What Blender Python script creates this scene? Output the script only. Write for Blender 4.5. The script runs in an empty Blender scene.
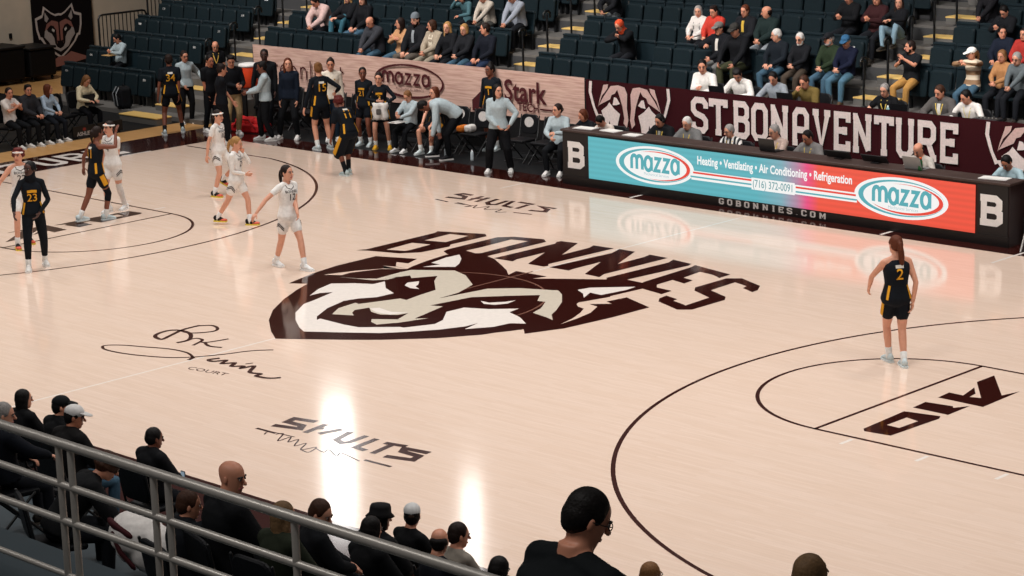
import bpy, bmesh, math, random
from mathutils import Vector, Matrix
from mathutils.geometry import tessellate_polygon

scene = bpy.context.scene
col = scene.collection
R = math.radians

# ---------------------------------------------------------------- camera
cam_data = bpy.data.cameras.new('camera')
cam = bpy.data.objects.new('camera', cam_data)
col.objects.link(cam)
scene.camera = cam
cam_data.sensor_width = 36.0
cam_data.lens = 2291.94 / 1024 * 36.0
cam_data.clip_end = 300
CAM = Vector((24.3888, -22.8615, 7.9493))
yaw, pitch, roll = -0.7794, 0.2300, -0.0315
_d = Vector((math.sin(yaw) * math.cos(pitch), math.cos(yaw) * math.cos(pitch), -math.sin(pitch)))
_r = Vector((math.cos(yaw), -math.sin(yaw), 0))
_u = _r.cross(_d)
_r2 = _r * math.cos(roll) + _u * math.sin(roll)
_u2 = -_r * math.sin(roll) + _u * math.cos(roll)
cam.matrix_world = Matrix(((_r2.x, _u2.x, -_d.x, CAM.x), (_r2.y, _u2.y, -_d.y, CAM.y), (_r2.z, _u2.z, -_d.z, CAM.z), (0, 0, 0, 1)))

# ---------------------------------------------------------------- world, lights, exposure
scene.view_settings.view_transform = 'Standard'
scene.view_settings.look = 'None'
scene.view_settings.exposure = 0.0
scene.view_settings.gamma = 1.0
scene.view_settings.use_curve_mapping = False
world = bpy.data.worlds.new('arena_air')
scene.world = world
world.use_nodes = True
world.node_tree.nodes['Background'].inputs[0].default_value = (1.0, 0.93, 0.9, 1)
world.node_tree.nodes['Background'].inputs[1].default_value = 0.06


def lamp(name, loc, power, size, target, spread=180, color=(1.0, 0.965, 0.94), sizey=None):
    ld = bpy.data.lights.new(name, 'AREA')
    ld.energy = power
    ld.shape = 'RECTANGLE'
    ld.size = size
    ld.size_y = sizey or size
    ld.spread = R(spread)
    ld.color = color
    o = bpy.data.objects.new(name, ld)
    col.objects.link(o)
    o.location = loc
    o.rotation_euler = (Vector(target) - Vector(loc)).to_track_quat('-Z', 'Y').to_euler()
    return o


# rows of arena lamps under the roof over the court
for ix in range(5):
    for iy in range(3):
        x = -15 + ix * 7.5
        y = -7 + iy * 7
        lamp('arena_or_fill_lamp', (x, y, 12.5), 196, 2.2, (x * 0.9, y * 0.85, 0), spread=120)
# added fill lamps above the court, aimed to brighten the far stand and banners
for ix in range(6):
    lamp('arena_or_fill_lamp', (-20 + ix * 5.4, 1.5, 12.0), 128, 1.6, (-20.5 + ix * 5.2, 13.4, 1.8), spread=50)
lamp('arena_or_fill_lamp', (-21.5, 6.5, 11.0), 115, 1.6, (-27, 11.5, 1.5), spread=100)  # added fill lamp that lifts the end wall
# added row of dimmer fill lamps to brighten the near rail and crowd
for ix in range(4):
    lamp('arena_or_fill_lamp', (-2 + ix * 6.5, -19, 12.5), 110, 1.6, (-2 + ix * 6.5, -14, 2), spread=130)
# lamps under the roof edge over the far stand (the ones the polished floor mirrors)
lamp('arena_or_fill_lamp', (-19.4, 14.8, 10.3), 27, .74, (2, -4, 0), spread=120, sizey=3.4)
lamp('arena_or_fill_lamp', (-14.7, 15.0, 11.1), 11, .46, (3, -4, 0), spread=120, sizey=2.6)



# ---------------------------------------------------------------- outlines of the court paint, metres on the court floor
PAINT = {
    'wolf_dark': [[(-2.499,-0.582),(-2.6,-0.283),(-2.737,0.156),(-2.843,0.712),(-2.853,1.593),(-2.854,1.579),(-2.155,1.839),(-2.027,1.521),(-2.254,1.478),(-2.026,1.25),(-1.743,1.239),(-1.812,1.408),(-1.917,1.826),(-1.994,2.338),(-1.664,2.727),(-1.414,2.681),(-1.132,2.585),(-0.695,2.312),(-0.392,2.112),(-0.146,1.9),(-0.229,2.16),(0.419,2.178),(0.343,1.935),(0.717,2.201),(1.292,2.571),(1.285,2.705),(1.898,2.704),(2.151,2.468),(2.12,2.165),(2.083,1.785),(2.112,1.758),(2.003,1.315),(1.974,1.208),(2.022,1.116),(2.136,1.019),(2.298,0.973),(2.428,0.752),(2.571,0.424),(2.666,0.054),(2.619,0.487),(2.545,0.84),(2.375,1.185),(2.176,1.233),(2.425,1.448),(2.269,1.502),(2.331,1.879),(3.011,1.609),(2.98,0.829),(2.871,-0.052),(2.635,-0.623),(2.444,-0.443),(2.362,-0.636),(2.27,-0.81),(2.194,-1.024),(1.808,-1.575),(1.254,-2.102),(0.929,-2.351),(0.389,-2.726),(0.023,-2.968),(-0.37,-2.722),(-0.901,-2.32),(-1.332,-1.883),(-1.74,-1.326),(-2.047,-0.812),(-2.14,-0.622),(-2.238,-0.419)]],
    'wolf_floor': [[(-2.509,0.149),(-2.315,0.63),(-2.063,1.027),(-1.825,1.154),(-2.233,1.159),(-2.004,1.229),(-1.736,1.232),(-2.084,0.963),(-2.276,0.494),(-2.25,0.297)]],
    'wolf_white': [[(-1.595,-0.937),(-1.82,-0.566),(-1.942,-0.198),(-1.66,0.043),(-1.384,0.172),(-1.373,0.411),(-1.022,0.106),(-0.669,-0.05),(-0.688,-0.389),(-0.849,-0.612),(-0.912,-0.85),(-0.761,-1.309),(-0.501,-1.742),(-0.332,-1.889),(-0.361,-1.801),(0.19,-1.83),(0.479,-1.809),(0.943,-1.43),(1.017,-1.427),(1.218,-1.007),(1.141,-0.77),(0.826,-0.391),(0.846,-0.054),(1.212,0.11),(1.536,0.397),(1.581,0.153),(1.919,0.024),(1.968,-0.006),(2.251,-0.195),(2.053,-0.319),(2.008,-0.618),(1.776,-0.953),(1.675,-0.579),(1.673,-0.834),(1.511,-1.182),(1.236,-1.561),(0.978,-1.849),(0.471,-2.184),(0.033,-2.454),(-0.207,-2.333),(-0.584,-2.08),(-0.927,-1.787),(-1.25,-1.35),(-1.314,-1.079),(-1.48,-0.567),(-1.592,-0.727)],[(-0.923,0.409),(-1.025,0.563),(-0.949,0.743),(-0.797,0.579),(-0.741,0.468),(-0.562,0.375),(-0.719,0.333)],[(0.744,0.397),(0.93,0.393),(1.086,0.582),(1.141,0.739),(1.188,0.516),(1.093,0.345),(0.922,0.287)],[(-1.642,1.472),(-1.541,1.768),(-1.744,1.766),(-1.835,2.175),(-1.817,2.468),(-1.569,2.27),(-1.342,2.001),(-1.216,1.787)],[(1.423,1.785),(1.481,2.008),(1.995,2.467),(2.02,2.231),(1.933,1.754),(1.698,1.769),(1.844,1.469),(1.65,1.66)]],
    'wolf_cream': [[(-2.204,0.185),(-1.86,0.299),(-1.618,0.463),(-1.652,0.993),(-1.635,1.214),(-1.042,1.605),(-0.653,1.463),(-0.119,1.085),(0.086,0.119),(-0.314,0.485),(-0.777,0.902),(-0.985,1.17),(-1.205,0.817),(-1.361,0.937),(-1.52,0.521),(-1.443,0.798),(-1.432,0.523),(-1.58,0.351)],[(-0.423,-1.517),(-0.629,-1.21),(-0.68,-0.82),(-0.586,-0.849),(-0.341,-0.231),(-0.194,-0.237),(-0.269,0.117),(-0.314,0.485),(-0.637,0.775),(-0.11,1.076),(0.096,0.568),(0.125,0.119),(0.182,0.484),(0.266,1.024),(0.639,1.348),(0.765,1.397),(1.215,1.585),(1.438,1.427),(1.756,1.086),(2.039,0.666),(2.172,0.421),(2.408,0.192),(2.225,0.256),(1.877,0.335),(1.781,0.61),(1.561,0.939),(1.423,0.908),(1.198,1.203),(0.867,0.896),(0.463,0.476),(0.345,-0.262),(0.539,-0.187),(0.749,-0.959),(0.892,-0.823),(0.741,-1.276),(0.593,-1.496),(0.579,-1.547),(0.386,-1.478),(0.269,-1.364),(0.618,-1.126),(0.581,-1.127),(0.431,-0.787),(0.384,-0.961),(0.163,-1.101),(-0.066,-1.066),(-0.282,-0.906),(-0.346,-1.138),(-0.252,-1.276),(-0.104,-1.373)]],
    'wolf_light': [[(-0.248,-0.937),(0.024,-1.04),(0.312,-1.016),(0.292,-1.003),(0.377,-0.828),(0.415,-0.772),(0.168,-0.888),(-0.129,-0.833),(-0.151,-0.807)]],
    'bonnies': [[[(-3.461,1.69),(-3.377,1.843),(-3.407,3.441),(-3.468,3.564),(-2.635,3.889),(-2.482,3.767),(-2.508,2.939),(-2.404,2.816),(-2.465,2.224),(-2.697,1.951),(-3.279,1.784)],[(-3.084,2.018),(-3.135,2.656),(-2.778,2.742),(-2.739,2.205),(-2.763,2.135)],[(-3.102,2.909),(-3.131,3.53),(-2.761,3.605),(-2.707,3.021)]],[[(-2.223,2.501),(-2.274,2.654),(-2.28,3.809),(-2.08,4.014),(-1.529,4.166),(-1.353,4.029),(-1.374,2.637),(-1.293,2.373),(-1.757,2.309),(-2.026,2.39)],[(-1.96,2.76),(-1.937,3.062),(-1.968,3.827),(-1.642,3.897),(-1.615,2.786),(-1.662,2.695)]],[[(-1.177,2.615),(-1.138,4.023),(-1.209,4.131),(-1.189,4.226),(-0.857,4.268),(-0.461,3.456),(-0.464,4.122),(-0.53,4.295),(-0.102,4.321),(-0.164,2.826),(-0.082,2.74),(-0.103,2.652),(-0.442,2.646),(-0.803,3.422),(-0.819,2.778),(-0.763,2.632)]],[[(0.002,2.67),(0.107,4.038),(0.002,4.337),(0.342,4.332),(0.719,3.485),(0.722,4.129),(0.679,4.31),(1.076,4.289),(1.029,2.819),(1.106,2.628),(0.779,2.651),(0.401,3.448),(0.39,2.843),(0.406,2.679)]],[[(1.226,2.649),(1.295,4.053),(1.223,4.252),(1.653,4.183),(1.696,4.073),(1.566,2.757),(1.907,2.734),(1.975,2.495),(1.435,2.508)]],[[(2.01,2.503),(1.871,2.789),(1.798,4.008),(1.755,4.155),(2.61,3.972),(2.63,3.682),(2.418,3.79),(2.116,3.834),(2.175,3.37),(2.406,3.318),(2.435,3.079),(2.137,3.157),(2.15,2.775),(2.271,2.634),(2.596,2.597),(2.613,2.345),(2.178,2.437)]],[[(2.879,1.964),(2.76,2.12),(2.727,2.319),(3.004,2.242),(3.022,2.133),(3.355,2.02),(3.318,2.601),(2.855,2.816),(2.734,2.98),(2.729,3.729),(2.92,3.871),(3.449,3.642),(3.597,3.397),(3.607,3.253),(3.325,3.384),(3.302,3.507),(2.999,3.603),(3.038,2.979),(3.48,2.785),(3.595,2.625),(3.593,1.877),(3.422,1.748)]]],
    'aio': [[[(9.002,-1.436),(8.956,-0.535),(9.417,-0.444),(9.464,-0.541),(9.414,-1.471),(9.069,-1.513)],[(9.127,-1.14),(9.132,-0.736),(9.326,-0.783),(9.313,-1.15)]],[[(8.946,-0.336),(8.928,-0.043),(9.294,0.007),(9.337,-0.056),(9.449,0.143),(9.457,-0.344)]],[[(8.935,0.217),(8.918,0.49),(9.126,0.481),(9.034,0.872),(9.202,0.641),(9.223,0.471),(9.36,0.522),(8.918,1.106),(8.922,1.5),(9.497,0.772),(9.575,1.063),(9.595,0.202)]]],
    'signature': [([(-0.048,-4.361),(-0.352,-4.235),(-0.716,-4.252),(-1.106,-4.404),(-1.43,-4.533),(-1.617,-4.692),(-1.554,-4.793),(-1.364,-4.839),(-0.98,-4.792),(-0.543,-4.643),(-0.266,-4.487),(-0.05,-4.248),(0.127,-3.939),(0.277,-3.605),(0.48,-3.39)],0.035),([(-0.034,-4.464),(-0.08,-4.343)],0.05),([(-1.467,-3.191),(-1.333,-3.041),(-1.126,-3.089),(-1.026,-3.247),(-1.196,-3.501),(-1.422,-3.518)],0.04),([(-1.46,-3.138),(-1.458,-3.452),(-1.325,-3.785),(-1.254,-3.991),(-1.449,-3.957),(-1.563,-3.813),(-1.578,-3.591),(-1.397,-3.499),(-1.138,-3.565),(-0.915,-3.777),(-0.924,-3.98)],0.05),([(-0.915,-3.777),(-0.908,-3.65),(-0.755,-3.655),(-0.654,-3.848),(-0.624,-3.929)],0.04),([(-0.695,-3.759),(-0.585,-3.675),(-0.508,-3.389)],0.04),([(-0.634,-3.712),(-0.412,-3.811),(-0.2,-3.752)],0.04),([(0.238,-4.141),(0.183,-4.283),(0.302,-4.304),(0.399,-4.158),(0.486,-4.302),(0.601,-4.172),(0.698,-4.306),(0.826,-4.207),(0.89,-4.296),(0.943,-4.116),(1.138,-4.351),(1.321,-4.318),(1.36,-4.423),(1.58,-4.386),(1.681,-4.267)],0.05),([(0.762,-4.117),(0.8,-4.017)],0.03)],
    'court_word': [[(0.337,-4.808),(1.073,-4.7)],[(0.229,-4.669),(0.999,-4.568)]],
    'shults': [([(3.616,-5.333),(3.294,-5.406),(3.329,-5.56),(3.604,-5.549),(3.679,-5.654),(3.303,-5.761)],0.17),([(3.86,-5.728),(3.798,-5.328)],0.14),([(3.798,-5.533),(3.913,-5.469)],0.12),([(4.026,-5.65),(4.109,-5.355)],0.14),([(4.275,-5.359),(4.379,-5.676),(4.528,-5.727),(4.577,-5.65),(4.551,-5.34)],0.14),([(4.74,-5.349),(4.79,-5.74),(4.983,-5.753)],0.14),([(5.132,-5.787),(5.059,-5.396)],0.14),([(4.935,-5.404),(5.242,-5.341)],0.14),([(5.644,-5.352),(5.29,-5.406),(5.355,-5.508),(5.637,-5.509),(5.687,-5.657),(5.322,-5.761)],0.17)],
    'shults_fine': [([(3.243,-5.973),(3.595,-5.965)],0.05),([(5.246,-6.01),(5.682,-5.994)],0.05),([(3.636,-6.0),(3.685,-5.921),(3.864,-6.152),(3.864,-5.953),(4.0,-6.109),(4.017,-5.964),(4.179,-6.162),(4.208,-6.009),(4.356,-6.215),(4.421,-6.034),(4.505,-6.224),(4.356,-6.215)],0.02),([(3.526,-6.087),(3.504,-5.97),(3.9,-5.924)],0.02),([(4.46,-6.067),(4.646,-6.111),(4.617,-6.006),(4.878,-6.117),(4.834,-5.999),(5.236,-6.081)],0.02)],
    'shults_far': [([(-5.292,6.216),(-5.554,6.226),(-5.59,6.12),(-5.302,6.048),(-5.192,5.87),(-5.566,5.814)],0.17),([(-4.997,5.818),(-5.06,6.251)],0.15),([(-5.096,5.986),(-4.862,6.071)],0.12),([(-4.791,5.806),(-4.873,6.223)],0.15),([(-4.645,6.225),(-4.57,5.884),(-4.414,5.761),(-4.312,5.834),(-4.381,6.222)],0.15),([(-4.272,6.252),(-4.1,5.829),(-3.873,5.807)],0.15),([(-3.742,5.778),(-3.806,6.162)],0.15),([(-4.127,6.245),(-3.742,6.237)],0.15),([(-3.16,6.192),(-3.556,6.185),(-3.237,6.061),(-3.132,5.879),(-3.447,5.806)],0.17)],
    'shults_far_fine': [([(-5.59,5.558),(-5.214,5.507)],0.05),([(-3.539,5.499),(-3.152,5.567)],0.05),([(-5.018,5.489),(-4.782,5.5),(-5.023,5.564),(-4.588,5.483),(-4.625,5.38),(-4.552,5.586),(-4.412,5.377),(-4.279,5.626),(-4.161,5.403),(-3.919,5.575),(-3.825,5.341),(-3.665,5.455)],0.03)],
}



# ---------------------------------------------------------------- materials
def lin(c):
    if isinstance(c, str):
        c = c.lstrip('#')
        c = tuple(int(c[i:i + 2], 16) / 255 for i in (0, 2, 4))
    return tuple(x / 12.92 if x <= 0.04045 else ((x + 0.055) / 1.055) ** 2.4 for x in c)


_mats = {}


def mat(color, rough=0.6, kind='plain', metal=0.0, spec=0.5):
    """procedural principled material; kinds: plain, cloth, knit, skin, hair, metal, stripe"""
    key = (color, rough, kind, metal, spec)
    if key in _mats:
        return _mats[key]
    m = bpy.data.materials.new(kind + '_' + str(color).strip('#'))
    m.use_nodes = True
    nt = m.node_tree
    b = nt.nodes['Principled BSDF']
    rgb = lin(color)
    b.inputs['Roughness'].default_value = rough
    b.inputs['Metallic'].default_value = metal
    b.inputs['Specular IOR Level'].default_value = spec if kind not in ('cloth', 'knit', 'hair') else .18
    tc = nt.nodes.new('ShaderNodeTexCoord')
    nz = nt.nodes.new('ShaderNodeTexNoise')
    scale, amt, bump = {'plain': (14, .10, 0), 'cloth': (26, .22, .25), 'knit': (60, .2, .4), 'skin': (20, .12, 0), 'hair': (70, .5, .5), 'metal': (30, .12, 0), 'wall': (3, .10, 0)}.get(kind, (14, .1, 0))
    nz.inputs['Scale'].default_value = scale
    nz.inputs['Detail'].default_value = 3
    nt.links.new(tc.outputs['Object'], nz.inputs['Vector'])
    mx = nt.nodes.new('ShaderNodeMix')
    mx.data_type = 'RGBA'
    lo = tuple(c * (1 - amt) for c in rgb)
    hi = tuple(min(1, c * (1 + amt)) for c in rgb)
    mx.inputs[6].default_value = (*lo, 1)
    mx.inputs[7].default_value = (*hi, 1)
    nt.links.new(nz.outputs['Fac'], mx.inputs[0])
    nt.links.new(mx.outputs[2], b.inputs['Base Color'])
    if bump:
        bp = nt.nodes.new('ShaderNodeBump')
        bp.inputs['Strength'].default_value = bump
        bp.inputs['Distance'].default_value = 0.01
        nt.links.new(nz.outputs['Fac'], bp.inputs['Height'])
        nt.links.new(bp.outputs['Normal'], b.inputs['Normal'])
    _mats[key] = m
    return m


def banded(colors, scale, axis='Z', rough=0.75):
    """cloth striped across one object axis in the given colours"""
    key = ('banded', tuple(colors), scale, axis)
    if key in _mats:
        return _mats[key]
    m = bpy.data.materials.new('striped_cloth')
    m.use_nodes = True
    nt = m.node_tree
    b = nt.nodes['Principled BSDF']
    b.inputs['Roughness'].default_value = rough
    tc = nt.nodes.new('ShaderNodeTexCoord')
    sp = nt.nodes.new('ShaderNodeSeparateXYZ')
    nt.links.new(tc.outputs['Object'], sp.inputs[0])
    mu = nt.nodes.new('ShaderNodeMath'); mu.operation = 'MULTIPLY'; mu.inputs[1].default_value = scale
    nt.links.new(sp.outputs[axis], mu.inputs[0])
    fr = nt.nodes.new('ShaderNodeMath'); fr.operation = 'FRACT'
    nt.links.new(mu.outputs[0], fr.inputs[0])
    cr = nt.nodes.new('ShaderNodeValToRGB')
    cr.color_ramp.interpolation = 'CONSTANT'
    n = len(colors)
    while len(cr.color_ramp.elements) < n:
        cr.color_ramp.elements.new(0.5)
    for i, c in enumerate(colors):
        cr.color_ramp.elements[i].position = i / n
        cr.color_ramp.elements[i].color = (*lin(c), 1)
    nt.links.new(fr.outputs[0], cr.inputs[0])
    nt.links.new(cr.outputs[0], b.inputs['Base Color'])
    _mats[key] = m
    return m


def glow(color, strength=1.0):
    key = ('glow', color, strength)
    if key in _mats:
        return _mats[key]
    m = bpy.data.materials.new('screen_light')
    m.use_nodes = True
    nt = m.node_tree
    b = nt.nodes['Principled BSDF']
    b.inputs['Base Color'].default_value = (0.02, 0.02, 0.02, 1)
    b.inputs['Roughness'].default_value = 0.5
    b.inputs['Emission Color'].default_value = (*lin(color), 1)
    b.inputs['Emission Strength'].default_value = strength
    _mats[key] = m
    return m


def wood_floor(name, base, dark, rough, plank=0.057, length=1.3):
    m = bpy.data.materials.new(name)
    m.use_nodes = True
    nt = m.node_tree
    N, L = nt.nodes.new, nt.links.new
    b = nt.nodes['Principled BSDF']
    tc = N('ShaderNodeTexCoord')
    br = N('ShaderNodeTexBrick')
    br.offset = 0.37
    br.inputs['Color1'].default_value = (*lin(base), 1)
    br.inputs['Color2'].default_value = (*lin(dark), 1)
    br.inputs['Mortar'].default_value = (*[c * .86 for c in lin(dark)], 1)
    br.inputs['Scale'].default_value = 1
    br.inputs['Mortar Size'].default_value = 0.0012
    br.inputs['Brick Width'].default_value = length
    br.inputs['Row Height'].default_value = plank
    L(tc.outputs['Object'], br.inputs['Vector'])
    mp = N('ShaderNodeMapping')
    mp.inputs['Scale'].default_value = (0.9, 9, 1)
    L(tc.outputs['Object'], mp.inputs['Vector'])
    nz = N('ShaderNodeTexNoise')
    nz.inputs['Scale'].default_value = 2.2
    nz.inputs['Detail'].default_value = 5
    L(mp.outputs[0], nz.inputs['Vector'])
    cr = N('ShaderNodeValToRGB')
    cr.color_ramp.elements[0].position = .3
    cr.color_ramp.elements[0].color = (.95, .94, .925, 1)
    cr.color_ramp.elements[1].position = .62
    cr.color_ramp.elements[1].color = (1, 1, 1, 1)
    L(nz.outputs['Fac'], cr.inputs[0])
    mx = N('ShaderNodeMix'); mx.data_type = 'RGBA'; mx.blend_type = 'MULTIPLY'
    mx.inputs[0].default_value = 1
    L(br.outputs['Color'], mx.inputs[6]); L(cr.outputs[0], mx.inputs[7])
    L(mx.outputs[2], b.inputs['Base Color'])
    b.inputs['Roughness'].default_value = rough
    mp2 = N('ShaderNodeMapping'); mp2.inputs['Scale'].default_value = (1.2, 9, 1)
    L(tc.outputs['Object'], mp2.inputs['Vector'])
    n2 = N('ShaderNodeTexNoise'); n2.inputs['Scale'].default_value = 2.0; n2.inputs['Detail'].default_value = 2
    L(mp2.outputs[0], n2.inputs['Vector'])
    bp = N('ShaderNodeBump'); bp.inputs['Strength'].default_value = .16; bp.inputs['Distance'].default_value = .0016
    L(n2.outputs['Fac'], bp.inputs['Height']); L(bp.outputs['Normal'], b.inputs['Normal'])
    return m


M_WOOD = wood_floor('court_maple', '#efd6c4', '#ebd0bc', .10)
M_TAN = wood_floor('gym_boards', '#cf9f66', '#c4935a', .35, .08, 1.6)
M_PAINT = mat('#33130f', .09, 'plain')
M_LINE = mat('#3a1812', .2, 'plain')
M_WHITEPAINT = mat('#f3e9e0', .1, 'plain')
M_CREAMPAINT = mat('#d8ccba', .1, 'plain')
M_TANPAINT = mat('#7d5445', .2, 'plain')
M_BLACK = mat('#0d0d0f', .55, 'plain')
M_MAT = mat('#17181a', .6, 'cloth')
M_BLACKMETAL = mat('#0b0c0e', .4, 'metal')
M_STEEL = mat('#b3aea6', .38, 'metal', .45)
M_CHROME = mat('#b9b9b9', .25, 'metal', .9)
M_CONCRETE = mat('#625f5b', .8, 'wall')
M_RISER = mat('#3a3a3b', .8, 'wall')
M_STEPYEL = mat('#dcb66a', .6, 'plain')
M_WALL = mat('#d9c9b3', .9, 'wall')
M_SEAT = mat('#0d1c22', .5, 'plain', 0.0, .25)
M_SEATPAN = mat('#0d1b20', .6, 'cloth')
M_WHITE = mat('#f2efec', .6, 'plain')


# ---------------------------------------------------------------- mesh helpers
class MB:
    """collects vertices and faces of ONE mesh"""
    def __init__(s):
        s.v = []; s.f = []; s.m = []; s.slot = 0

    def add(s, vs, fs):
        n = len(s.v)
        s.v += [tuple(p) for p in vs]
        s.f += [tuple(i + n for i in f) for f in fs]
        s.m += [s.slot] * len(fs)
        return s

    def box(s, x0, y0, z0, x1, y1, z1):
        vs = [(x0, y0, z0), (x1, y0, z0), (x1, y1, z0), (x0, y1, z0), (x0, y0, z1), (x1, y0, z1), (x1, y1, z1), (x0, y1, z1)]
        return s.add(vs, [(0, 3, 2, 1), (4, 5, 6, 7), (0, 1, 5, 4), (1, 2, 6, 5), (2, 3, 7, 6), (3, 0, 4, 7)])

    def rbox(s, x0, y0, z0, x1, y1, z1, r=.02, tf=None):
        """box with rounded vertical-section corners in x-z and softened front/back"""
        pts = []
        for cx, cz, a0 in ((x1 - r, z1 - r, 0), (x0 + r, z1 - r, 90), (x0 + r, z0 + r, 180), (x1 - r, z0 + r, 270)):
            for k in range(5):
                a = R(a0 + 22.5 * k)
                pts.append((cx + r * math.cos(a), cz + r * math.sin(a)))
        n = len(pts)
        mx, mz = (x0 + x1) / 2, (z0 + z1) / 2
        e = min(r, (y1 - y0) / 2) * .6
        rings = []
        for y, ins in ((y0, e), (y0 + e, 0), (y1 - e, 0), (y1, e)):
            fx = 1 - 2 * ins / (x1 - x0); fz = 1 - 2 * ins / (z1 - z0)
            rings.append([(mx + (px - mx) * fx, y, mz + (pz - mz) * fz) for px, pz in pts])
        vs = [p for ring in rings for p in ring]
        if tf: vs = [tf(p) for p in vs]
        fs = []
        for k in range(3):
            for i in range(n):
                j = (i + 1) % n
                fs.append((k * n + i, k * n + j, (k + 1) * n + j, (k + 1) * n + i))
        fs.append(tuple(range(n)))
        fs.append(tuple(range(4 * n - 1, 3 * n - 1, -1)))
        return s.add(vs, fs)

    def tube(s, pts, rad, n=10, caps=True, flat=1.0):
        """round (or flattened) tube along points; rad number or list; hemispherical-ish caps"""
        P = [Vector(p) for p in pts]
        if not isinstance(rad, (list, tuple)): rad = [rad] * len(P)
        rad = list(rad)
        if caps:
            d0 = (P[0] - P[1]).normalized(); d1 = (P[-1] - P[-2]).normalized()
            P = [P[0] + d0 * rad[0] * .95, P[0] + d0 * rad[0] * .7] + P + [P[-1] + d1 * rad[-1] * .7, P[-1] + d1 * rad[-1] * .95]
            rad = [rad[0] * .3, rad[0] * .72] + rad + [rad[-1] * .72, rad[-1] * .3]
        vs = []
        prev = None
        for i, p in enumerate(P):
            t = (P[min(i + 1, len(P) - 1)] - P[max(i - 1, 0)])
            t = t.normalized() if t.length > 1e-9 else Vector((0, 0, 1))
            if prev is None:
                a = Vector((1, 0, 0)) if abs(t.x) < .8 else Vector((0, 1, 0))
                e1 = (a - t * a.dot(t)).normalized()
            else:
                e1 = prev - t * prev.dot(t)
                e1 = e1.normalized() if e1.length > 1e-6 else prev
            prev = e1
            e2 = t.cross(e1)
            for k in range(n):
                a = 2 * math.pi * k / n
                vs.append(p + (e1 * math.cos(a) + e2 * math.sin(a) * flat) * rad[i])
        fs = []
        for i in range(len(P) - 1):
            for k in range(n):
                k2 = (k + 1) % n
                fs.append((i * n + k, i * n + k2, (i + 1) * n + k2, (i + 1) * n + k))
        fs.append(tuple(range(n - 1, -1, -1)))
        b = (len(P) - 1) * n
        fs.append(tuple(range(b, b + n)))
        return s.add(vs, fs)

    def ell(s, c, r, n=12, m=8, M=None):
        """ellipsoid, optional 3x3 frame M"""
        c = Vector(c)
        vs = []
        for i in range(1, m):
            th = math.pi * i / m
            for k in range(n):
                a = 2 * math.pi * k / n
                q = Vector((r[0] * math.sin(th) * math.cos(a), r[1] * math.sin(th) * math.sin(a), r[2] * math.cos(th)))
                vs.append(c + (M @ q if M else q))
        top, bot = Vector((0, 0, r[2])), Vector((0, 0, -r[2]))
        vs += [c + (M @ top if M else top), c + (M @ bot if M else bot)]
        fs = []
        for i in range(m - 2):
            for k in range(n):
                k2 = (k + 1) % n
                fs.append((i * n + k, (i + 1) * n + k, (i + 1) * n + k2, i * n + k2))
        t, b = len(vs) - 2, len(vs) - 1
        for k in range(n):
            fs.append((t, k, (k + 1) % n))
            fs.append((b, (m - 2) * n + (k + 1) % n, (m - 2) * n + k))
        return s.add(vs, fs)

    def loft(s, rings):
        n = len(rings[0])
        vs = [p for r_ in rings for p in r_]
        fs = []
        for i in range(len(rings) - 1):
            for k in range(n):
                k2 = (k + 1) % n
                fs.append((i * n + k, i * n + k2, (i + 1) * n + k2, (i + 1) * n + k))
        fs.append(tuple(range(n - 1, -1, -1)))
        b = (len(rings) - 1) * n
        fs.append(tuple(range(b, b + n)))
        return s.add(vs, fs)

    def lathe(s, prof, c=(0, 0, 0), n=16):
        rings = [[(c[0] + r * math.cos(2 * math.pi * k / n), c[1] + r * math.sin(2 * math.pi * k / n), c[2] + z) for k in range(n)] for r, z in prof]
        return s.loft(rings)

    def poly(s, pts3, holes=()):
        """flat polygon (any plane) with holes"""
        loops = [[Vector(p) for p in pts3]] + [[Vector(p) for p in h] for h in holes]
        tris = tessellate_polygon(loops)
        flat = [p for l in loops for p in l]
        # orientation is fixed later by recalculating normals per build
        return s.add(flat, [tuple(t) for t in tris])

    def build(s, name, material=None, parent=None, smooth=False, fixn=False, loc=None):
        me = bpy.data.meshes.new(name)
        me.from_pydata([tuple(p) for p in s.v], [], s.f)
        ms = material if isinstance(material, (list, tuple)) else [material]
        for m_ in ms:
            if m_: me.materials.append(m_)
        if len(ms) > 1:
            me.polygons.foreach_set('material_index', s.m)
        if smooth:
            me.polygons.foreach_set('use_smooth', [True] * len(me.polygons))
        if fixn:
            bm = bmesh.new(); bm.from_mesh(me)
            bmesh.ops.recalc_face_normals(bm, faces=bm.faces[:])
            bm.to_mesh(me); bm.free()
        me.update()
        o = bpy.data.objects.new(name, me)
        col.objects.link(o)
        if parent: o.parent = parent
        if loc: o.location = loc
        return o


def tag(o, label=None, cat=None, group=None, kind=None):
    if label: o['label'] = label
    if cat: o['category'] = cat
    if group: o['group'] = group
    if kind: o['kind'] = kind
    return o


def empty(name, loc, rz=0.0, label=None, cat=None, group=None):
    o = bpy.data.objects.new(name, None)
    col.objects.link(o)
    o.location = loc
    o.rotation_euler = (0, 0, rz)
    o.empty_display_size = .2
    return tag(o, label, cat, group)


def copy_tree(o, parent=None):
    c = o.copy()
    col.objects.link(c)
    c.parent = parent
    for ch in o.children:
        copy_tree(ch, c)
    return c


def structure(o):
    o['kind'] = 'structure'
    return o


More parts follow.
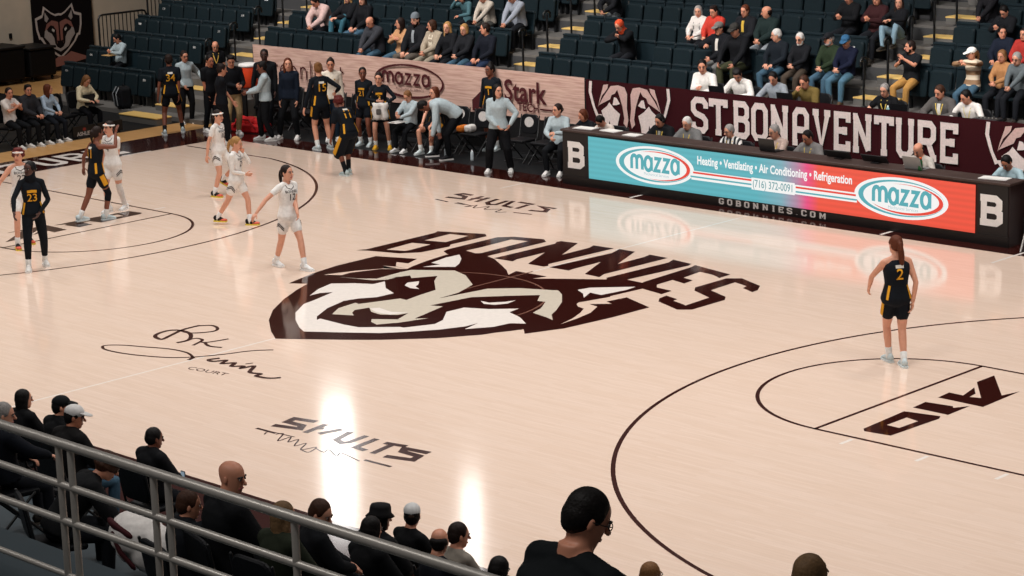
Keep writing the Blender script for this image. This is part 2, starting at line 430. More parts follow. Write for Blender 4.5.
def text_mesh(s, size=1.0, sx=1.0, shear=0.0, bold=0.0, spacing=1.0, align='CENTER', valign='CENTER'):
    """verts (2d) and faces of a line of lettering"""
    cu = bpy.data.curves.new('lettering', 'FONT')
    cu.body = s
    cu.size = size
    cu.shear = shear
    cu.offset = bold
    cu.space_character = spacing
    cu.align_x = align
    cu.align_y = valign
    cu.resolution_u = 3
    o = bpy.data.objects.new('lettering', cu)
    col.objects.link(o)
    dg = bpy.context.evaluated_depsgraph_get()
    me = o.evaluated_get(dg).to_mesh()
    vs = [(v.co.x * sx, v.co.y) for v in me.vertices]
    fs = [tuple(p.vertices) for p in me.polygons]
    o.evaluated_get(dg).to_mesh_clear()
    bpy.data.objects.remove(o)
    bpy.data.curves.remove(cu)
    return vs, fs


# stroke lettering: each glyph is a list of polylines in a box 0..w x 0..1
def _arc(cx, cy, rx, ry, a0, a1, n=9):
    return [(cx + rx * math.cos(R(a0 + (a1 - a0) * i / (n - 1))), cy + ry * math.sin(R(a0 + (a1 - a0) * i / (n - 1)))) for i in range(n)]


GL = {
    'S': (.62, [[(.54, .70), (.54, .82), (.44, .92), (.18, .92), (.08, .82), (.08, .64), (.18, .54), (.44, .46), (.54, .36), (.54, .18), (.44, .08), (.18, .08), (.08, .18), (.08, .30)]]),
    'T': (.62, [[(.31, .08), (.31, .92)], [(.05, .78), (.05, .92), (.57, .92), (.57, .78)], [(.20, .08), (.42, .08)]]),
    'B': (.66, [[(.14, .08), (.14, .92)], [(.04, .92), (.46, .92), (.56, .82), (.56, .62), (.46, .52), (.14, .52)], [(.46, .52), (.58, .42), (.58, .18), (.48, .08), (.04, .08)]]),
    'O': (.62, [[(.08, .2), (.18, .08), (.44, .08), (.54, .2), (.54, .8), (.44, .92), (.18, .92), (.08, .8), (.08, .2)]]),
    'N': (.74, [[(.14, .08), (.14, .92)], [(.14, .92), (.58, .08)], [(.58, .08), (.58, .92)], [(.04, .92), (.2, .92)], [(.04, .08), (.25, .08)], [(.47, .92), (.69, .92)]]),
    'A': (.68, [[(.12, .08), (.12, .8), (.22, .92), (.46, .92), (.56, .8), (.56, .08)], [(.12, .42), (.56, .42)], [(.03, .08), (.22, .08)], [(.46, .08), (.65, .08)]]),
    'V': (.68, [[(.12, .92), (.34, .08), (.56, .92)], [(.02, .92), (.24, .92)], [(.44, .92), (.66, .92)]]),
    'E': (.60, [[(.12, .08), (.12, .92)], [(.03, .92), (.54, .92), (.54, .74)], [(.12, .52), (.42, .52)], [(.42, .62), (.42, .42)], [(.03, .08), (.54, .08), (.54, .26)]]),
    'U': (.66, [[(.12, .92), (.12, .2), (.22, .08), (.44, .08), (.54, .2), (.54, .92)], [(.02, .92), (.22, .92)], [(.44, .92), (.64, .92)]]),
    'R': (.68, [[(.12, .08), (.12, .92)], [(.03, .92), (.46, .92), (.56, .82), (.56, .58), (.46, .48), (.12, .48)], [(.38, .48), (.56, .08)], [(.03, .08), (.22, .08)], [(.48, .08), (.66, .08)]]),
    'G': (.62, [[(.54, .72), (.54, .8), (.44, .92), (.18, .92), (.08, .8), (.08, .2), (.18, .08), (.44, .08), (.54, .2), (.54, .42), (.34, .42)]]),
    'I': (.36, [[(.18, .08), (.18, .92)], [(.05, .08), (.31, .08)], [(.05, .92), (.31, .92)]]),
    'C': (.60, [[(.54, .68), (.54, .8), (.44, .92), (.18, .92), (.08, .8), (.08, .2), (.18, .08), (.44, .08), (.54, .2), (.54, .32)]]),
    'M': (.82, [[(.14, .08), (.14, .92)], [(.14, .92), (.41, .3), (.68, .92)], [(.68, .92), (.68, .08)], [(.04, .08), (.25, .08)], [(.57, .08), (.78, .08)]]),
    '.': (.26, [[(.13, .06), (.13, .12)]]),
    ' ': (.34, []),
    # rounded lower-case set for the rounded advertising logo
    'm': (1.02, [[(.12, .1), (.12, .62)], _arc(.31, .58, .19, .26, 180, 0) + [(.50, .1)], _arc(.70, .58, .20, .26, 180, 0) + [(.90, .1)]]),
    'a': (.72, [_arc(.34, .47, .24, .37, 0, 360, 17), [(.58, .84), (.58, .1)]]),
    'z': (.64, [[(.1, .80), (.50, .80), (.12, .14), (.54, .14)]]),
    # sans lower-case
    'g': (.62, [_arc(.28, .4, .2, .26, 0, 360, 15), [(.48, .66), (.48, -.08)] + _arc(.28, -.08, .2, .2, 0, -150, 7)]),
    'r': (.42, [[(.12, .12), (.12, .66)], [(.12, .46), (.2, .6), (.36, .66)]]),
    'e': (.62, [[(.09, .4), (.50, .4)] + _arc(.29, .4, .21, .27, 0, 320, 14)]),
    'n': (.60, [[(.12, .12), (.12, .66)], [(.12, .48)] + _arc(.29, .48, .18, .18, 150, 0, 7) + [(.47, .12)]]),
    'l': (.26, [[(.13, .12), (.13, .98)]]),
    'i': (.26, [[(.13, .12), (.13, .66)], [(.13, .84), (.13, .9)]]),
    'h': (.60, [[(.12, .12), (.12, .98)], [(.12, .48)] + _arc(.29, .48, .18, .18, 150, 0, 7) + [(.47, .12)]]),
    't': (.44, [[(.18, .86), (.18, .22), (.26, .13), (.38, .13)], [(.04, .64), (.36, .64)]]),
}
SANS_A = (.64, [_arc(.3, .4, .2, .27, 0, 360, 15), [(.5, .66), (.5, .12)]])
GL['q_a'] = SANS_A


def stroke_poly(line, w):
    """quads of constant width along a polyline with mitred joins"""
    P = [Vector((x, y)) for x, y in line]
    if (P[0] - P[-1]).length < 1e-6 and len(P) > 2:
        closed = True; P = P[:-1]
    else:
        closed = False
    n = len(P)
    L_, R_ = [], []
    for i in range(n):
        a = P[(i - 1) % n] if (closed or i > 0) else None
        c = P[(i + 1) % n] if (closed or i < n - 1) else None
        d1 = (P[i] - a).normalized() if a is not None else None
        d2 = (c - P[i]).normalized() if c is not None else None
        d1 = d1 or d2; d2 = d2 or d1
        n1 = Vector((-d1.y, d1.x)); n2 = Vector((-d2.y, d2.x))
        mm = n1 + n2
        mm = mm.normalized() if mm.length > .2 else n1
        k = min(1.8, 1 / max(.35, mm.dot(n1)))
        L_.append(P[i] + mm * w / 2 * k); R_.append(P[i] - mm * w / 2 * k)
    vs = [(p.x, p.y) for p in L_] + [(p.x, p.y) for p in R_]
    fs = []
    for i in range(n if closed else n - 1):
        j = (i + 1) % n
        fs.append((i, n + i, n + j, j))
    return vs, fs


def stroke_text(s, h=1.0, w=.16, sx=1.0, gap=.08, slant=0.0, fixed=None):
    """verts/faces of a stroke-lettered line, starts at 0,0; h cap height, w stroke width (fraction of h)"""
    vs, fs = [], []
    x = 0
    li = 0
    for ch in s:
        gw, lines = GL[ch]
        off = x if fixed is None else x + (fixed - gw) / 2
        for ln in lines:
            v, f = stroke_poly([(px * sx + off * sx, py) for px, py in ln], w)
            n = len(vs)
            vs += [((px + py * slant) * h, py * h, li * .0009) for px, py in v]
            fs += [tuple(i + n for i in q) for q in f]
            li = (li + 1) % 6
        x += (gw if fixed is None else fixed) + gap
    width = (x - gap) * sx * h
    return vs, fs, width


def plane_add(mb, vs, fs, org, ex, ey):
    """put 2d verts on the plane org + x*ex + y*ey"""
    org, ex, ey = Vector(org), Vector(ex), Vector(ey)
    mb.add([org + ex * x + ey * y for x, y in vs], fs)
    return mb


def ellipse_pts(cx, cy, rx, ry, n=48):
    return [(cx + rx * math.cos(2 * math.pi * k / n), cy + ry * math.sin(2 * math.pi * k / n)) for k in range(n)]


def grained(name, base, dark):
    """cloth printed with long horizontal board grain"""
    m = bpy.data.materials.new(name)
    m.use_nodes = True
    nt = m.node_tree
    N, L = nt.nodes.new, nt.links.new
    b = nt.nodes['Principled BSDF']
    b.inputs['Roughness'].default_value = .85
    b.inputs['Specular IOR Level'].default_value = .15
    tc = N('ShaderNodeTexCoord'); mp = N('ShaderNodeMapping'); mp.inputs['Scale'].default_value = (1.1, 1, 16)
    L(tc.outputs['Object'], mp.inputs['Vector'])
    nz = N('ShaderNodeTexNoise'); nz.inputs['Scale'].default_value = 1.6; nz.inputs['Detail'].default_value = 5
    L(mp.outputs[0], nz.inputs['Vector'])
    cr = N('ShaderNodeValToRGB')
    cr.color_ramp.elements[0].position = .34; cr.color_ramp.elements[0].color = (*lin(dark), 1)
    cr.color_ramp.elements[1].position = .60; cr.color_ramp.elements[1].color = (*lin(base), 1)
    L(nz.outputs['Fac'], cr.inputs[0]); L(cr.outputs[0], b.inputs['Base Color'])
    return m


# ================================================================ THE SETTING
# ---------------------------------------------------------------- floor and its paint
floor = structure(MB().add([(-15.9, -9.0, 0), (22, -9.0, 0), (22, 10.2, 0), (-15.9, 10.2, 0)], [(0, 1, 2, 3)]).build('floor', M_WOOD))
SUB = structure(MB().box(-34, -24, -.3, 26, 24, -.004).build('trim_1', M_MAT))
m = MB()
m.add([(-17.0, -13, -.002), (-15.9, -13, -.002), (-15.9, 10.2, -.002), (-17.0, 10.2, -.002)], [(0, 1, 2, 3)])
m.add([(-27, 8.9, -.002), (-20.2, 8.9, -.002), (-20.2, 13.4, -.002), (-27, 13.4, -.002)], [(0, 1, 2, 3)])
structure(m.build('trim_2', M_TAN))


def paint(name, loops_list, material, z, label=None):
    mb = MB()
    for i, loops in enumerate(loops_list):
        zz = z + .0003 * i
        mb.poly([(x, y, zz) for x, y in loops[0]], [[(x, y, zz) for x, y in h] for h in loops[1:]])
    o = mb.build(name, material, floor, fixn=True)
    # paint must face up
    if o.data.polygons and o.data.polygons[0].normal.z < 0:
        o.data.flip_normals()
    if label: o['label'] = label
    return o


def flowing(pts, n=5):
    """Catmull-Rom curve through the points"""
    if len(pts) < 3: return pts
    P = [pts[0]] + list(pts) + [pts[-1]]
    out = []
    for i in range(1, len(P) - 2):
        for k in range(n):
            t = k / n
            out.append(tuple(.5 * (2 * P[i][a] + (P[i + 1][a] - P[i - 1][a]) * t + (2 * P[i - 1][a] - 5 * P[i][a] + 4 * P[i + 1][a] - P[i + 2][a]) * t * t + (3 * P[i][a] - P[i - 1][a] - 3 * P[i + 1][a] + P[i + 2][a]) * t ** 3) for a in (0, 1)))
    return out + [pts[-1]]


def line_strip(mb, pts, w, z):
    v, f = stroke_poly(pts, w)
    mb.add([(x, y, z) for x, y in v], f)


def arc_pts(cx, cy, r, a0, a1, n=64):
    return [(cx + r * math.cos(R(a0 + (a1 - a0) * i / n)), cy + r * math.sin(R(a0 + (a1 - a0) * i / n))) for i in range(n + 1)]


def up(o):
    if o.data.polygons and sum(p.normal.z for p in o.data.polygons) < 0:
        o.data.flip_normals()
    return o


Z = .001
# dark painted borders outside the court lines
m = MB()
for x0, y0, x1, y1 in ((-15.9, 7.68, 22, 8.42), (-15.9, -9.0, 22, -7.68), (-15.9, -7.68, -14.4, 7.68), (14.4, -7.68, 15.9, 7.68)):
    m.add([(x0, y0, Z), (x1, y0, Z), (x1, y1, Z), (x0, y1, Z)], [(0, 1, 2, 3)])
m.build('court_border', M_PAINT, floor)['label'] = 'dark brown glossy painted border'
m = MB()
m.add([(-15.9, 8.42, Z), (22, 8.42, Z), (22, 10.2, Z), (-15.9, 10.2, Z)], [(0, 1, 2, 3)])
m.build('bench_carpet', M_MAT, floor)['label'] = 'black carpet under the team bench'
for s in (1, -1):
    m = MB()
    bx = s * 12.75
    a0 = 180 - 80 if s > 0 else -80
    line_strip(m, [(s * 14.3, 6.6)] + arc_pts(bx, 0, 6.72, 100 if s > 0 else 80, 260 if s > 0 else -80, 96) + [(s * 14.3, -6.6)], .055, Z)
    up(m.build('three_point_line', M_LINE, floor))
    m = MB()
    fx = s * 8.555
    line_strip(m, arc_pts(fx, 0, 1.79, 90 if s > 0 else 90, 270 if s > 0 else -90, 64), .052, Z)
    line_strip(m, [(fx, 1.815), (fx, -1.815)], .052, Z)
    for q in (1, -1):
        line_strip(m, [(fx - s * .0, q * 1.79), (s * 14.35, q * 1.79)], .052, Z)
    up(m.build('lane_lines', M_LINE, floor))
    m = MB()
    for q in (1, -1):
        for dx in (9.15, 10.2, 11.25, 12.4):
            line_strip(m, [(s * dx, q * 1.86), (s * dx, q * 2.1)], .05, Z)
    up(m.build('lane_marks', M_WHITEPAINT, floor))
m = MB()
line_strip(m, [(0, -7.68), (0, 8.0)], .036, Z * .8)
for x in (2.75, -2.75):
    line_strip(m, [(x, 7.72), (x, 8.04)], .06, 2 * Z)
line_strip(m, [(5.35, 7.0), (5.35, 7.95)], .05, 2 * Z)
line_strip(m, [(-5.35, 7.0), (-5.35, 7.66)], .05, 2 * Z)
line_strip(m, [(-14.42, 5.0), (-14.42, 5.75)], .06, 2 * Z)
up(m.build('division_line', M_WHITEPAINT, floor))

paint('wolf_head_emblem', [PAINT['wolf_dark']], M_PAINT, Z * 1.6, 'dark brown wolf head painted at centre court')
paint('wolf_head_gap', [[l] for l in PAINT['wolf_floor']], M_WOOD, Z * 2.4)
paint('wolf_head_cream', [[l] for l in PAINT['wolf_cream']], M_CREAMPAINT, Z * 3.0)
paint('wolf_head_white', [[l] for l in PAINT['wolf_white']], M_WHITEPAINT, Z * 3.4)
paint('wolf_head_highlight', [[l] for l in PAINT['wolf_light']], M_WHITEPAINT, Z * 3.8)
for i, loops in enumerate(PAINT['bonnies']):
    paint('team_name_letter', [loops], M_PAINT, Z * 2.0)
m = MB()
line_strip(m, arc_pts(0, 0, 1.80, -30, 130, 48), .032, Z * 2.2)
line_strip(m, [(0, -1.1), (0, 2.3)], .032, Z * 2.25)
up(m.build('centre_circle', M_TANPAINT, floor))
for i, loops in enumerate(PAINT['aio']):
    paint('conference_letter', [loops], M_PAINT, Z * 1.5)
    paint('conference_letter', [[[(-x, -y) for x, y in l] for l in loops]], M_PAINT, Z * 1.5)
for key, nm in (('signature', 'painted_signature'), ('shults', 'sponsor_lettering'), ('shults_fine', 'sponsor_script'), ('shults_far', 'sponsor_lettering'), ('shults_far_fine', 'sponsor_script')):
    m = MB()
    for i_, (pts, w) in enumerate(PAINT[key]):
        if key == 'signature' or 'fine' in key: pts = flowing(pts)
        line_strip(m, pts, w * (1.0 if "fine" in key else 1.25 if key == "signature" else .62), Z * 1.4 + .0006 * (i_ % 4))
    up(m.build(nm, M_LINE, floor, fixn=True))
# COURT under the signature
(p0, p1), (q0, q1) = PAINT['court_word']
vs, fs = text_mesh('COURT', 1.0, shear=.25, align='LEFT', valign='BOTTOM')
wid = max(v[0] for v in vs); hei = max(v[1] for v in vs)
ex = (Vector(p1) - Vector(p0)) / wid
ey = (Vector(q0) - Vector(p0)) / hei
up(MB().add([(p0[0] + ex.x * x + ey.x * y, p0[1] + ex.y * x + ey.y * y, Z * 1.4) for x, y in vs], fs).build('court_word', M_LINE, floor))
# college name along the left end border
vs, fs, wid = stroke_text('ST BONAVENTURE', 1.0, .17, 1.0, .10)
ly = 1.02
sc = 9.6 / wid
m = MB()
m.add([(-15.68 + (1 - 0) * 0 + 1.06 * 0 + (1.06 - y * 1.0), 5.35 - (wid - x) * sc, Z * 2 + l_) for x, y, l_ in vs], fs)
up(m.build('end_line_lettering', M_WHITEPAINT, floor, fixn=True))

# ---------------------------------------------------------------- end wall on the left
structure(MB().box(-27.4, 0, -.1, -27.0, 24, 9).build('wall_left', M_WALL))
m = MB()
m.box(-27.0, 10.72, 1.02, -26.97, 10.80, 1.16)
tag(m.build('wall_socket', M_BLACK), 'small dark socket plate on the bare beige end wall', 'socket')
structure(MB().box(-34, 24, -.1, 24, 24.3, 9).build('wall_back', mat('#1d2226', .9, 'wall')))

# wolf banner hung on the end wall
def wall_pt(y, z, d=0.0):
    return (-26.93 + d, y, z)

ban = empty('hanging_banner', (-26.94, 12.38, 1.2), 0, 'tall black banner with wolf crest hung on the beige end wall', 'banner')
m = MB().box(-.02, -.95, -1.17, .02, .95, 1.6)
m.build('cloth', mat('#100b0c', .85, 'cloth'), ban)


def crest(name, pts, material, parent, d, mirror=True, close=False):
    """crest shapes in unit box (x -1..1, y -1..1); mirrored halves are added"""
    mb = MB()
    for p in pts:
        for s in ((1, -1) if mirror else (1,)):
            q = [(s * x, y) for x, y in p]
            if parent is ban:
                mb.poly([(d, x * .74 - .14, y * .70 - .16) for x, y in q])
            else:
                mb.poly([(x * parent['cw'], -d, y * parent['ch']) for x, y in q])
    return mb.build(name, material, parent, fixn=True)


SHIELD = [(0, -1), (.33, -.75), (.66, -.42), (.82, -.18), (.88, -.2), (.98, .2), (1.0, .62), (.7, .72), (.62, 1.05), (.3, .78), (.14, .70), (0, .72)]
SHIELD_IN = [(0, -.90), (.30, -.68), (.60, -.38), (.74, -.12), (.82, -.10), (.90, .2), (.92, .54), (.68, .62), (.56, .92), (.28, .70), (.12, .62), (0, .64)]
FACE_T = [[(.03, .38), (.10, .42), (.30, .48), (.52, .36), (.64, .05), (.46, .22), (.36, .30), (.24, .26), (.14, .10), (.13, -.25), (.14, -.42), (.03, -.36)]]
FACE_W = [[(.62, .10), (.66, -.12), (.50, -.30), (.34, -.56), (.0, -.74), (.0, -.62), (.14, -.55), (.22, -.40), (.24, -.20), (.34, -.02), (.48, .06), (.54, .16)]]
EAR = [[(.42, .56), (.58, .82), (.60, .50), (.52, .42)]]
EYE = [[(.20, .10), (.30, .18), (.33, .10), (.24, .02)]]
NOSE = [[(0, -.33), (.13, -.30), (.12, -.46), (0, -.52)]]
crest('crest_rim', [SHIELD], mat('#c8bdb6', .8, 'cloth'), ban, .024)
crest('crest_field', [SHIELD_IN], mat('#140d0e', .85, 'cloth'), ban, .027)
crest('crest_muzzle', FACE_T, mat('#93645a', .8, 'cloth'), ban, .030)
crest('crest_cheek', FACE_W + EAR, mat('#a9a09b', .8, 'cloth'), ban, .031)
crest('crest_eye', EYE, mat('#cfc9c2', .8, 'cloth'), ban, .034)
crest('crest_nose', NOSE, mat('#140d0e', .85, 'cloth'), ban, .034)
m = MB()
m.poly([(.028, y, z) for y, z in ((-.80, -1.12), (-.80, -1.04), (-.62, -.92), (-.5, -.94), (-.22, -.80), (0, -.80), (.18, -.70), (.80, -.93), (.2, -1.02))])
m.build('mountain_motif', mat('#93645a', .8, 'cloth'), ban, fixn=True)

# black covered equipment standing against the end wall
for y0, y1, h, lab in ((8.6, 10.3, .92, 'long black covered case against the end wall, lower one'), (10.45, 11.25, .82, 'black covered cart beside the wolf banner')):
    o = empty('equipment_case', (-26.2, (y0 + y1) / 2, 0), 0, lab, 'case')
    w = (y1 - y0) / 2
    m = MB(); m.rbox(-.5, -w, .12, .5, w, h, .06); m.build('case_body', mat('#0c0c0d', .6, 'cloth'), o)
    m = MB(); m.rbox(-.53, -w - .02, h, .53, w + .02, h + .06, .025); m.build('lid', mat('#141415', .5, 'cloth'), o)
    for sx in (-.4, .4):
        for sy in (-w + .1, w - .1):
            MB().ell((sx, sy, .06), (.06, .03, .06)).build('caster', M_BLACKMETAL, o, smooth=True)

# ---------------------------------------------------------------- far stand: stepped platforms, aisles, end rail
DY, DZ = .76, .30
def row_y(j): return 9.22 + DY * j        # line of the seat backs of a row
def row_z(j): return .10 + DZ * j         # platform level of a row
BLOCKS = [(-22.45, 7), (-17.40, 14), (-8.62, 14), (0.12, 12)]
SW = .52
stand = MB()
for j in range(0, 15):
    y0, y1 = row_y(j) - .66, row_y(j) + .10
    z = row_z(j)
    x0, x1 = (-22.7, 14.0)
    if j < 2: x1 = -16.25
    if j == 2:
        stand.box(-22.7, y0, 0, -16.25, y1, z)
        stand.box(-16.25, 10.12, 0, 14, y1, z)
        continue
    stand.box(x0, y0, 0 if j < 3 else z - .42, x1, y1, z)
structure(stand.build('stand_platform', M_CONCRETE))
m = MB()
for j in range(3, 15):                                     # dark risers under each platform edge
    m.box(-22.7, row_y(j) - .675, row_z(j) - .30, 14, row_y(j) - .66, row_z(j) - .05)
RISER = structure(m.build('stand_riser', M_RISER))
vs, fs = text_mesh('C', .14)
MB().add([(-.48 + a, row_y(9) - .682, row_z(9) - .13 + b_) for a, b_ in vs], fs).build('section_letter', mat('#121214', .7, 'plain'), RISER, fixn=True)

AISLES = [(-18.72, -17.5, 'first'), (-10.02, -8.74, 'middle'), (-1.16, -.02, 'third')]
ORD = ['lowest', 'second', 'third', 'fourth', 'fifth', 'sixth', 'seventh', 'eighth', 'ninth', 'tenth', 'eleventh', 'twelfth', 'thirteenth', 'fourteenth']
AWORD = {'first': 'aisle beside the seats nearest the end wall', 'middle': 'aisle above the tan banner', 'third': 'aisle above the lettered brown banner'}
for ai, (x0, x1, nm) in enumerate(AISLES):
    n = 0
    for j in range(0 if ai == 0 else 3, 11):
        yb = row_y(j) + .10                                # riser of the next row
        z = row_z(j)
        s = empty('aisle_step', ((x0 + x1) / 2 + .12, yb - .19, z), 0, f'{ORD[n]} yellow-topped step up the {AWORD[nm]}', 'step', 'yellow steps of the stand aisles')
        w = (x1 - x0) / 2 - .14
        MB().box(-w, -.19, 0, w, .18, DZ / 2 - .03).build('step_body', M_CONCRETE, s)
        MB().rbox(-w - .01, -.20, DZ / 2 - .03, w + .01, .18, DZ / 2, .012).build('tread', M_STEPYEL, s)
        n += 1
    n = 0
    for j in range(1 if ai == 0 else 4, 11):
        p = empty('aisle_post', ((x0 + x1) / 2 + .03, row_y(j) - .42, row_z(j)), 0, f'{ORD[n]} black rail post up the {AWORD[nm]}', 'rail post', 'black posts along the stand aisles')
        MB().tube([(0, 0, 0), (0, 0, .86)], .024).build('post', M_BLACKMETAL, p, smooth=True)
        MB().tube([(0, -.10, .80), (0, -.10, .88), (0, -.04, .93), (0, .05, .93), (0, .10, .88), (0, .10, .80)], .026, 8).build('grip', M_BLACKMETAL, p, smooth=True)
        MB().lathe([(.07, 0), (.07, .015), (.03, .03)]).build('foot_plate', M_BLACKMETAL, p, smooth=True)
        n += 1

# small steps at the foot of the left block
for x0, x1, y0, z1, lab in ((-18.45, -17.05, 8.1, .17, 'low yellow-topped box step on the floor before the left seats'),):
    s = empty('box_step', ((x0 + x1) / 2, y0, 0), 0, lab, 'step')
    w = (x1 - x0) / 2
    MB().box(-w, -.19, 0, w, .22, z1 - .03).build('step_body', M_CONCRETE, s)
    MB().rbox(-w - .01, -.21, z1 - .03, w + .01, .23, z1, .012).build('tread', M_STEPYEL, s)

# stepped guard rail with upright bars at the end of the stand
for k in range(4):
    ya, yb = 10.5 + k * 1.52, 10.5 + (k + 1) * 1.52 - .06
    zb = row_z(1 + 2 * k) - .05
    g = empty('guard_fence', (-22.66, ya, zb), 0, f'{ORD[k]} dark barred guard fence at the wall end of the stand', 'guard rail', 'guard panels at the end of the stand')
    h = 1.55
    fr = MB().tube([(0, 0, 0), (0, 0, h - .1), (0, .04, h - .02), (0, .12, h), (0, yb - ya - .12, h), (0, yb - ya - .04, h - .02), (0, yb - ya, h - .1), (0, yb - ya, 0)], .026, 8)
    fr.build('frame', M_BLACKMETAL, g, smooth=True)
    nb = 12
    for i in range(1, nb):
        MB().tube([(0, (yb - ya) * i / nb, .0), (0, (yb - ya) * i / nb, h)], .013, 6, caps=False).build('bar', M_BLACKMETAL, g)

# ---------------------------------------------------------------- stadium seats
OCC = set()                                                # (block, row, seat) with somebody on it: pan is down


def seat_proto(down):
    s = empty('stadium_seat', (0, 0, 0), 0)
    lean = lambda p: (p[0], p[1] + (p[2] - .42) * .16, p[2])
    m = MB(); m.rbox(-.245, -.03, .34, .245, .03, .84, .05, lean)
    m.build('backrest', M_SEAT, s, smooth=False)
    m = MB(); m.rbox(-.238, -.05, .79, .238, -.02, .835, .02, lean)
    m.build('back_lip', M_SEAT, s)
    m = MB()
    if down:
        m.rbox(-.21, -.46, .37, .21, -.02, .44, .03)
    else:
        m.rbox(-.235, -.13, .24, .235, -.05, .745, .05, lean)
    m.build('seat_pan', M_SEATPAN, s)
    MB().box(-.20, -.03, 0, -.15, .03, .42).build('bracket', M_BLACKMETAL, s)
    MB().box(.15, -.03, 0, .20, .03, .42).build('bracket', M_BLACKMETAL, s)
    return s


SEAT_UP = seat_proto(False)
SEAT_DN = seat_proto(True)
_first = {True: True, False: True}
BLOCKWORD = ['block by the end wall', 'block above the tan banner', 'middle block', 'block beyond the third aisle']


def nth(i):
    return ['first', 'second', 'third', 'fourth', 'fifth', 'sixth', 'seventh', 'eighth', 'ninth', 'tenth', 'eleventh', 'twelfth', 'thirteenth', 'fourteenth'][i]


def in_view(p, mx=70, my=34):
    q = Vector(p) - CAM
    z = q.dot(_d)
    u = 512 + 2291.94 * q.dot(_r2) / z
    v = 288 - 2291.94 * q.dot(_u2) / z
    return -mx < u < 1024 + mx and -my < v < 576
def place_seats():
    n = 0
    for b, (x0, cnt) in enumerate(BLOCKS):
        for j in range(0, 13):
            if b == 0 and j > 5: continue
            if b > 0 and j < 3: continue
            for i in range(cnt):
                x = x0 + SW * (i + .5)
                if j == 3 and b == 2 and x > -3.95: continue       # press row stands here
                if j == 3 and b == 3 and x < 3.2: continue
                if not in_view((x, row_y(j), row_z(j) + .7)): continue
                dn = (b, j, i) in OCC
                proto = SEAT_DN if dn else SEAT_UP
                plate = (i == cnt - 1 and b in (0, 2)) or (i == 0 and b == 0)
                if _first[dn] and not plate:
                    s = proto; _first[dn] = False
                else:
                    s = copy_tree(proto)
                s.location = (x, row_y(j), row_z(j))
                st = 'taken navy seat' if dn else 'empty navy folding seat'
                rj = nth(j - (0 if b == 0 else 3))
                tag(s, f'{st}, {rj} row, {nth(i)} seat of the {BLOCKWORD[b]}', 'stadium seat', 'stadium seats of the far stand')
                if plate and not dn:
                    pl = MB().rbox(-.06, -.13, .60, .06, -.118, .66, .01, lambda p: (p[0], p[1] + (p[2] - .42) * .16, p[2])).build('number_plate', M_WHITE, s)
                    pl['label'] = 'small white row plate'
                n += 1
    for dn, s in ((True, SEAT_DN), (False, SEAT_UP)):
        if _first[dn]:
            for ch in list(s.children): bpy.data.objects.remove(ch)
            bpy.data.objects.remove(s)
    return n


# ---------------------------------------------------------------- banners along the far side
def drape(name, x0, x1, z0, z1, material, parent, ripple=.012):
    """cloth panel in its own plane with shallow ripples"""
    mb = MB()
    nx, nz = int((x1 - x0) / .15), 8
    vs = []
    for i in range(nx + 1):
        for k in range(nz + 1):
            x = x0 + (x1 - x0) * i / nx; z = z0 + (z1 - z0) * k / nz
            y = ripple * (math.sin(x * 2.1 + z * 1.3) + .6 * math.sin(x * 5.3 - z * 2.4)) * (.5 + .5 * math.sin(math.pi * k / nz))
            vs.append((x, y, z))
    fs = [(i * (nz + 1) + k, (i + 1) * (nz + 1) + k, (i + 1) * (nz + 1) + k + 1, i * (nz + 1) + k + 1) for i in range(nx) for k in range(nz)]
    return mb.add(vs, fs).build(name, material, parent, smooth=True)


def banner_text(name, vs, fs, parent, x, z, material, d=.035):
    return MB().add([(x + p[0], -d - (p[2] if len(p) > 2 else 0), z + p[1]) for p in vs], fs).build(name, material, parent, fixn=True)


YB = 10.05
M_TANCLOTH = grained('board_print', '#d0ae9f', '#b38d80')
M_BROWNCLOTH = mat('#33060c', .85, 'cloth')
M_MAROONPRINT = mat('#4a1d20', .85, 'cloth')
M_PALEPRINT = mat('#dccbc5', .85, 'cloth')

tb = empty('sponsor_banner', (-11.0, YB, 0), 0, 'long tan sponsor banner with maroon logos along the front of the stand', 'banner')
drape('cloth', -5.15, 5.05, .72, 1.665, M_TANCLOTH, tb)
X0 = -11.0
vs, fs, w = 0, 0, 0
def word(s, h, sw, x, z, parent, material, name, gap=.03, sx=1.0):
    v, f, wd = stroke_text(s, h, sw, sx, gap)
    o = banner_text(name, v, f, parent, x, z, material)
    return wd
_keep_a = GL['a']
GL['a'] = _keep_a
word('greenlight', .50, .07, -4.80, .93, tb, M_MAROONPRINT, 'sponsor_word', .03, 1.05)
vs, fs = text_mesh('networks.', .20, align='LEFT')
banner_text('sponsor_word', vs, fs, tb, -3.2, .98, M_MAROONPRINT)
wd = word('mazza', .31, .19, -.84, 1.115, tb, M_MAROONPRINT, 'sponsor_word', -.02, 1.36)
m = MB()
for k in range(48):
    pass
ell_o = ellipse_pts(.02, 1.215, 1.07, .365); ell_i = ellipse_pts(.035, 1.22, 1.0, .318)
m.poly([(x, -.034, z) for x, z in ell_o], [[(x, -.034, z) for x, z in ell_i]])
m.build('logo_ring', M_MAROONPRINT, tb, fixn=True)
vs, fs = text_mesh('MECHANICAL SERVICE', .075, spacing=1.15)
banner_text('sponsor_word', vs, fs, tb, .05, 1.04, M_MAROONPRINT)
vs, fs = text_mesh('Stark', .60, sx=.92, bold=.012, align='LEFT')
banner_text('sponsor_word', vs, fs, tb, 2.85, 1.24, M_MAROONPRINT)
vs, fs = text_mesh('TECH', .24, sx=1.0, bold=.004, align='LEFT')
banner_text('sponsor_word', vs, fs, tb, 3.22, .94, M_MAROONPRINT)
m = MB()
LM = lambda: m.build('logo_mark', M_MAROONPRINT, tb, fixn=True)
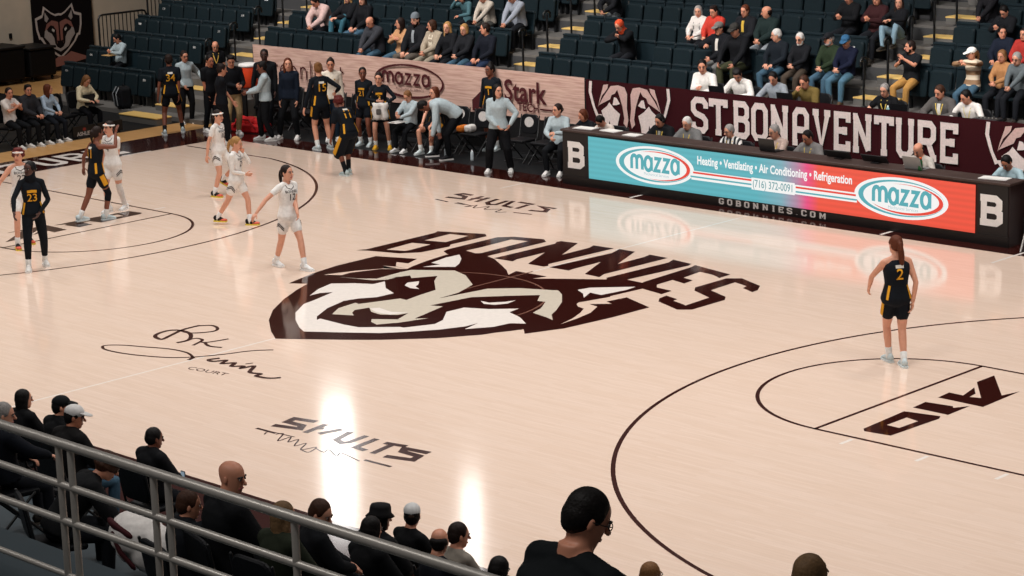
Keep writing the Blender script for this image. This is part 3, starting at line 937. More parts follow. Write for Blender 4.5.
m.poly([(x, -.034, z) for x, z in ((1.92, .76), (1.92, .98), (2.45, 1.38), (2.78, 1.38), (2.78, 1.26), (2.53, 1.24), (2.2, .94), (2.2, .76))])
LM(); m = MB()
m.poly([(x, -.034, z) for x, z in ((2.34, .82), (2.34, 1.02), (2.64, 1.16), (3.1, 1.02), (3.1, .88), (2.74, .94))])
LM(); m = MB()
m.poly([(x, -.034, z) for x, z in ((3.85, .925), (4.30, .925), (4.30, .955), (3.85, .955))])
LM()

bb = empty('college_banner', (-.9, YB, 0), 0, 'long dark brown banner lettered with the college name behind the scorer table', 'banner')
drape('cloth', -5.02, 9.9, .06, 1.645, M_BROWNCLOTH, bb, .008)
# lettering: each glyph measured in place
def slab(s, x0, x1, z0, z1, parent, material, d=.034):
    v, f, wd = stroke_text(s, 1.0, .17, 1.0, .075)
    mx = max(p[0] for p in v); mn = min(p[0] for p in v)
    return MB().add([(x0 + (a - mn) / (mx - mn) * (x1 - x0), -d - l_, z0 + b * (z1 - z0)) for a, b, l_ in v], f).build('college_word', material, parent, fixn=True)
slab('ST', -2.31, -1.42, .845, 1.525, bb, M_PALEPRINT)
slab('BONAVENTURE', -1.29, 3.62, .83, 1.53, bb, M_PALEPRINT)


# wolf faces printed on the brown banner (upper part of a face, cut by the banner edges)
WOLF_RIM = [[(.97, .98), (.99, .55), (.90, 0), (.80, -.45), (.74, -.40), (.56, -1.0), (.50, -1.0), (.68, -.28), (.76, -.30), (.84, 0), (.92, .55), (.90, .98)]]
WOLF_T = [[(.05, .05), (.04, .6), (.10, .86), (.26, .92), (.44, .86), (.62, .42), (.74, .06), (.46, .34), (.42, .52), (.34, .58), (.28, .75), (.22, .45), (.16, .1), (.12, -.35), (.14, -.55), (.06, -.72), (.02, -.4)]]
WOLF_TUFT = [[(.50, .92), (.62, .88), (.64, .74), (.72, .30), (.76, -.02), (.66, .45), (.56, .66), (.52, .76)]]
WOLF_EYE = [[(.22, .20), (.30, .42), (.36, .44), (.40, .12), (.30, .14)]]
WOLF_CHEEK = [[(.48, .22), (.54, .06), (.68, -.14), (.62, -.5), (.52, -.72), (.48, -.50), (.44, -.95), (.30, -1.0), (.28, -.6), (.22, -.2), (.36, -.02)]]
def wolf_face(parent, x, z, hw, hh):
    for nm, sh, mt, d in (('wolf_rim', WOLF_RIM, M_PALEPRINT, .030), ('wolf_mask', WOLF_T + WOLF_TUFT, mat('#c9a79f', .85, 'cloth'), .031), ('wolf_cheek', WOLF_CHEEK, M_PALEPRINT, .032), ('wolf_eye', WOLF_EYE, M_PALEPRINT, .033)):
        for p in sh:
            for s in (1, -1):
                MB().poly([(x + s * a * hw, -d, z + b * hh) for a, b in p]).build(nm, mt, parent, fixn=True)
wolf_face(bb, -3.87, 1.13, 1.06, .50)
wolf_face(bb, 5.2, 1.13, 1.06, .50)

# hidden rail that carries the banners
structure(MB().box(-16.2, 10.075, 0, 9.2, 10.11, 1.60).build('trim_3', M_BLACK))

# ---------------------------------------------------------------- scorer table with its lit front
tab = empty('scorer_table', (0.15, 8.05, 0), 0, 'long dark brown scorer table with a lit advertising screen along its front', 'table')
M_TABLE = mat('#40302b', .5, 'plain')
L, Rr = -4.87, 4.83
m = MB(); m.box(L + .02, .0, .02, Rr - .02, .06, 1.0); m.build('front_panel', mat('#15100f', .5, 'plain'), tab)
for x in (L, Rr - .04):
    MB().box(x, .02, 0, x + .04, .44, 1.0).build('end_panel', mat('#241412', .5, 'plain'), tab)
m = MB(); m.rbox(L - .02, -.02, 1.0, Rr + .02, .46, 1.045, .012); m.build('tabletop', M_TABLE, tab)
m = MB(); m.box(L, -.012, .0, Rr, .0, .17); m.build('kick_panel', mat('#120d0d', .4, 'plain'), tab)
for x in (-3.0, -1.0, 1.0, 3.0):
    MB().box(x - .02, .08, 0, x + .02, .42, 1.0).build('support', M_BLACK, tab)

scr = MB().add([(-4.18, -.022, .175), (4.22, -.022, .175), (4.22, -.022, .965), (-4.18, -.022, .965)], [(0, 1, 2, 3)])
ms = bpy.data.materials.new('lit_screen'); ms.use_nodes = True
nt = ms.node_tree; N = nt.nodes.new; Lk = nt.links.new
b = nt.nodes['Principled BSDF']; b.inputs['Base Color'].default_value = (.02, .02, .02, 1); b.inputs['Roughness'].default_value = .5
tc = N('ShaderNodeTexCoord'); sp = N('ShaderNodeSeparateXYZ'); Lk(tc.outputs['Object'], sp.inputs[0])
mr = N('ShaderNodeMapRange'); mr.inputs[1].default_value = -4.18; mr.inputs[2].default_value = 4.22
Lk(sp.outputs['X'], mr.inputs[0])
cr = N('ShaderNodeValToRGB')
els = [(0, '#5bb7c1'), (.47, '#5bb4bf'), (.535, '#7fb0bd'), (.575, '#b88aa6'), (.600, '#ee4f86'), (.630, '#f4553f'), (1.0, '#f2523a')]
while len(cr.color_ramp.elements) < len(els): cr.color_ramp.elements.new(.5)
for e, (p, c) in zip(cr.color_ramp.elements, els):
    e.position = p; e.color = (*lin(c), 1)
Lk(mr.outputs[0], cr.inputs[0])
wv = N('ShaderNodeTexWave'); wv.bands_direction = 'Z'; wv.inputs['Scale'].default_value = 3.2
Lk(tc.outputs['Object'], wv.inputs['Vector'])
mx = N('ShaderNodeMix'); mx.data_type = 'RGBA'; mx.blend_type = 'MULTIPLY'; mx.inputs[0].default_value = .10
Lk(cr.outputs[0], mx.inputs[6]); Lk(wv.outputs['Color'], mx.inputs[7])
Lk(mx.outputs[2], b.inputs['Emission Color']); b.inputs['Emission Strength'].default_value = .95
scr = scr.build('screen', ms, tab)


def on_screen(name, vs, fs, material, d):
    return MB().add([(p[0], -.022 - d - (p[2] if len(p) > 2 else 0), p[1]) for p in vs], fs).build(name, material, scr, fixn=True)


def screen_poly(name, loops, material, d):
    mb = MB()
    mb.poly([(x, -.022 - d, z) for x, z in loops[0]], [[(x, -.022 - d, z) for x, z in h] for h in loops[1:]])
    return mb.build(name, material, scr, fixn=True)


G_W, G_T, G_R = glow('#f6f6f4', .95), glow('#4fa9b3', .95), glow('#e8402f', .95)
for cx, flip in ((-2.57, False), (2.78, True)):
    cz = .58
    rx, rz = .93, .345
    ring = G_T if not flip else G_T
    screen_poly('logo_ring', [ellipse_pts(cx, cz, rx, rz)], G_W, .001)
    screen_poly('logo_ring', [ellipse_pts(cx, cz, rx * .915, rz * .87)], G_T, .002)
    if not flip:
        screen_poly('logo_ring', [ellipse_pts(cx + .06, cz + .004, rx * .85, rz * .80)], G_W, .003)
        screen_poly('logo_crescent', [ellipse_pts(cx + .10, cz, rx * .80, rz * .76)], G_R, .004)
        screen_poly('logo_field', [ellipse_pts(cx + .02, cz - .004, rx * .80, rz * .72)], G_W, .005)
    else:
        screen_poly('logo_ring', [ellipse_pts(cx + .05, cz, rx * .86, rz * .80)], G_W, .003)
        screen_poly('logo_crescent', [ellipse_pts(cx + .09, cz - .01, rx * .80, rz * .74)], G_R, .004)
        screen_poly('logo_field', [ellipse_pts(cx + .03, cz + .004, rx * .78, rz * .68)], G_W, .005)
    v, f, w = stroke_text('mazza', .335, .20, 1.0, -.03)
    s = 1.20 / w
    on_screen('logo_word', [(cx - .58 + a * s, .445 + b_, l_) for a, b_, l_ in v], f, G_T, .006)
    v, f = text_mesh('Mechanical Services', .075)
    on_screen('logo_word', [(cx + a + .05, cz - .17 + b_) for a, b_ in v], f, glow('#a9c9cd', .95), .006)
# stripes that join the logos to the telephone number
def bar(x0, x1, z0, z1, material, d):
    screen_poly('logo_stripe', [[(x0, z0), (x1, z0), (x1, z1), (x0, z1)]], material, d)
bar(-1.70, -.34, .42, .585, G_W, .0012); bar(-1.66, -.34, .535, .568, G_R, .0022); bar(-1.72, -.34, .462, .490, G_T, .0022)
bar(-.34, .60, .39, .60, G_W, .0012)
bar(.60, 1.90, .41, .575, G_W, .0012); bar(.62, 1.88, .515, .548, G_R, .0022); bar(.62, 1.90, .440, .468, G_T, .0022)
v, f = text_mesh('Heating \u2022 Ventilating \u2022 Air Conditioning \u2022 Refrigeration', .22, bold=.006)
mx_ = max(p[0] for p in v) - min(p[0] for p in v)
on_screen('screen_words', [(.12 + a * 3.36 / mx_, .775 + b_ * .95) for a, b_ in v], f, G_W, .003)
v, f = text_mesh('(716) 372-0091', .19, bold=.001)
mx_ = max(p[0] for p in v) - min(p[0] for p in v)
on_screen('screen_words', [(.13 + a * .86 / mx_, .495 + b_) for a, b_ in v], f, glow('#5e9aa0', .95), .003)

# slab B at each end of the table and the address under the screen
def slab_b(cx):
    v, f, w = stroke_text('B', .47, .24, 1.45, 0)
    MB().add([(cx - w * .5 + a, -.010 - l_, .34 + b_) for a, b_, l_ in v], f).build('slab_letter', mat('#e9e4df', .6, 'plain'), tab, fixn=True)
slab_b(-4.52); slab_b(4.50)
v, f, w = stroke_text('GOBONNIES.COM', .105, .20, 1.05, .42)
MB().add([(-1.08 + a * 2.34 / w, -.016 - l_, .048 + b_) for a, b_, l_ in v], f).build('web_address', mat('#cfc8c2', .6, 'plain'), tab, fixn=True)



# ================================================================ PEOPLE
VOX = .0145
_pending = []                                              # (object, voxel, smoothing, extra mesh builder, materials)


def unit(v):
    v = Vector(v)
    return v.normalized() if v.length > 1e-9 else Vector((0, 0, 1))


def ik(a, c, l1, l2, hint):
    """middle joint of a two-bone limb; the end is pulled in if it is out of reach"""
    a, c, hint = Vector(a), Vector(c), Vector(hint)
    d = c - a
    L = d.length
    mx = (l1 + l2) * .995
    if L > mx:
        c = a + d * (mx / L); d = c - a; L = mx
    L = max(L, abs(l1 - l2) + .01)
    u = d.normalized()
    k = (l1 * l1 - l2 * l2 + L * L) / (2 * L)
    h = math.sqrt(max(0, l1 * l1 - k * k))
    n = hint - u * hint.dot(u)
    n = n.normalized() if n.length > 1e-5 else u.orthogonal().normalized()
    return a + u * k + n * h, c


SECT_M = [(-.19, .060, .060), (-.10, .150, .100), (0, .172, .118), (.14, .166, .116), (.34, .146, .104), (.56, .160, .112), (.76, .174, .116), (.88, .166, .100), (.955, .112, .078), (1.02, .062, .060), (1.14, .056, .058)]
SECT_F = [(-.19, .060, .060), (-.10, .155, .105), (0, .176, .120), (.14, .160, .110), (.34, .124, .092), (.56, .138, .104), (.74, .150, .118), (.88, .146, .090), (.955, .098, .068), (1.02, .052, .052), (1.14, .046, .049)]


class Rig:
    def __init__(s, H, pose, sex, fat=1.0):
        k = s.k = H / 1.75
        s.sex = sex
        s.fat = fat
        s.sect = [(t, w * k * (1 + (fat - 1) * (1 if t < .9 else .3)), d * k * (1 + (fat - 1) * (1.4 if t < .9 else .3))) for t, w, d in (SECT_M if sex == 'm' else SECT_F)]
        px, py, pz = pose.get('hip', (0, 0, .915))
        s.hip = Vector((px * k, py * k, pz * (k if not pose.get('seat') else 1)))
        L = .54 * k
        a0, a1 = R(pose.get('lean0', 0)), R(pose.get('lean', 0))
        b0, b1 = R(pose.get('side0', 0)), R(pose.get('side', 0))
        t0, t1 = R(pose.get('twist0', 0)), R(pose.get('twist', 0))
        s.fr = []
        p = s.hip.copy()
        n = 30
        dt = 1 / n
        for i in range(-6, n + 6):
            t = i * dt
            f = min(1, max(0, t))
            a, b, w = a0 + (a1 - a0) * f, b0 + (b1 - b0) * f, t0 + (t1 - t0) * f
            fw = Vector((-math.sin(w), math.cos(w), 0)); rt = Vector((math.cos(w), math.sin(w), 0))
            up_ = unit(Vector((0, 0, 1)) * math.cos(a) * math.cos(b) + fw * math.sin(a) + rt * math.sin(b))
            r_ = unit(rt - up_ * rt.dot(up_)); f_ = up_.cross(r_)
            s.fr.append([t, up_, r_, f_, None])
        i0 = 6
        s.fr[i0][4] = s.hip.copy()
        for i in range(i0 + 1, len(s.fr)):
            s.fr[i][4] = s.fr[i - 1][4] + s.fr[i - 1][1] * L * dt
        for i in range(i0 - 1, -1, -1):
            s.fr[i][4] = s.fr[i + 1][4] - s.fr[i][1] * L * dt
        s.n, s.i0 = n, i0
        # joints
        c, u, r, f = s.frame(.915)
        shw = (.178 if sex == 'm' else .158) * k * (1 + (fat - 1) * .5)
        shrug = pose.get('shrug', 0)
        s.sh = {1: c + r * shw + u * shrug, -1: c - r * shw + u * shrug}
        hc, hu, hr, hf = s.frame(0)
        s.hj = {1: hc + hr * .088 * k, -1: hc - hr * .088 * k}
        s.kn, s.an, s.el, s.wr, s.foot = {}, {}, {}, {}, {}
        for q, nm in ((1, 'r'), (-1, 'l')):
            ft = pose.get('f' + nm, (q * .10, 0, .085, -q * 8, 0))
            an = Vector((ft[0] * k, ft[1] * k, ft[2] * (k if not pose.get('seat') else k)))
            kh = Vector(pose.get('k' + nm, (q * .15, 1, .1)))
            s.kn[q], s.an[q] = ik(s.hj[q], an, .43 * k, .415 * k, kh)
            s.foot[q] = (ft[3] if len(ft) > 3 else -q * 8, ft[4] if len(ft) > 4 else 0)
            hd = pose.get('h' + nm, (q * .25, .05, .80))
            wr = Vector((hd[0] * k, hd[1] * k, hd[2] * (k if not pose.get('seat') else 1)))
            if pose.get('rel' + nm):                      # wrist given from the shoulder in chest axes
                wr = s.sh[q] + r * q * hd[0] * k + f * hd[1] * k + u * hd[2] * k
            eh = Vector(pose.get('e' + nm, (q * .6, -1, -.2)))
            s.el[q], s.wr[q] = ik(s.sh[q], wr, .30 * k, .265 * k, eh)
        # head
        cN, uN, rN, fN = s.frame(1.0)
        hy, hp, hr_ = pose.get('head', (0, 0, 0))
        # the head starts level in the chest's heading, then turns
        fl = unit(Vector((fN.x, fN.y, 0)) if Vector((fN.x, fN.y, 0)).length > .2 else fN)
        keep = pose.get('headkeep', .25)
        up0 = unit(Vector((0, 0, 1)) * (1 - keep) + uN * keep)
        rt0 = unit(fl.cross(up0)); f0 = up0.cross(rt0)
        B = Matrix((rt0, f0, up0)).transposed()
        Q = Matrix.Rotation(R(hy), 3, 'Z') @ Matrix.Rotation(R(-hp), 3, 'X') @ Matrix.Rotation(R(hr_), 3, 'Y')
        s.hm = B @ Q
        s.h = .236 * (k * .6 + .4)
        nd = unit(uN * .6 + s.hm.col[2] * .4)
        s.neck0 = cN
        s.hc = cN + nd * .158 * k + f0 * .024 * k + s.hm @ Vector((0, .012, 0)) + Vector((0, 0, .014 * k))

    def frame(s, t):
        x = (t * s.n) + s.i0
        i = int(max(0, min(len(s.fr) - 2, math.floor(x))))
        f = x - i
        a, b = s.fr[i], s.fr[i + 1]
        return a[4] + (b[4] - a[4]) * f, a[1], a[2], a[3]

    def wd(s, t):
        S = s.sect
        for i in range(len(S) - 1):
            if S[i][0] <= t <= S[i + 1][0]:
                f = (t - S[i][0]) / (S[i + 1][0] - S[i][0])
                return S[i][1] + (S[i + 1][1] - S[i][1]) * f, S[i][2] + (S[i + 1][2] - S[i][2]) * f
        return (S[0] if t < S[0][0] else S[-1])[1:]

    def torso(s, mb, t0, t1, off, n=18, hemflare=0.0):
        ts = sorted({t0, t1, *[q[0] for q in s.sect if t0 < q[0] < t1]})
        rings = []
        for t in ts:
            c, u, r, f = s.frame(t)
            w, d = s.wd(t)
            o = off + (hemflare if t == t0 else 0)
            ring = []
            for k in range(n):
                a = 2 * math.pi * k / n
                ca, sa = math.cos(a), math.sin(a)
                # slightly squared ellipse
                e = .85
                x = math.copysign(abs(ca) ** e, ca) * (w + o); y = math.copysign(abs(sa) ** e, sa) * (d + o)
                ring.append(c + r * x + f * y)
            rings.append(ring)
        mb.loft(rings)

    def surf(s, t, x, side, off):
        """point on the torso front (side 1) or back (-1) at height t, x metres off the middle"""
        c, u, r, f = s.frame(t)
        w, d = s.wd(t)
        w += off; d += off
        q = min(.98, abs(x) / w)
        y = (1 - q ** (2 / .85)) ** (.85 / 2) * d
        return c + r * x + f * y * side

    def limb(s, mb, a, b, c, r0, r1, r2, r3, r4, n=12):
        """two segments with swelling: radii at root, mid upper, joint, mid lower, end"""
        k = s.k
        pts = [a, a.lerp(b, .35), a.lerp(b, .75), b, b.lerp(c, .3), b.lerp(c, .7), c]
        mb.tube(pts, [r0 * k, r1 * k, (r1 * .45 + r2 * .55) * k, r2 * k, r3 * k, (r3 * .45 + r4 * .55) * k, r4 * k], n)

    def hp(s, x, y, z):
        """point in head units -> local"""
        return s.hc + s.hm @ (Vector((x, y, z - .5)) * s.h)


HEADR = [(0.0, .15, .13, .21), (.05, .21, .20, .15), (.14, .265, .285, .075), (.25, .295, .345, .035), (.38, .318, .385, .005), (.52, .328, .415, -.02), (.66, .33, .43, -.03), (.78, .305, .405, -.035), (.88, .25, .335, -.035), (.95, .165, .235, -.035), (1.0, .05, .08, -.035)]


def hand(mb, rg, q, spec, slim=1.0):
    """palm, four bent fingers of different lengths and a thumb from the side of the palm"""
    k = rg.k
    wr, el = rg.wr[q], rg.el[q]
    d = unit(spec.get('dir') or (wr - el))
    nrm = Vector(spec.get('palm', (-q, 0, 0)))            # direction the palm faces
    nrm = unit(nrm - d * nrm.dot(d)) if (nrm - d * nrm.dot(d)).length > .05 else d.orthogonal().normalized()
    side = d.cross(nrm) * q                               # towards the little finger / thumb axis
    thumb_side = spec.get('thumb')
    if thumb_side:
        ts = Vector(thumb_side); ts = ts - d * ts.dot(d) - nrm * ts.dot(nrm)
        if ts.length > .05: side = unit(ts)
    else:
        side = -unit(side) if unit(side).dot(Vector((0, 1, .3))) < 0 else unit(side)
    M = Matrix((side, d, nrm)).transposed()
    pc = wr + d * .046 * k
    mb.ell(pc, (.041 * k * slim, .056 * k, .017 * k), 10, 8, M)
    curl = spec.get('curl', 22)
    for i, (x, ln) in enumerate(((.029, .072), (.010, .080), (-.010, .075), (-.028, .060))):
        p0 = wr + d * .078 * k + side * x * k * slim
        a1, a2 = R(curl * (.7 + .1 * i)), R(curl * (1.9 + .1 * i))
        sp = side * (x * .9)
        d1 = unit(d * math.cos(a1) + nrm * math.sin(a1) + sp); d2 = unit(d * math.cos(a2) + nrm * math.sin(a2) + sp)
        p1 = p0 + d1 * ln * .52 * k; p2 = p1 + d2 * ln * .48 * k
        mb.tube([p0 - d * .02 * k, p0, p1, p2], [.0086 * k, .0088 * k, .0082 * k, .0064 * k], 7)
    t0 = wr + d * .022 * k + side * .028 * k
    td = unit(side * .75 + d * .75 + nrm * .35)
    t1 = t0 + td * .036 * k; t2 = t1 + unit(td + d * .7 + nrm * .2) * .030 * k
    mb.tube([t0 - td * .01 * k, t0, t1, t2], [.0120 * k, .0112 * k, .0098 * k, .0075 * k], 7)


def deferred(name, mb, material, parent, extra=None, vox=VOX, smooth=3):
    o = mb.build(name, material, parent, smooth=True)
    _pending.append((o, vox, smooth, extra))
    md = o.modifiers.new('remesh', 'REMESH')
    md.mode = 'VOXEL'; md.voxel_size = vox; md.use_smooth_shade = True
    if smooth:
        sm = o.modifiers.new('smooth', 'SMOOTH'); sm.factor = .5; sm.iterations = smooth
    return o


def bake_people():
    dg = bpy.context.evaluated_depsgraph_get()
    done = []
    for o, vox, smooth, extra in _pending:
        me = bpy.data.meshes.new_from_object(o.evaluated_get(dg), preserve_all_data_layers=False, depsgraph=dg)
        done.append((o, me, extra))
    for o, me, extra in done:
        old = o.data
        o.modifiers.clear()
        if extra:                                         # join finer shapes (hands, ears, eyes) into the same surface
            nv = len(me.vertices)
            co = [0.0] * nv * 3
            me.vertices.foreach_get('co', co)
            vs = [tuple(co[i * 3:i * 3 + 3]) for i in range(nv)]
            fs = [tuple(p.vertices) for p in me.polygons]
            mi = [0] * len(fs)
            fs += [tuple(i + nv for i in f) for f in extra.f]
            mi += extra.m
            vs += extra.v
            m2 = bpy.data.meshes.new(o.name)
            m2.from_pydata(vs, [], fs)
            for mt in old.materials: m2.materials.append(mt)
            m2.polygons.foreach_set('material_index', mi)
            bpy.data.meshes.remove(me)
            me = m2
        else:
            if not me.materials:
                for mt in old.materials: me.materials.append(mt)
        me.polygons.foreach_set('use_smooth', [True] * len(me.polygons))
        me.name = old.name
        o.data = me
        bpy.data.meshes.remove(old)
    _pending.clear()


SKIN = {'fair': '#d99c80', 'light': '#cf8d70', 'tan': '#b87457', 'brown': '#7b4632', 'dark': '#4a2a20'}
HAIRC = {'black': '#120e0d', 'dark': '#231713', 'brown': '#3d2519', 'auburn': '#5a2d1b', 'light': '#7a5433', 'blond': '#a27a4a', 'grey': '#8f8a86', 'white': '#c9c5c0', 'red': '#5e2320', 'ash': '#6f553a'}


def hair_mesh(rg, style, mb):
    """hair shapes in head units; returns builder"""
    H = rg.hp
    h = rg.h
    E = lambda c, r: mb.ell(H(*c), tuple(x * h for x in r), 16, 10, rg.hm)
    cap = style not in ('fringe', 'none')
    if cap:
        E((0, -.078, .705), (.366, .418, .378))
        E((0, -.17, .52), (.372, .345, .36))
        for q in (1, -1):
            E((q * .295, .07, .64), (.07, .12, .17))
    if style == 'short':
        E((0, -.22, .34), (.28, .25, .2))
    elif style == 'crop':
        pass
    elif style == 'messy':
        E((0, -.22, .34), (.28, .25, .2))
        for a in range(0, 360, 40):
            E((.2 * math.cos(R(a)), .24 * math.sin(R(a)) - .04, .92), (.15, .16, .12))
    elif style == 'fringe':
        E((0, -.17, .50), (.385, .345, .24))
        E((0, -.22, .34), (.28, .25, .2))
    elif style in ('long', 'longfront'):
        E((0, -.26, .30), (.33, .22, .46))
        E((0, -.27, -.05), (.34, .15, .42))
        for q in (1, -1):
            mb.tube([H(q * .27, .10, .82), H(q * .35, .02, .5), H(q * .34, -.06, .2), H(q * .33, -.03, -.15), H(q * .30, (.10 if style == 'longfront' else -.08), -.42)], [.08 * h, .09 * h, .12 * h, .13 * h, .07 * h], 10)
    elif style == 'bob':
        E((0, -.24, .34), (.35, .23, .36))
        for q in (1, -1):
            mb.tube([H(q * .26, .10, .84), H(q * .35, .02, .5), H(q * .34, 0, .18)], [.08 * h, .10 * h, .11 * h], 10)
    elif style == 'pony':
        mb.tube([H(0, -.42, .70), H(0, -.58, .62), H(0, -.64, .35), H(.03, -.62, .0), H(.05, -.56, -.30)], [.10 * h, .10 * h, .13 * h, .12 * h, .05 * h], 10)
    elif style == 'longpony':
        mb.tube([H(0, -.42, .70), H(0, -.56, .66), H(0, -.62, .38), H(.05, -.62, .0), H(.08, -.60, -.40), H(.09, -.58, -.75)], [.12 * h, .13 * h, .17 * h, .18 * h, .15 * h, .05 * h], 10)
    elif style == 'bun':
        E((0, -.36, .92), (.17, .17, .16))
    elif style == 'topbun':
        E((0, -.10, 1.10), (.18, .18, .16))
    elif style == 'lowbun':
        E((0, -.50, .48), (.16, .15, .16))
    elif style == 'braids':
        E((0, -.48, .60), (.20, .18, .2))
        mb.tube([H(0, -.5, .55), H(.02, -.56, .2), H(.04, -.5, -.2)], [.1 * h, .11 * h, .06 * h], 8)
    elif style == 'curly':
        for a in range(0, 360, 30):
            for z, rr in ((.92, .22), (.72, .36), (.5, .36)):
                if z < .8 and 40 < a < 140: continue
                E((rr * math.cos(R(a + z * 50)), rr * 1.1 * math.sin(R(a + z * 50)) - .06, z), (.13, .13, .13))
    return mb


def person(loc, rz, H, pose, wear, label, group=None, extras=None):
    root = empty('person', loc, rz, label, 'person', group)
    sex = wear.get('sex', 'f')
    rg = Rig(H, pose, sex, wear.get('fat', 1.0))
    k = rg.k
    vox = wear.get('vox', VOX)
    sl = 1.0 if sex == 'm' else .90
    skin = mat(SKIN[wear.get('skin', 'fair')], .5, 'skin')
    hairm = mat(HAIRC[wear.get('hair', ('brown', 'short'))[0]], .55, 'hair')
    # ---------------- body: one continuous surface
    b = MB()
    rg.torso(b, -.19, 1.14, 0)
    b.tube([rg.neck0 - rg.frame(1)[1] * .05 * k, rg.neck0.lerp(rg.hc, .45), rg.hp(0, -.04, .28)], [.068 * k * sl, .062 * k * sl, .062 * k * sl], 12)
    for q in (1, -1):
        rg.limb(b, rg.hj[q], rg.kn[q], rg.an[q], .086 * (.5 + .5 * rg.fat), .080 * (.5 + .5 * rg.fat), .055, .055, .036)
        yw, pt = rg.foot[q]
        fd = Vector((-math.sin(R(yw)), math.cos(R(yw)), 0))
        fd = unit(fd * math.cos(R(pt)) + Vector((0, 0, math.sin(R(pt)))))
        b.tube([rg.an[q] - fd * .03 * k - Vector((0, 0, .035 * k)), rg.an[q] + fd * .12 * k - Vector((0, 0, .045 * k))], [.034 * k, .03 * k], 10)
        rg.limb(b, rg.sh[q], rg.el[q], rg.wr[q], .057 * sl, .051 * sl, .041 * sl, .041 * sl, .029 * sl)
        c, u, r, f = rg.frame(.86)
        b.tube([c + r * q * .06 * k, rg.sh[q]], [.07 * k * sl, .056 * k * sl], 10)
        c2, u2, r2, f2 = rg.frame(1.0)
        b.tube([c2 + r2 * q * .02 * k, rg.sh[q]], [.062 * k * sl, .054 * k * sl], 10)
    rings = []
    for z, w, d, cy in HEADR:
        ring = []
        for i in range(18):
            a = 2 * math.pi * i / 18
            ring.append(rg.hp(w * math.cos(a), cy + d * math.sin(a), z))
        rings.append(ring)
    b.loft(rings)
    b.ell(rg.hp(0, .33, .57), (.2 * rg.h, .09 * rg.h, .05 * rg.h), 10, 6, rg.hm)      # brow
    x = MB()                                              # fine shapes joined after the surface is grown
    x.slot = 0
    x.tube([rg.hp(0, .385, .54), rg.hp(0, .43, .44), rg.hp(0, .475, .375)], [.035 * rg.h, .045 * rg.h, .062 * rg.h], 8)
    x.ell(rg.hp(0, .44, .365), (.075 * rg.h, .05 * rg.h, .035 * rg.h), 8, 6, rg.hm)
    for q in (1, -1):
        x.ell(rg.hp(q * .335, -.03, .47), (.035 * rg.h, .075 * rg.h, .125 * rg.h), 8, 6, rg.hm)
        hs = pose.get('hand' + ('r' if q > 0 else 'l'), {})
        hand(x, rg, q, hs, sl)
    x.slot = 1
    for q in (1, -1):
        x.ell(rg.hp(q * .135, .366, .515), (.062 * rg.h, .034 * rg.h, .034 * rg.h), 8, 6, rg.hm)
    x.slot = 2
    for q in (1, -1):
        x.ell(rg.hp(q * .130, .392, .512), (.040 * rg.h, .022 * rg.h, .040 * rg.h), 8, 6, rg.hm)
        x.tube([rg.hp(q * .06, .405, .585), rg.hp(q * .14, .40, .605), rg.hp(q * .225, .345, .585)], .026 * rg.h, 6)
    x.slot = 3
    x.tube([rg.hp(-.11, .335, .205), rg.hp(-.04, .374, .215), rg.hp(.04, .374, .215), rg.hp(.11, .335, .205)], .032 * rg.h, 6)
    browm = mat(HAIRC[wear.get('hair', ('dark', 'short'))[0] if wear.get('hair', ('dark', 'short'))[0] not in ('grey', 'white') else 'brown'], .6, 'plain')
    lipc = {'fair': '#b0605a', 'light': '#a45850', 'tan': '#8c483f', 'brown': '#5a2d27', 'dark': '#3a1e1a'}[wear.get('skin', 'fair')]
    deferred('body', b, [skin, mat('#bfaea4', .4, 'plain'), browm, mat(lipc, .5, 'plain')], root, x, vox)
    # ---------------- hair, hat
    hc_, hs_ = wear.get('hair', ('brown', 'short'))
    if hs_ != 'none':
        deferred('hair', hair_mesh(rg, hs_, MB()), hairm, root, None, .012, 2)
    if wear.get('beard'):
        bm_ = MB()
        bm_.ell(rg.hp(0, .16, .08), (.25 * rg.h, .25 * rg.h, .16 * rg.h), 12, 8, rg.hm)
        for q in (1, -1): bm_.ell(rg.hp(q * .26, .08, .24), (.06 * rg.h, .14 * rg.h, .2 * rg.h), 10, 6, rg.hm)
        deferred('beard', bm_, mat(HAIRC[wear['beard']], .7, 'hair'), root, None, .010, 2)
    if wear.get('glasses'):
        g = MB()
        for q in (1, -1):
            g.tube([rg.hp(q * .14 + .085 * math.cos(a), .425, .51 + .07 * math.sin(a)) for a in [i * math.pi / 4 for i in range(9)]], .010 * rg.h, 5, caps=False)
            g.tube([rg.hp(q * .22, .42, .53), rg.hp(q * .345, .2, .53), rg.hp(q * .36, -.03, .53)], .010 * rg.h, 5)
        g.tube([rg.hp(-.055, .44, .53), rg.hp(.055, .44, .53)], .010 * rg.h, 5)
        g.build('glasses', M_BLACK, root, smooth=True)
    if wear.get('mask'):
        mk = MB(); mk.ell(rg.hp(0, .22, .24), (.26 * rg.h, .28 * rg.h, .17 * rg.h), 12, 8, rg.hm)
        mk.build('face_mask', mat(wear['mask'], .7, 'cloth'), root, smooth=True)
    hat = wear.get('hat')
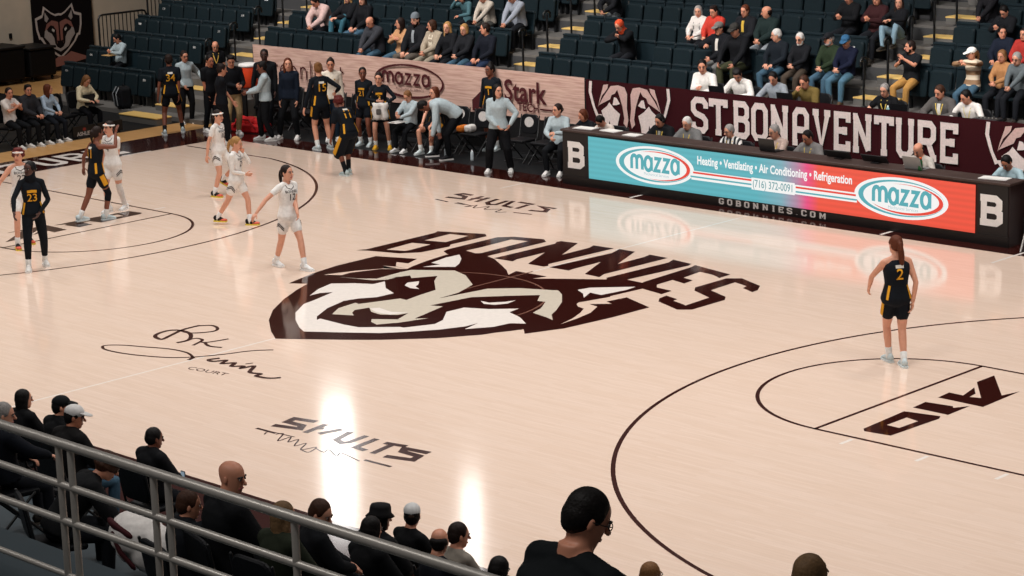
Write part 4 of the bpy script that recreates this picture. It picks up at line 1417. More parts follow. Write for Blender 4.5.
    if hat:
        kind, c1 = hat[0], hat[1]
        hm_ = mat(c1, .8, 'cloth')
        if kind in ('cap', 'backcap'):
            sgn = 1 if kind == 'cap' else -1
            cb = MB()
            cb.ell(rg.hp(0, -.03, .74), (.385 * rg.h, .47 * rg.h, .36 * rg.h), 16, 10, rg.hm)
            cr_ = deferred('cap', cb, hm_, root, None, .012, 2)
            br = MB()
            pts = []
            for i in range(9):
                a = R(-65 + 130 * i / 8)
                pts.append((.34 * math.sin(a), sgn * (.30 + .50 * math.cos(a)), .70 - .10 * math.cos(a)))
            inner = [(.34 * math.sin(R(-65 + 130 * i / 8)), sgn * (.10 + .3 * math.cos(R(-65 + 130 * i / 8))), .72) for i in range(9)]
            vs = [rg.hp(*p) for p in pts] + [rg.hp(*p) for p in inner] + [rg.hp(p[0], p[1], p[2] + .035) for p in pts] + [rg.hp(p[0], p[1], p[2] + .04) for p in inner]
            fs = []
            for i in range(8):
                fs += [(i, i + 1, 9 + i + 1, 9 + i), (18 + i, 27 + i, 27 + i + 1, 18 + i + 1), (i, 18 + i, 18 + i + 1, i + 1)]
            br.add(vs, fs)
            if kind == 'cap' and len(hat) > 3:
                MB().ell(rg.hp(0, -.475, .60), (.13 * rg.h, .035 * rg.h, .085 * rg.h), 12, 8, rg.hm).build('strap_opening', mat('#3a2a22', .8, 'cloth'), cr_, smooth=True)
            br.build('brim', mat(hat[2] if len(hat) > 2 else c1, .8, 'cloth'), cr_, smooth=True, fixn=True)
        elif kind == 'beanie':
            cb = MB()
            cb.ell(rg.hp(0, -.05, .78), (.37 * rg.h, .45 * rg.h, .40 * rg.h), 16, 10, rg.hm)
            cb.tube([rg.hp(.355 * math.cos(a), -.04 + .44 * math.sin(a), .70) for a in [i * math.pi / 8 for i in range(17)]], .045 * rg.h, 8)
            deferred('beanie', cb, mat(c1, .9, 'knit'), root, None, .012, 2)
        elif kind == 'headband':
            cb = MB()
            cb.tube([rg.hp(.355 * math.cos(a), -.035 + .455 * math.sin(a), .70 + .05 * math.sin(a)) for a in [i * math.pi / 10 for i in range(21)]], .062 * rg.h, 8, caps=False)
            cb.build('headband', hm_, root, smooth=True)
        elif kind == 'bucket':
            cb = MB()
            cb.loft([[rg.hp(r_ * math.cos(2 * math.pi * i / 20), -.03 + r_ * 1.15 * math.sin(2 * math.pi * i / 20), z) for i in range(20)] for r_, z in ((.50, .60), (.52, .585), (.40, .72), (.38, .95), (.34, 1.06), (.05, 1.09))])
            cb.build('bucket_hat', hm_, root, smooth=True)
        elif kind == 'hood':                              # hood or head scarf framing the face
            cb = MB()
            cb.ell(rg.hp(0, -.10, .62), (.40 * rg.h, .44 * rg.h, .46 * rg.h), 16, 10, rg.hm)
            cb.ell(rg.hp(0, -.06, .15), (.36 * rg.h, .36 * rg.h, .34 * rg.h), 14, 8, rg.hm)
            cb.tube([rg.hp(0, .02, -.05), rg.neck0], [.36 * rg.h, .44 * rg.h], 14)
            deferred('head_scarf' if len(hat) > 2 else 'hood', cb, mat(c1, .85, 'cloth'), root, None, .013, 2)
        elif kind == 'headphones':
            cb = MB()
            cb.tube([rg.hp(.38 * math.cos(a), -.02, .5 + .56 * math.sin(a)) for a in [i * math.pi / 10 for i in range(11)]], .035 * rg.h, 8)
            for q in (1, -1): cb.ell(rg.hp(q * .38, -.02, .47), (.06 * rg.h, .13 * rg.h, .15 * rg.h), 10, 6, rg.hm)
            cb.build('headphones', M_BLACK, root, smooth=True)
    # ---------------- upper clothing
    top = wear.get('top', ('long', '#222222'))
    kind, tc = top[0], top[1]
    tm = tc if not isinstance(tc, str) else mat(tc, .85, 'cloth')
    loose = {'jersey': .014, 'tee': .016, 'long': .016, 'sweater': .026, 'jacket': .042}[kind]
    tb_ = MB()
    hem = wear.get('hem', -.03 if kind != 'jersey' else .0)
    rg.torso(tb_, hem, .985, loose * k, hemflare=.006 * k)
    sleeve = {'jersey': 0, 'tee': .62, 'long': 2, 'sweater': 2, 'jacket': 2}[kind]
    sleeve = wear.get('sleeve', sleeve)
    for q in (1, -1):
        c, u, r, f = rg.frame(.86)
        if sleeve:
            tb_.tube([c + r * q * .06 * k, rg.sh[q]], [.075 * k * sl, (.056 + loose) * k], 10)
            c2, u2, r2, f2 = rg.frame(.985)
            tb_.tube([c2 + r2 * q * .02 * k, rg.sh[q]], [(.055 * sl + loose) * k, (.052 * sl + loose) * k], 10)
            e = loose * k
            if sleeve <= 1:
                tb_.tube([rg.sh[q], rg.sh[q].lerp(rg.el[q], sleeve)], [.056 * sl * k + e, .050 * sl * k + e * 1.5], 12)
            else:
                rg.limb(tb_, rg.sh[q], rg.el[q], rg.el[q].lerp(rg.wr[q], .95), .054 * sl + loose, .048 * sl + loose, .042 * sl + loose * .9, .040 * sl + loose * .8, .030 * sl + loose * .5)
        else:
            tb_.tube([c + r * q * .05 * k + u * .02 * k, c + r * q * .105 * k + u * .02 * k], [.052 * k, .044 * k], 10)
    if kind in ('tee', 'long', 'sweater'):
        tb_.tube([rg.neck0 - rg.frame(1)[1] * .06 * k, rg.neck0 + rg.frame(1)[1] * .004 * k], [.094 * k * sl, .080 * k * sl], 14)
    if kind == 'jacket' or wear.get('collar'):
        tb_.tube([rg.neck0 - rg.frame(1)[1] * .03 * k, rg.neck0 + rg.frame(1)[1] * .035 * k], [.078 * k * sl, .072 * k * sl], 14)
    nm = {'jersey': 'jersey', 'tee': 'shirt', 'long': 'long_sleeved_shirt', 'sweater': 'sweater', 'jacket': 'jacket'}[kind]
    topo = deferred(nm, tb_, tm, root, None, vox)
    offs = (loose + .005) * k
    if wear.get('under'):                                 # long sleeves worn under a jersey
        ub = MB()
        ul = wear.get('under_len', 2)
        for q in (1, -1):
            c, u, r, f = rg.frame(.86)
            ub.tube([c + r * q * .06 * k, rg.sh[q]], [.074 * k * sl, .066 * k * sl], 10)
            c2, u2, r2, f2 = rg.frame(.985)
            ub.tube([c2 + r2 * q * .02 * k, rg.sh[q]], [.070 * k * sl, .062 * k * sl], 10)
            if ul < 1:
                ub.tube([rg.sh[q], rg.sh[q].lerp(rg.el[q], ul)], [.064 * sl * k, .060 * sl * k], 12)
            else:
                rg.limb(ub, rg.sh[q], rg.el[q], rg.el[q].lerp(rg.wr[q], .93), .062 * sl, .056 * sl, .047 * sl, .046 * sl, .034 * sl)
        ub.tube([rg.neck0 - rg.frame(1)[1] * .10 * k, rg.neck0 + rg.frame(1)[1] * .02 * k], [.09 * k * sl, .064 * k * sl], 12)
        deferred('undershirt', ub, mat(wear['under'], .85, 'cloth'), root, None, vox)

    def patch(name, pts, wdt, colr, side, off=offs, par=None):
        """band on the torso along (t, x) points"""
        mb = MB()
        n = len(pts)
        vs = []
        for i, (t, xx) in enumerate(pts):
            a = pts[max(0, i - 1)]; c_ = pts[min(n - 1, i + 1)]
            dt, dx = (c_[0] - a[0]) * .53, (c_[1] - a[1])
            ln = math.hypot(dt, dx) or 1
            nx, nt_ = dt / ln, -dx / ln
            for sg in (1, -1):
                vs.append(rg.surf(t + sg * nt_ * wdt / 2 / .53, (xx + sg * nx * wdt / 2) * k, side, off))
        mb.add(vs, [(2 * i, 2 * i + 1, 2 * i + 3, 2 * i + 2) for i in range(n - 1)])
        return mb.build(name, mat(colr, .75, 'cloth'), par or topo, smooth=True, fixn=True)

    def letters(s_, t, size, colr, side, name='number', sx=1.0):
        v, f = text_mesh(s_, size * k, sx=sx, bold=.008 * size)
        vs = []
        for (a, c_) in v:
            xx = a * (1 if side < 0 else -1)
            xx = a if side < 0 else -a
            vs.append(rg.surf(t + c_ / (.53 * k), (a if side < 0 else -a) * (1), side, offs + .004))
        MB().add(vs, f).build(name, mat(colr, .75, 'cloth'), topo, fixn=True)
    for it in wear.get('marks', ()):
        if it[0] == 'text': letters(*it[1:])
        else: patch(*it)
    if wear.get('lanyard'):
        lc = wear['lanyard']
        patch('lanyard', [(.96, .075), (.80, .06), (.60, .03), (.46, .0)], .022, lc, 1)
        patch('lanyard', [(.96, -.075), (.80, -.06), (.60, -.03), (.46, .0)], .022, lc, 1)
    if wear.get('open'):                                  # shirt showing in an open jacket
        patch('shirt_front', [(.97, 0), (.80, 0), (.62, 0), (.48, 0)], wear.get('open_w', .07), wear['open'], 1)
    # ---------------- lower clothing
    bk, bc = wear.get('bottom', ('pants', '#20242c'))
    bmat = bc if not isinstance(bc, str) else mat(bc, .85, 'cloth')
    lb = MB()
    fat = rg.fat
    if bk in ('pants', 'leggings', 'wide'):
        e = {'pants': .014, 'leggings': .006, 'wide': .026}[bk]
        rg.torso(lb, -.19, .14, (.010 if bk != 'leggings' else .007) * k)
        fz = .5 + .5 * fat
        for q in (1, -1):
            rg.limb(lb, rg.hj[q], rg.kn[q], rg.kn[q].lerp(rg.an[q], .93 if bk != 'leggings' else .97), .090 * fz + e * .5, .083 * fz + e, .060 + e, .056 + e, (.040 if bk != 'leggings' else .035) + e * 1.15)
        deferred({'pants': 'trousers', 'leggings': 'leggings', 'wide': 'trousers'}[bk], lb, bmat, root, None, vox)
    else:
        e = wear.get('flare', .006)
        rg.torso(lb, -.19, .16, .016 * k)
        fr = wear.get('short_len', .54)
        so = MB
        for q in (1, -1):
            a, c_ = rg.hj[q], rg.hj[q].lerp(rg.kn[q], fr)
            lb.tube([a, a.lerp(c_, .5), c_], [(.092 + e * .4) * k, (.088 + e) * k, (.084 + e * 1.35) * k], 14)
        sho = deferred('shorts', lb, bmat, root, None, vox)
        if wear.get('short_mark'):                        # chevrons near the hem on the outside of each leg
            for q in (1, -1):
                a, c_ = rg.hj[q], rg.hj[q].lerp(rg.kn[q], fr)
                ax = unit(c_ - a)
                fwv = rg.frame(0)[3]; fwv = unit(fwv - ax * fwv.dot(ax)); ov = ax.cross(fwv)
                if ov.dot(rg.frame(0)[2]) * q < 0: ov = -ov
                for dz in (.0, .035):
                    cm = MB(); vs = []
                    for ang, lift in ((-55, .075), (-25, .035), (5, .0), (35, .035), (62, .075)):
                        rr = (.088 + e * 1.38) * k + .006
                        dd = ov * math.cos(R(ang)) + fwv * math.sin(R(ang))
                        for w in (.009, -.009):
                            vs.append(c_ - ax * ((.03 + dz + (.075 - lift)) * k + w * k) + dd * rr)
                    cm.add(vs, [(2 * i, 2 * i + 1, 2 * i + 3, 2 * i + 2) for i in range(4)])
                    cm.build('chevron', mat(wear['short_mark'], .8, 'cloth'), sho, smooth=True, fixn=True)
        if wear.get('short_stripe'):
            for q in (1, -1):
                a, c_ = rg.hj[q], rg.hj[q].lerp(rg.kn[q], fr)
                ax = unit(c_ - a)
                fwv = rg.frame(0)[3]; fwv = unit(fwv - ax * fwv.dot(ax)); ov = ax.cross(fwv)
                if ov.dot(rg.frame(0)[2]) * q < 0: ov = -ov
                cm = MB(); vs = []
                for tt in (.12, .4, .7, .99):
                    rr = (.090 + e * (.5 + .9 * tt)) * k + .006
                    for ang in (-28, -9, 9, 28):
                        vs.append(a.lerp(c_, tt) + (ov * math.cos(R(ang)) + fwv * math.sin(R(ang))) * rr)
                cm.add(vs, [(4 * i + j, 4 * i + j + 1, 4 * i + j + 5, 4 * i + j + 4) for i in range(3) for j in range(3)])
                cm.build('side_stripe', mat(wear['short_stripe'], .8, 'cloth'), sho, smooth=True, fixn=True)
    # ---------------- leg wear
    for q, nm_ in ((1, 'r'), (-1, 'l')):
        lw = wear.get('leg' + nm_)
        if lw:
            mb = MB()
            a = rg.hj[q].lerp(rg.kn[q], lw[1])
            mb.tube([a, rg.hj[q].lerp(rg.kn[q], .85), rg.kn[q], rg.kn[q].lerp(rg.an[q], .3), rg.kn[q].lerp(rg.an[q], lw[2])], [.070 * k, .062 * k, .061 * k, .061 * k, .048 * k], 12)
            deferred('leg_sleeve', mb, mat(lw[0], .85, 'cloth'), root, None, .012, 2)
        if wear.get('socks') and bk in ('shorts', 'leggings'):
            mb = MB()
            a = rg.an[q].lerp(rg.kn[q], wear.get('sock_h', .26))
            mb.tube([a, rg.an[q].lerp(rg.kn[q], .1), rg.an[q] - Vector((0, 0, .02 * k))], [.049 * k, .044 * k, .045 * k], 12)
            mb.build('sock', mat(wear['socks'], .9, 'cloth'), root, smooth=True)
    # ---------------- shoes
    sc = wear.get('shoes', ('#1a1a1c', '#e8e6e2'))
    for q in (1, -1):
        yw, pt = rg.foot[q]
        M = Matrix.Rotation(R(yw), 3, 'Z') @ Matrix.Rotation(R(pt), 3, 'X')
        o_ = rg.an[q]
        P = lambda p: o_ + M @ (Vector(p) * k)
        prof = [(-.085, .026, -.035, .020), (-.07, .037, -.062, .035), (-.02, .040, -.066, .045), (.05, .043, -.068, .020), (.11, .048, -.069, -.012), (.155, .044, -.069, -.026), (.185, .026, -.066, -.040)]
        up_, so_ = MB(), MB()
        rings = []
        for y, w, z0, z1 in prof:
            rings.append([P((w * math.cos(2 * math.pi * i / 14) * (1 if math.sin(2 * math.pi * i / 14) < .3 else .82), y, (z0 + z1) / 2 + (z1 - z0) / 2 * math.sin(2 * math.pi * i / 14))) for i in range(14)])
        up_.loft(rings)
        rings = []
        for y, w, z0, z1 in prof:
            w2 = w + .006
            rings.append([P((xx, y * 1.03, zz)) for xx, zz in ((-w2, -.085), (w2, -.085), (w2, -.060), (-w2, -.060))])
        so_.loft(rings)
        sh = up_.build('shoe', mat(sc[0], .6, 'cloth'), root, smooth=True)
        so_.build('sole', mat(sc[1], .6, 'plain'), sh, fixn=True)
        if len(sc) > 2:
            tp = MB()
            y, w, z0, z1 = .13, .049, -.06, -.012
            tp.loft([[P((w * 1.06 * math.cos(2 * math.pi * i / 14), yy, -.045 + zz * math.sin(2 * math.pi * i / 14))) for i in range(14)] for yy, w, zz in ((.06, .042, .022), (.11, .048, .030), (.16, .042, .024), (.188, .026, .016))])
            tp.build('toe_cap', mat(sc[2], .6, 'cloth'), sh, smooth=True)
    return root, rg



# ================================================================ WHO IS THERE

# ---------------------------------------------------------------- poses
STAND = {}
SIT = dict(seat=1, hip=(0, 0, .545), lean0=-14, lean=8, fl=(-.14, .40, .085, 8), fr=(.14, .40, .085, -8), kl=(-.25, 1, .7), kr=(.25, 1, .7), hl=(-.09, .30, .66), hr=(.09, .30, .66), el=(-1, -.6, -.2), er=(1, -.6, -.2), handl=dict(palm=(0, -.2, -1), curl=30), handr=dict(palm=(0, -.2, -1), curl=30))
SIT_FORWARD = dict(SIT, lean0=8, lean=38, hl=(-.04, .50, .62), hr=(.04, .50, .62), el=(-1, 0, -.1), er=(1, 0, -.1), handl=dict(palm=(1, 0, -.3), curl=40), handr=dict(palm=(-1, 0, -.3), curl=40))
SIT_CLASP = dict(SIT, hl=(-.03, .33, .68), hr=(.03, .33, .68), handl=dict(palm=(1, 0, -.4), curl=45), handr=dict(palm=(-1, 0, -.4), curl=45))
SIT_CROSSED = dict(SIT, hl=(.03, .235, .93), hr=(-.02, .26, .90), el=(-1, .1, -.8), er=(1, .1, -.8), handl=dict(dir=(1, .1, .1), palm=(0, -1, 0), curl=20), handr=dict(dir=(-1, .1, .1), palm=(0, -1, 0), curl=20))
SIT_PHONE = dict(SIT, hl=(-.05, .34, .82), hr=(.05, .34, .82), el=(-1, -.4, -.6), er=(1, -.4, -.6), head=(0, 28, 0), handl=dict(dir=(.3, .7, .5), palm=(.6, -.6, .2), curl=40), handr=dict(dir=(-.3, .7, .5), palm=(-.6, -.6, .2), curl=40))
SIT_CHIN = dict(SIT, lean0=6, lean=30, hr=(.03, .47, 1.02), er=(.8, .2, -.8), hl=(-.06, .45, .70), handr=dict(dir=(-.1, -.1, 1), palm=(-.2, -1, 0), curl=55), head=(0, 8, 4))
SIT_TABLE = dict(SIT, lean0=0, lean=16, hl=(-.16, .40, .80), hr=(.16, .40, .80), el=(-1, -.3, -.5), er=(1, -.3, -.5), handl=dict(dir=(.3, 1, 0), palm=(0, 0, -1), curl=30), handr=dict(dir=(-.3, 1, 0), palm=(0, 0, -1), curl=30))
SIT_CLAP = dict(SIT, hl=(-.05, .34, .98), hr=(.05, .34, .92), el=(-1, -.3, -.8), er=(1, -.3, -.8), handl=dict(dir=(.4, .5, .6), palm=(1, 0, 0), curl=10), handr=dict(dir=(-.4, .5, .4), palm=(-1, 0, 0), curl=10))
SIT_KNEE_UP = dict(SIT, fl=(-.10, .34, .46, 5), fr=(.12, .42, .40, -5), hl=(-.08, .38, .86), hr=(.10, .36, .84), lean=2)


def pose(base, **kw):
    return dict(base, **kw)

CHAIRS = [(-9.894, 9.0, 0, 3.229, 'black padded chair under the short-haired person in light grey sweater seated on', 'chairs of the people at floor level'),
    (-9.269, 9.15, 0, 3.316, 'black padded chair under the long-haired visiting player seated on the bench beside', 'chairs of the people at floor level'),
    (-5.598, 8.9, 0, 3.578, 'black padded chair under the woman in light grey sweater seated on the last', 'chairs of the people at floor level'),
    (-17.368, 4.302, 0, -1.361, 'black padded chair under the boy in white tee with folded arms on the', 'chairs of the people at floor level'),
    (-17.37, 4.784, 0, -1.361, 'black padded chair under the boy in dark grey jacket sitting on the baseline', 'chairs of the people at floor level'),
    (-17.373, 5.284, 0, -1.361, 'black padded chair under the girl in light blue shirt with reddish hair looking', 'chairs of the people at floor level'),
    (-17.771, 6.474, 0, -1.484, 'black padded chair under the blond woman in cream sweater working on a laptop', 'chairs of the people at floor level'),
    (-5.148, 9.25, 0.0, 3.176, 'black padded chair under the brown-haired woman in dark top at the near', 'chairs of the people at floor level'),
    (-4.611, 9.25, 0.0, 3.176, 'black padded chair under the man in cream shirt bowing low over papers on', 'chairs of the people at floor level'),
    (-3.205, 9.25, 0.0, 3.176, 'black padded chair under the dark-haired man in black jacket with headset and', 'chairs of the people at floor level'),
    (-2.553, 9.25, 0.0, 3.176, 'black padded chair under the white-haired man in grey jacket at the scorer', 'chairs of the people at floor level'),
    (-1.565, 9.25, 0.0, 3.176, 'black padded chair under the grey-haired man in black and white striped shirt', 'chairs of the people at floor level'),
    (-0.583, 9.25, 0.0, 3.176, 'black padded chair under the grey-haired man in pinkish shirt with hands raised', 'chairs of the people at floor level'),
    (0.211, 9.25, 0.0, 3.176, 'black padded chair under the man in grey sweater with yellow lanyard at the', 'chairs of the people at floor level'),
    (2.536, 9.25, 0.0, 3.176, 'black padded chair under the balding man in light shirt behind the open laptop', 'chairs of the people at floor level'),
    (4.29, 9.25, 0.0, 3.176, 'black padded chair under the dark-haired person in light blue shirt leaning on', 'chairs of the people at floor level'),
    (-3.506, 10.85, 0.72, 3.176, 'black padded chair under the dark-haired young man in white sweater pointing across', 'chairs of the people at floor level'),
    (-2.608, 10.85, 0.72, 3.176, 'black padded chair under the dark-haired young man in white sweater looking down', 'chairs of the people at floor level'),
    (-1.779, 10.85, 0.72, 3.176, 'black padded chair under the dark-haired man in blue-grey sweater behind a laptop', 'chairs of the people at floor level'),
    (-0.997, 10.85, 0.72, 3.176, 'black padded chair under the man in olive hoodie resting his chin on a', 'chairs of the people at floor level'),
    (0.689, 10.85, 0.72, 3.176, 'black padded chair under the man in black shirt with headset and lanyard in', 'chairs of the people at floor level'),
    (1.871, 10.85, 0.72, 3.176, 'black padded chair under the young man in dark grey cardigan with yellow lanyard', 'chairs of the people at floor level'),
    (2.444, 10.85, 0.72, 3.176, 'black padded chair under the young man in white shirt with pale yellow lanyard', 'chairs of the people at floor level'),
    (3.317, -9.297, 0, 0.14, 'black padded chair under the person with long dark hair and black hoodie in', 'chairs of the people at floor level'),
    (4.036, -9.295, 0, 0.0, 'black padded chair under the man in black cap and black printed jacket in', 'chairs of the people at floor level'),
    (5.575, -10.22, 0.36, 0.0, 'black padded chair under the man in white cap and black jacket behind the', 'chairs of the people at floor level'),
    (7.158, -11.997, 1.15, -0.175, 'black padded chair under the older grey-haired man in dark navy jacket at', 'chairs of the people at floor level'),
    (5.682, -9.297, 0, 0.0, 'black padded chair under the man with shaved head in black jacket on a', 'chairs of the people at floor level'),
    (8.238, -12.218, 0.95, -0.436, 'black padded chair under the curly-haired person in black bending low behind the', 'chairs of the people at floor level'),
    (11.292, -12.691, 1.42, -0.262, 'black padded chair under the bald man in black jacket looking sideways towards the', 'chairs of the people at floor level'),
    (10.884, -12.797, 1.3, -0.175, 'black padded chair under the brown-haired boy in dark jacket holding a phone', 'chairs of the people at floor level'),
    (12.012, -12.797, 1.45, 0.0, 'black padded chair under the woman with long brown hair and olive jacket behind', 'chairs of the people at floor level'),
    (11.344, -11.897, 1.1, -0.436, 'black padded chair under the short-haired youth in black jacket with lowered face', 'chairs of the people at floor level'),
    (9.806, -9.894, 0.1, 0.0, 'black padded chair under the person in black brimmed hat in the courtside row', 'chairs of the people at floor level'),
    (10.93, -10.997, 0.62, 0.0, 'black padded chair under the person with round dark hair in black beside the', 'chairs of the people at floor level'),
    (9.595, -9.297, 0, 0.0, 'black padded chair under the man in white cap seen from behind in black', 'chairs of the people at floor level'),
    (11.217, -10.496, 0.42, 0.0, 'black padded chair under the man with thinning dark hair in dark top behind', 'chairs of the people at floor level'),
    (10.815, -9.897, 0.25, 0.0, 'black padded chair under the brown-haired man in grey top beside the thinning-haired', 'chairs of the people at floor level'),
    (11.592, -10.197, 0.2, 0.0, 'black padded chair under the dark-haired person crouched low in front of the', 'chairs of the people at floor level'),
    (12.399, -9.195, 0, 0.0, 'black padded chair under the person with cropped brown hair and glasses seated courtside', 'chairs of the people at floor level')]
HELD = {'towel': ((-10.278, 8.517, 1.009), 6.982, 'white printed towel held by the player in yellow shoes'), 'phone_ear': ((11.038, -12.639, 2.311), 2.967, 'phone held to the ear of the boy behind the rail'), 'phone_lit': ((5.765, -8.999, 0.646), 0.0, 'lit phone held by the man with shaved head on the courtside chair'), 'clipboard': ((-9.861, 8.62, 0.63), 3.229, 'pale clipboard on the knees of the short-haired bench person'), 'folder': ((-20.864, 9.465, 1.113), 3.142, 'open tan folder held by the man in light grey hoodie')}
OCC.update({(3, 5, 3), (0, 1, 3), (1, 5, 13), (3, 7, 0), (1, 5, 10), (2, 5, 7), (1, 4, 2), (3, 4, 4), (1, 4, 5), (1, 3, 9), (1, 3, 12), (2, 4, 8), (2, 4, 11), (0, 1, 2), (2, 5, 9), (2, 5, 6), (3, 4, 3), (1, 4, 4), (2, 6, 13), (1, 3, 11), (2, 4, 4), (2, 4, 13), (3, 5, 4), (1, 5, 11), (2, 6, 0), (2, 5, 8), (3, 4, 2), (1, 4, 3), (2, 6, 12), (1, 3, 7), (1, 3, 13), (3, 6, 2), (1, 3, 10), (2, 4, 3), (2, 4, 9), (2, 4, 12)})
place_seats()
person((-8.382, -1.484, 0.0), -1.92, 1.725, pose(STAND, fl=(-0.153, -0.192, 0.085, 6, 0), fr=(0.153, 0.192, 0.085, -6, 0), hip=(-0.02, 0.005, 0.881), hr=(0.474, 0.129, 0.953), head=(-35, 0, 0)), dict(sex='f', skin='fair', hair=('red', 'curly'), top=('jersey', '#ece7e2'), bottom=('shorts', '#ece7e2'), short_mark='#2a1a18', socks='#efece8', shoes=('#1c1718', '#e2c648', '#dd6a52'), marks=(('text', 'BONNIES', .78, .058, '#2a1a18', 1, 'team_word'), ('text', '22', .60, .15, '#2a1a18', 1), ('text', '22', .60, .20, '#2a1a18', -1), ('neck_trim', [(.97, .075), (.90, .07), (.84, .0), (.90, -.07), (.97, -.075)], .012, '#2a1a18', 1)), hat=('headband', '#e8e0da')), 'home player in white with a maroon headband, standing behind the player in the head scarf')
person((-6.714, -2.355, 0.0), -2.094, 1.79, pose(STAND, fl=(-0.142, -0.173, 0.085, 6, 0), fr=(0.142, 0.173, 0.085, -6, 0), hip=(-0.003, 0.0, 0.884), hr=(0.31, 0.354, 0.983), hl=(-0.092, 0.162, 0.914), el=(-1, -0.3, -0.1), er=(1, -0.3, -0.1), head=(-38, -6, 0)), dict(sex='f', skin='dark', hair=('black', 'crop'), top=('jersey', '#10151c'), bottom=('leggings', '#0e1218'), short_stripe=None, socks='#e9e9e6', shoes=('#e4e0da', '#efece8'), marks=(('name_band', [(.84, -.055), (.84, .055)], .04, '#d9d4ca', -1), ('text', '23', .64, .21, '#e3a32b', -1), ('text', '23', .50, .17, '#e3a32b', 1), ('team_band', [(.69, -.075), (.705, 0), (.69, .075)], .045, '#e3a32b', 1), ('side_panel', [(.02, .162), (.20, .142), (.36, .122)], .026, '#e3a32b', -1), ('side_panel', [(.02, -.162), (.20, -.142), (.36, -.122)], .026, '#e3a32b', -1), ('side_panel', [(.02, .162), (.20, .142), (.36, .122)], .026, '#e3a32b', 1), ('side_panel', [(.02, -.162), (.20, -.142), (.36, -.122)], .026, '#e3a32b', 1)), under='#0e1218', hat=('hood', '#0d1016', 'scarf')), 'visiting player in black head scarf, long sleeves and leggings, numbered 23')
person((-9.177, 0.513, 0.0), -0.122, 1.728, pose(STAND, fl=(-0.076, -0.223, 0.085, 6, 0), fr=(0.076, 0.223, 0.085, -6, 0), hip=(0.055, 0.103, 0.883), hr=(0.346, 0.395, 1.604), hl=(-0.405, 0.101, 0.916), er=(0.5, -0.3, -1), handr=dict(dir=(0,.3,1), palm=(0,1,0), curl=15), lean=8), dict(sex='f', skin='brown', hair=('dark', 'braids'), top=('jersey', '#10151c'), bottom=('shorts', '#10151c'), short_stripe='#d99a2a', socks='#e9e9e6', shoes=('#c9d6d8', '#dfe6e6'), marks=(('name_band', [(.84, -.055), (.84, .055)], .04, '#d9d4ca', -1), ('text', '11', .64, .21, '#e3a32b', -1), ('text', '11', .50, .17, '#e3a32b', 1), ('team_band', [(.69, -.075), (.705, 0), (.69, .075)], .045, '#e3a32b', 1), ('side_panel', [(.02, .162), (.20, .142), (.36, .122)], .026, '#e3a32b', -1), ('side_panel', [(.02, -.162), (.20, -.142), (.36, -.122)], .026, '#e3a32b', -1), ('side_panel', [(.02, .162), (.20, .142), (.36, .122)], .026, '#e3a32b', 1), ('side_panel', [(.02, -.162), (.20, -.142), (.36, -.122)], .026, '#e3a32b', 1)), legr=('#0e1116', .75, .35)), 'visiting player 11 in black reaching out to the home player in white headband')
person((-9.598, 1.352, 0.0), 3.403, 1.677, pose(STAND, fl=(-0.058, -0.176, 0.085, 6, 0), fr=(0.058, 0.176, 0.085, -6, 0), hip=(0.02, 0.016, 0.896), hl=(0.037, 0.044, 0.875), head=(-10, 0, 0)), dict(sex='f', skin='fair', hair=('dark', 'pony'), top=('jersey', '#ece7e2'), bottom=('shorts', '#ece7e2'), short_mark='#2a1a18', socks='#efece8', shoes=('#efece8', '#f4f2ee'), marks=(('text', 'BONNIES', .78, .058, '#2a1a18', 1, 'team_word'), ('text', '4', .60, .15, '#2a1a18', 1), ('text', '4', .60, .20, '#2a1a18', -1), ('neck_trim', [(.97, .075), (.90, .07), (.84, .0), (.90, -.07), (.97, -.075)], .012, '#2a1a18', 1)), hat=('headband', '#efe9e4'), under='#ece7e2', legl=('#e8e3de', .3, .92), under_len=.55), 'home player in white headband and long white leg sleeve facing visiting player 11')
person((-9.266, 3.456, 0.0), -1.222, 1.63, pose(STAND, fl=(-0.211, -0.029, 0.285, 6, -25), fr=(0.211, 0.029, 0.085, -6, 0), hip=(-0.021, 0.033, 0.891), hr=(0.304, -0.041, 0.848), head=(-5, 0, 0)), dict(sex='f', skin='fair', hair=('dark', 'pony'), top=('jersey', '#ece7e2'), bottom=('shorts', '#ece7e2'), short_mark='#2a1a18', socks='#efece8', shoes=('#1c1718', '#e2c648', '#dd6a52'), marks=(('text', 'BONNIES', .78, .058, '#2a1a18', 1, 'team_word'), ('text', '10', .60, .15, '#2a1a18', 1), ('text', '10', .60, .20, '#2a1a18', -1), ('neck_trim', [(.97, .075), (.90, .07), (.84, .0), (.90, -.07), (.97, -.075)], .012, '#2a1a18', 1)), hat=('headband', '#efe9e4'), under='#ece7e2', under_len=.5), 'home player in white headband jogging behind the blond home player')
person((-6.846, 1.838, 0.0), -1.047, 1.597, pose(STAND, fl=(0.013, 0.344, 0.085, 6, 0), fr=(-0.013, -0.344, 0.085, -6, 0), hip=(-0.037, 0.094, 0.864), hr=(-0.004, 0.306, 0.992), hl=(-0.117, 0.236, 1.398), el=(-0.5, 0.2, -1), er=(0.6, -0.7, -0.5), head=(0, 12, 0)), dict(sex='f', skin='fair', hair=('blond', 'pony'), top=('jersey', '#ece7e2'), bottom=('shorts', '#ece7e2'), short_mark='#2a1a18', socks='#efece8', shoes=('#1c1718', '#e2c648', '#dd6a52'), marks=(('text', 'BONNIES', .78, .058, '#2a1a18', 1, 'team_word'), ('text', '21', .60, .15, '#2a1a18', 1), ('text', '21', .60, .20, '#2a1a18', -1), ('neck_trim', [(.97, .075), (.90, .07), (.84, .0), (.90, -.07), (.97, -.075)], .012, '#2a1a18', 1)), under='#ece7e2'), 'blond home player in white long sleeves walking with a hand at her chin')
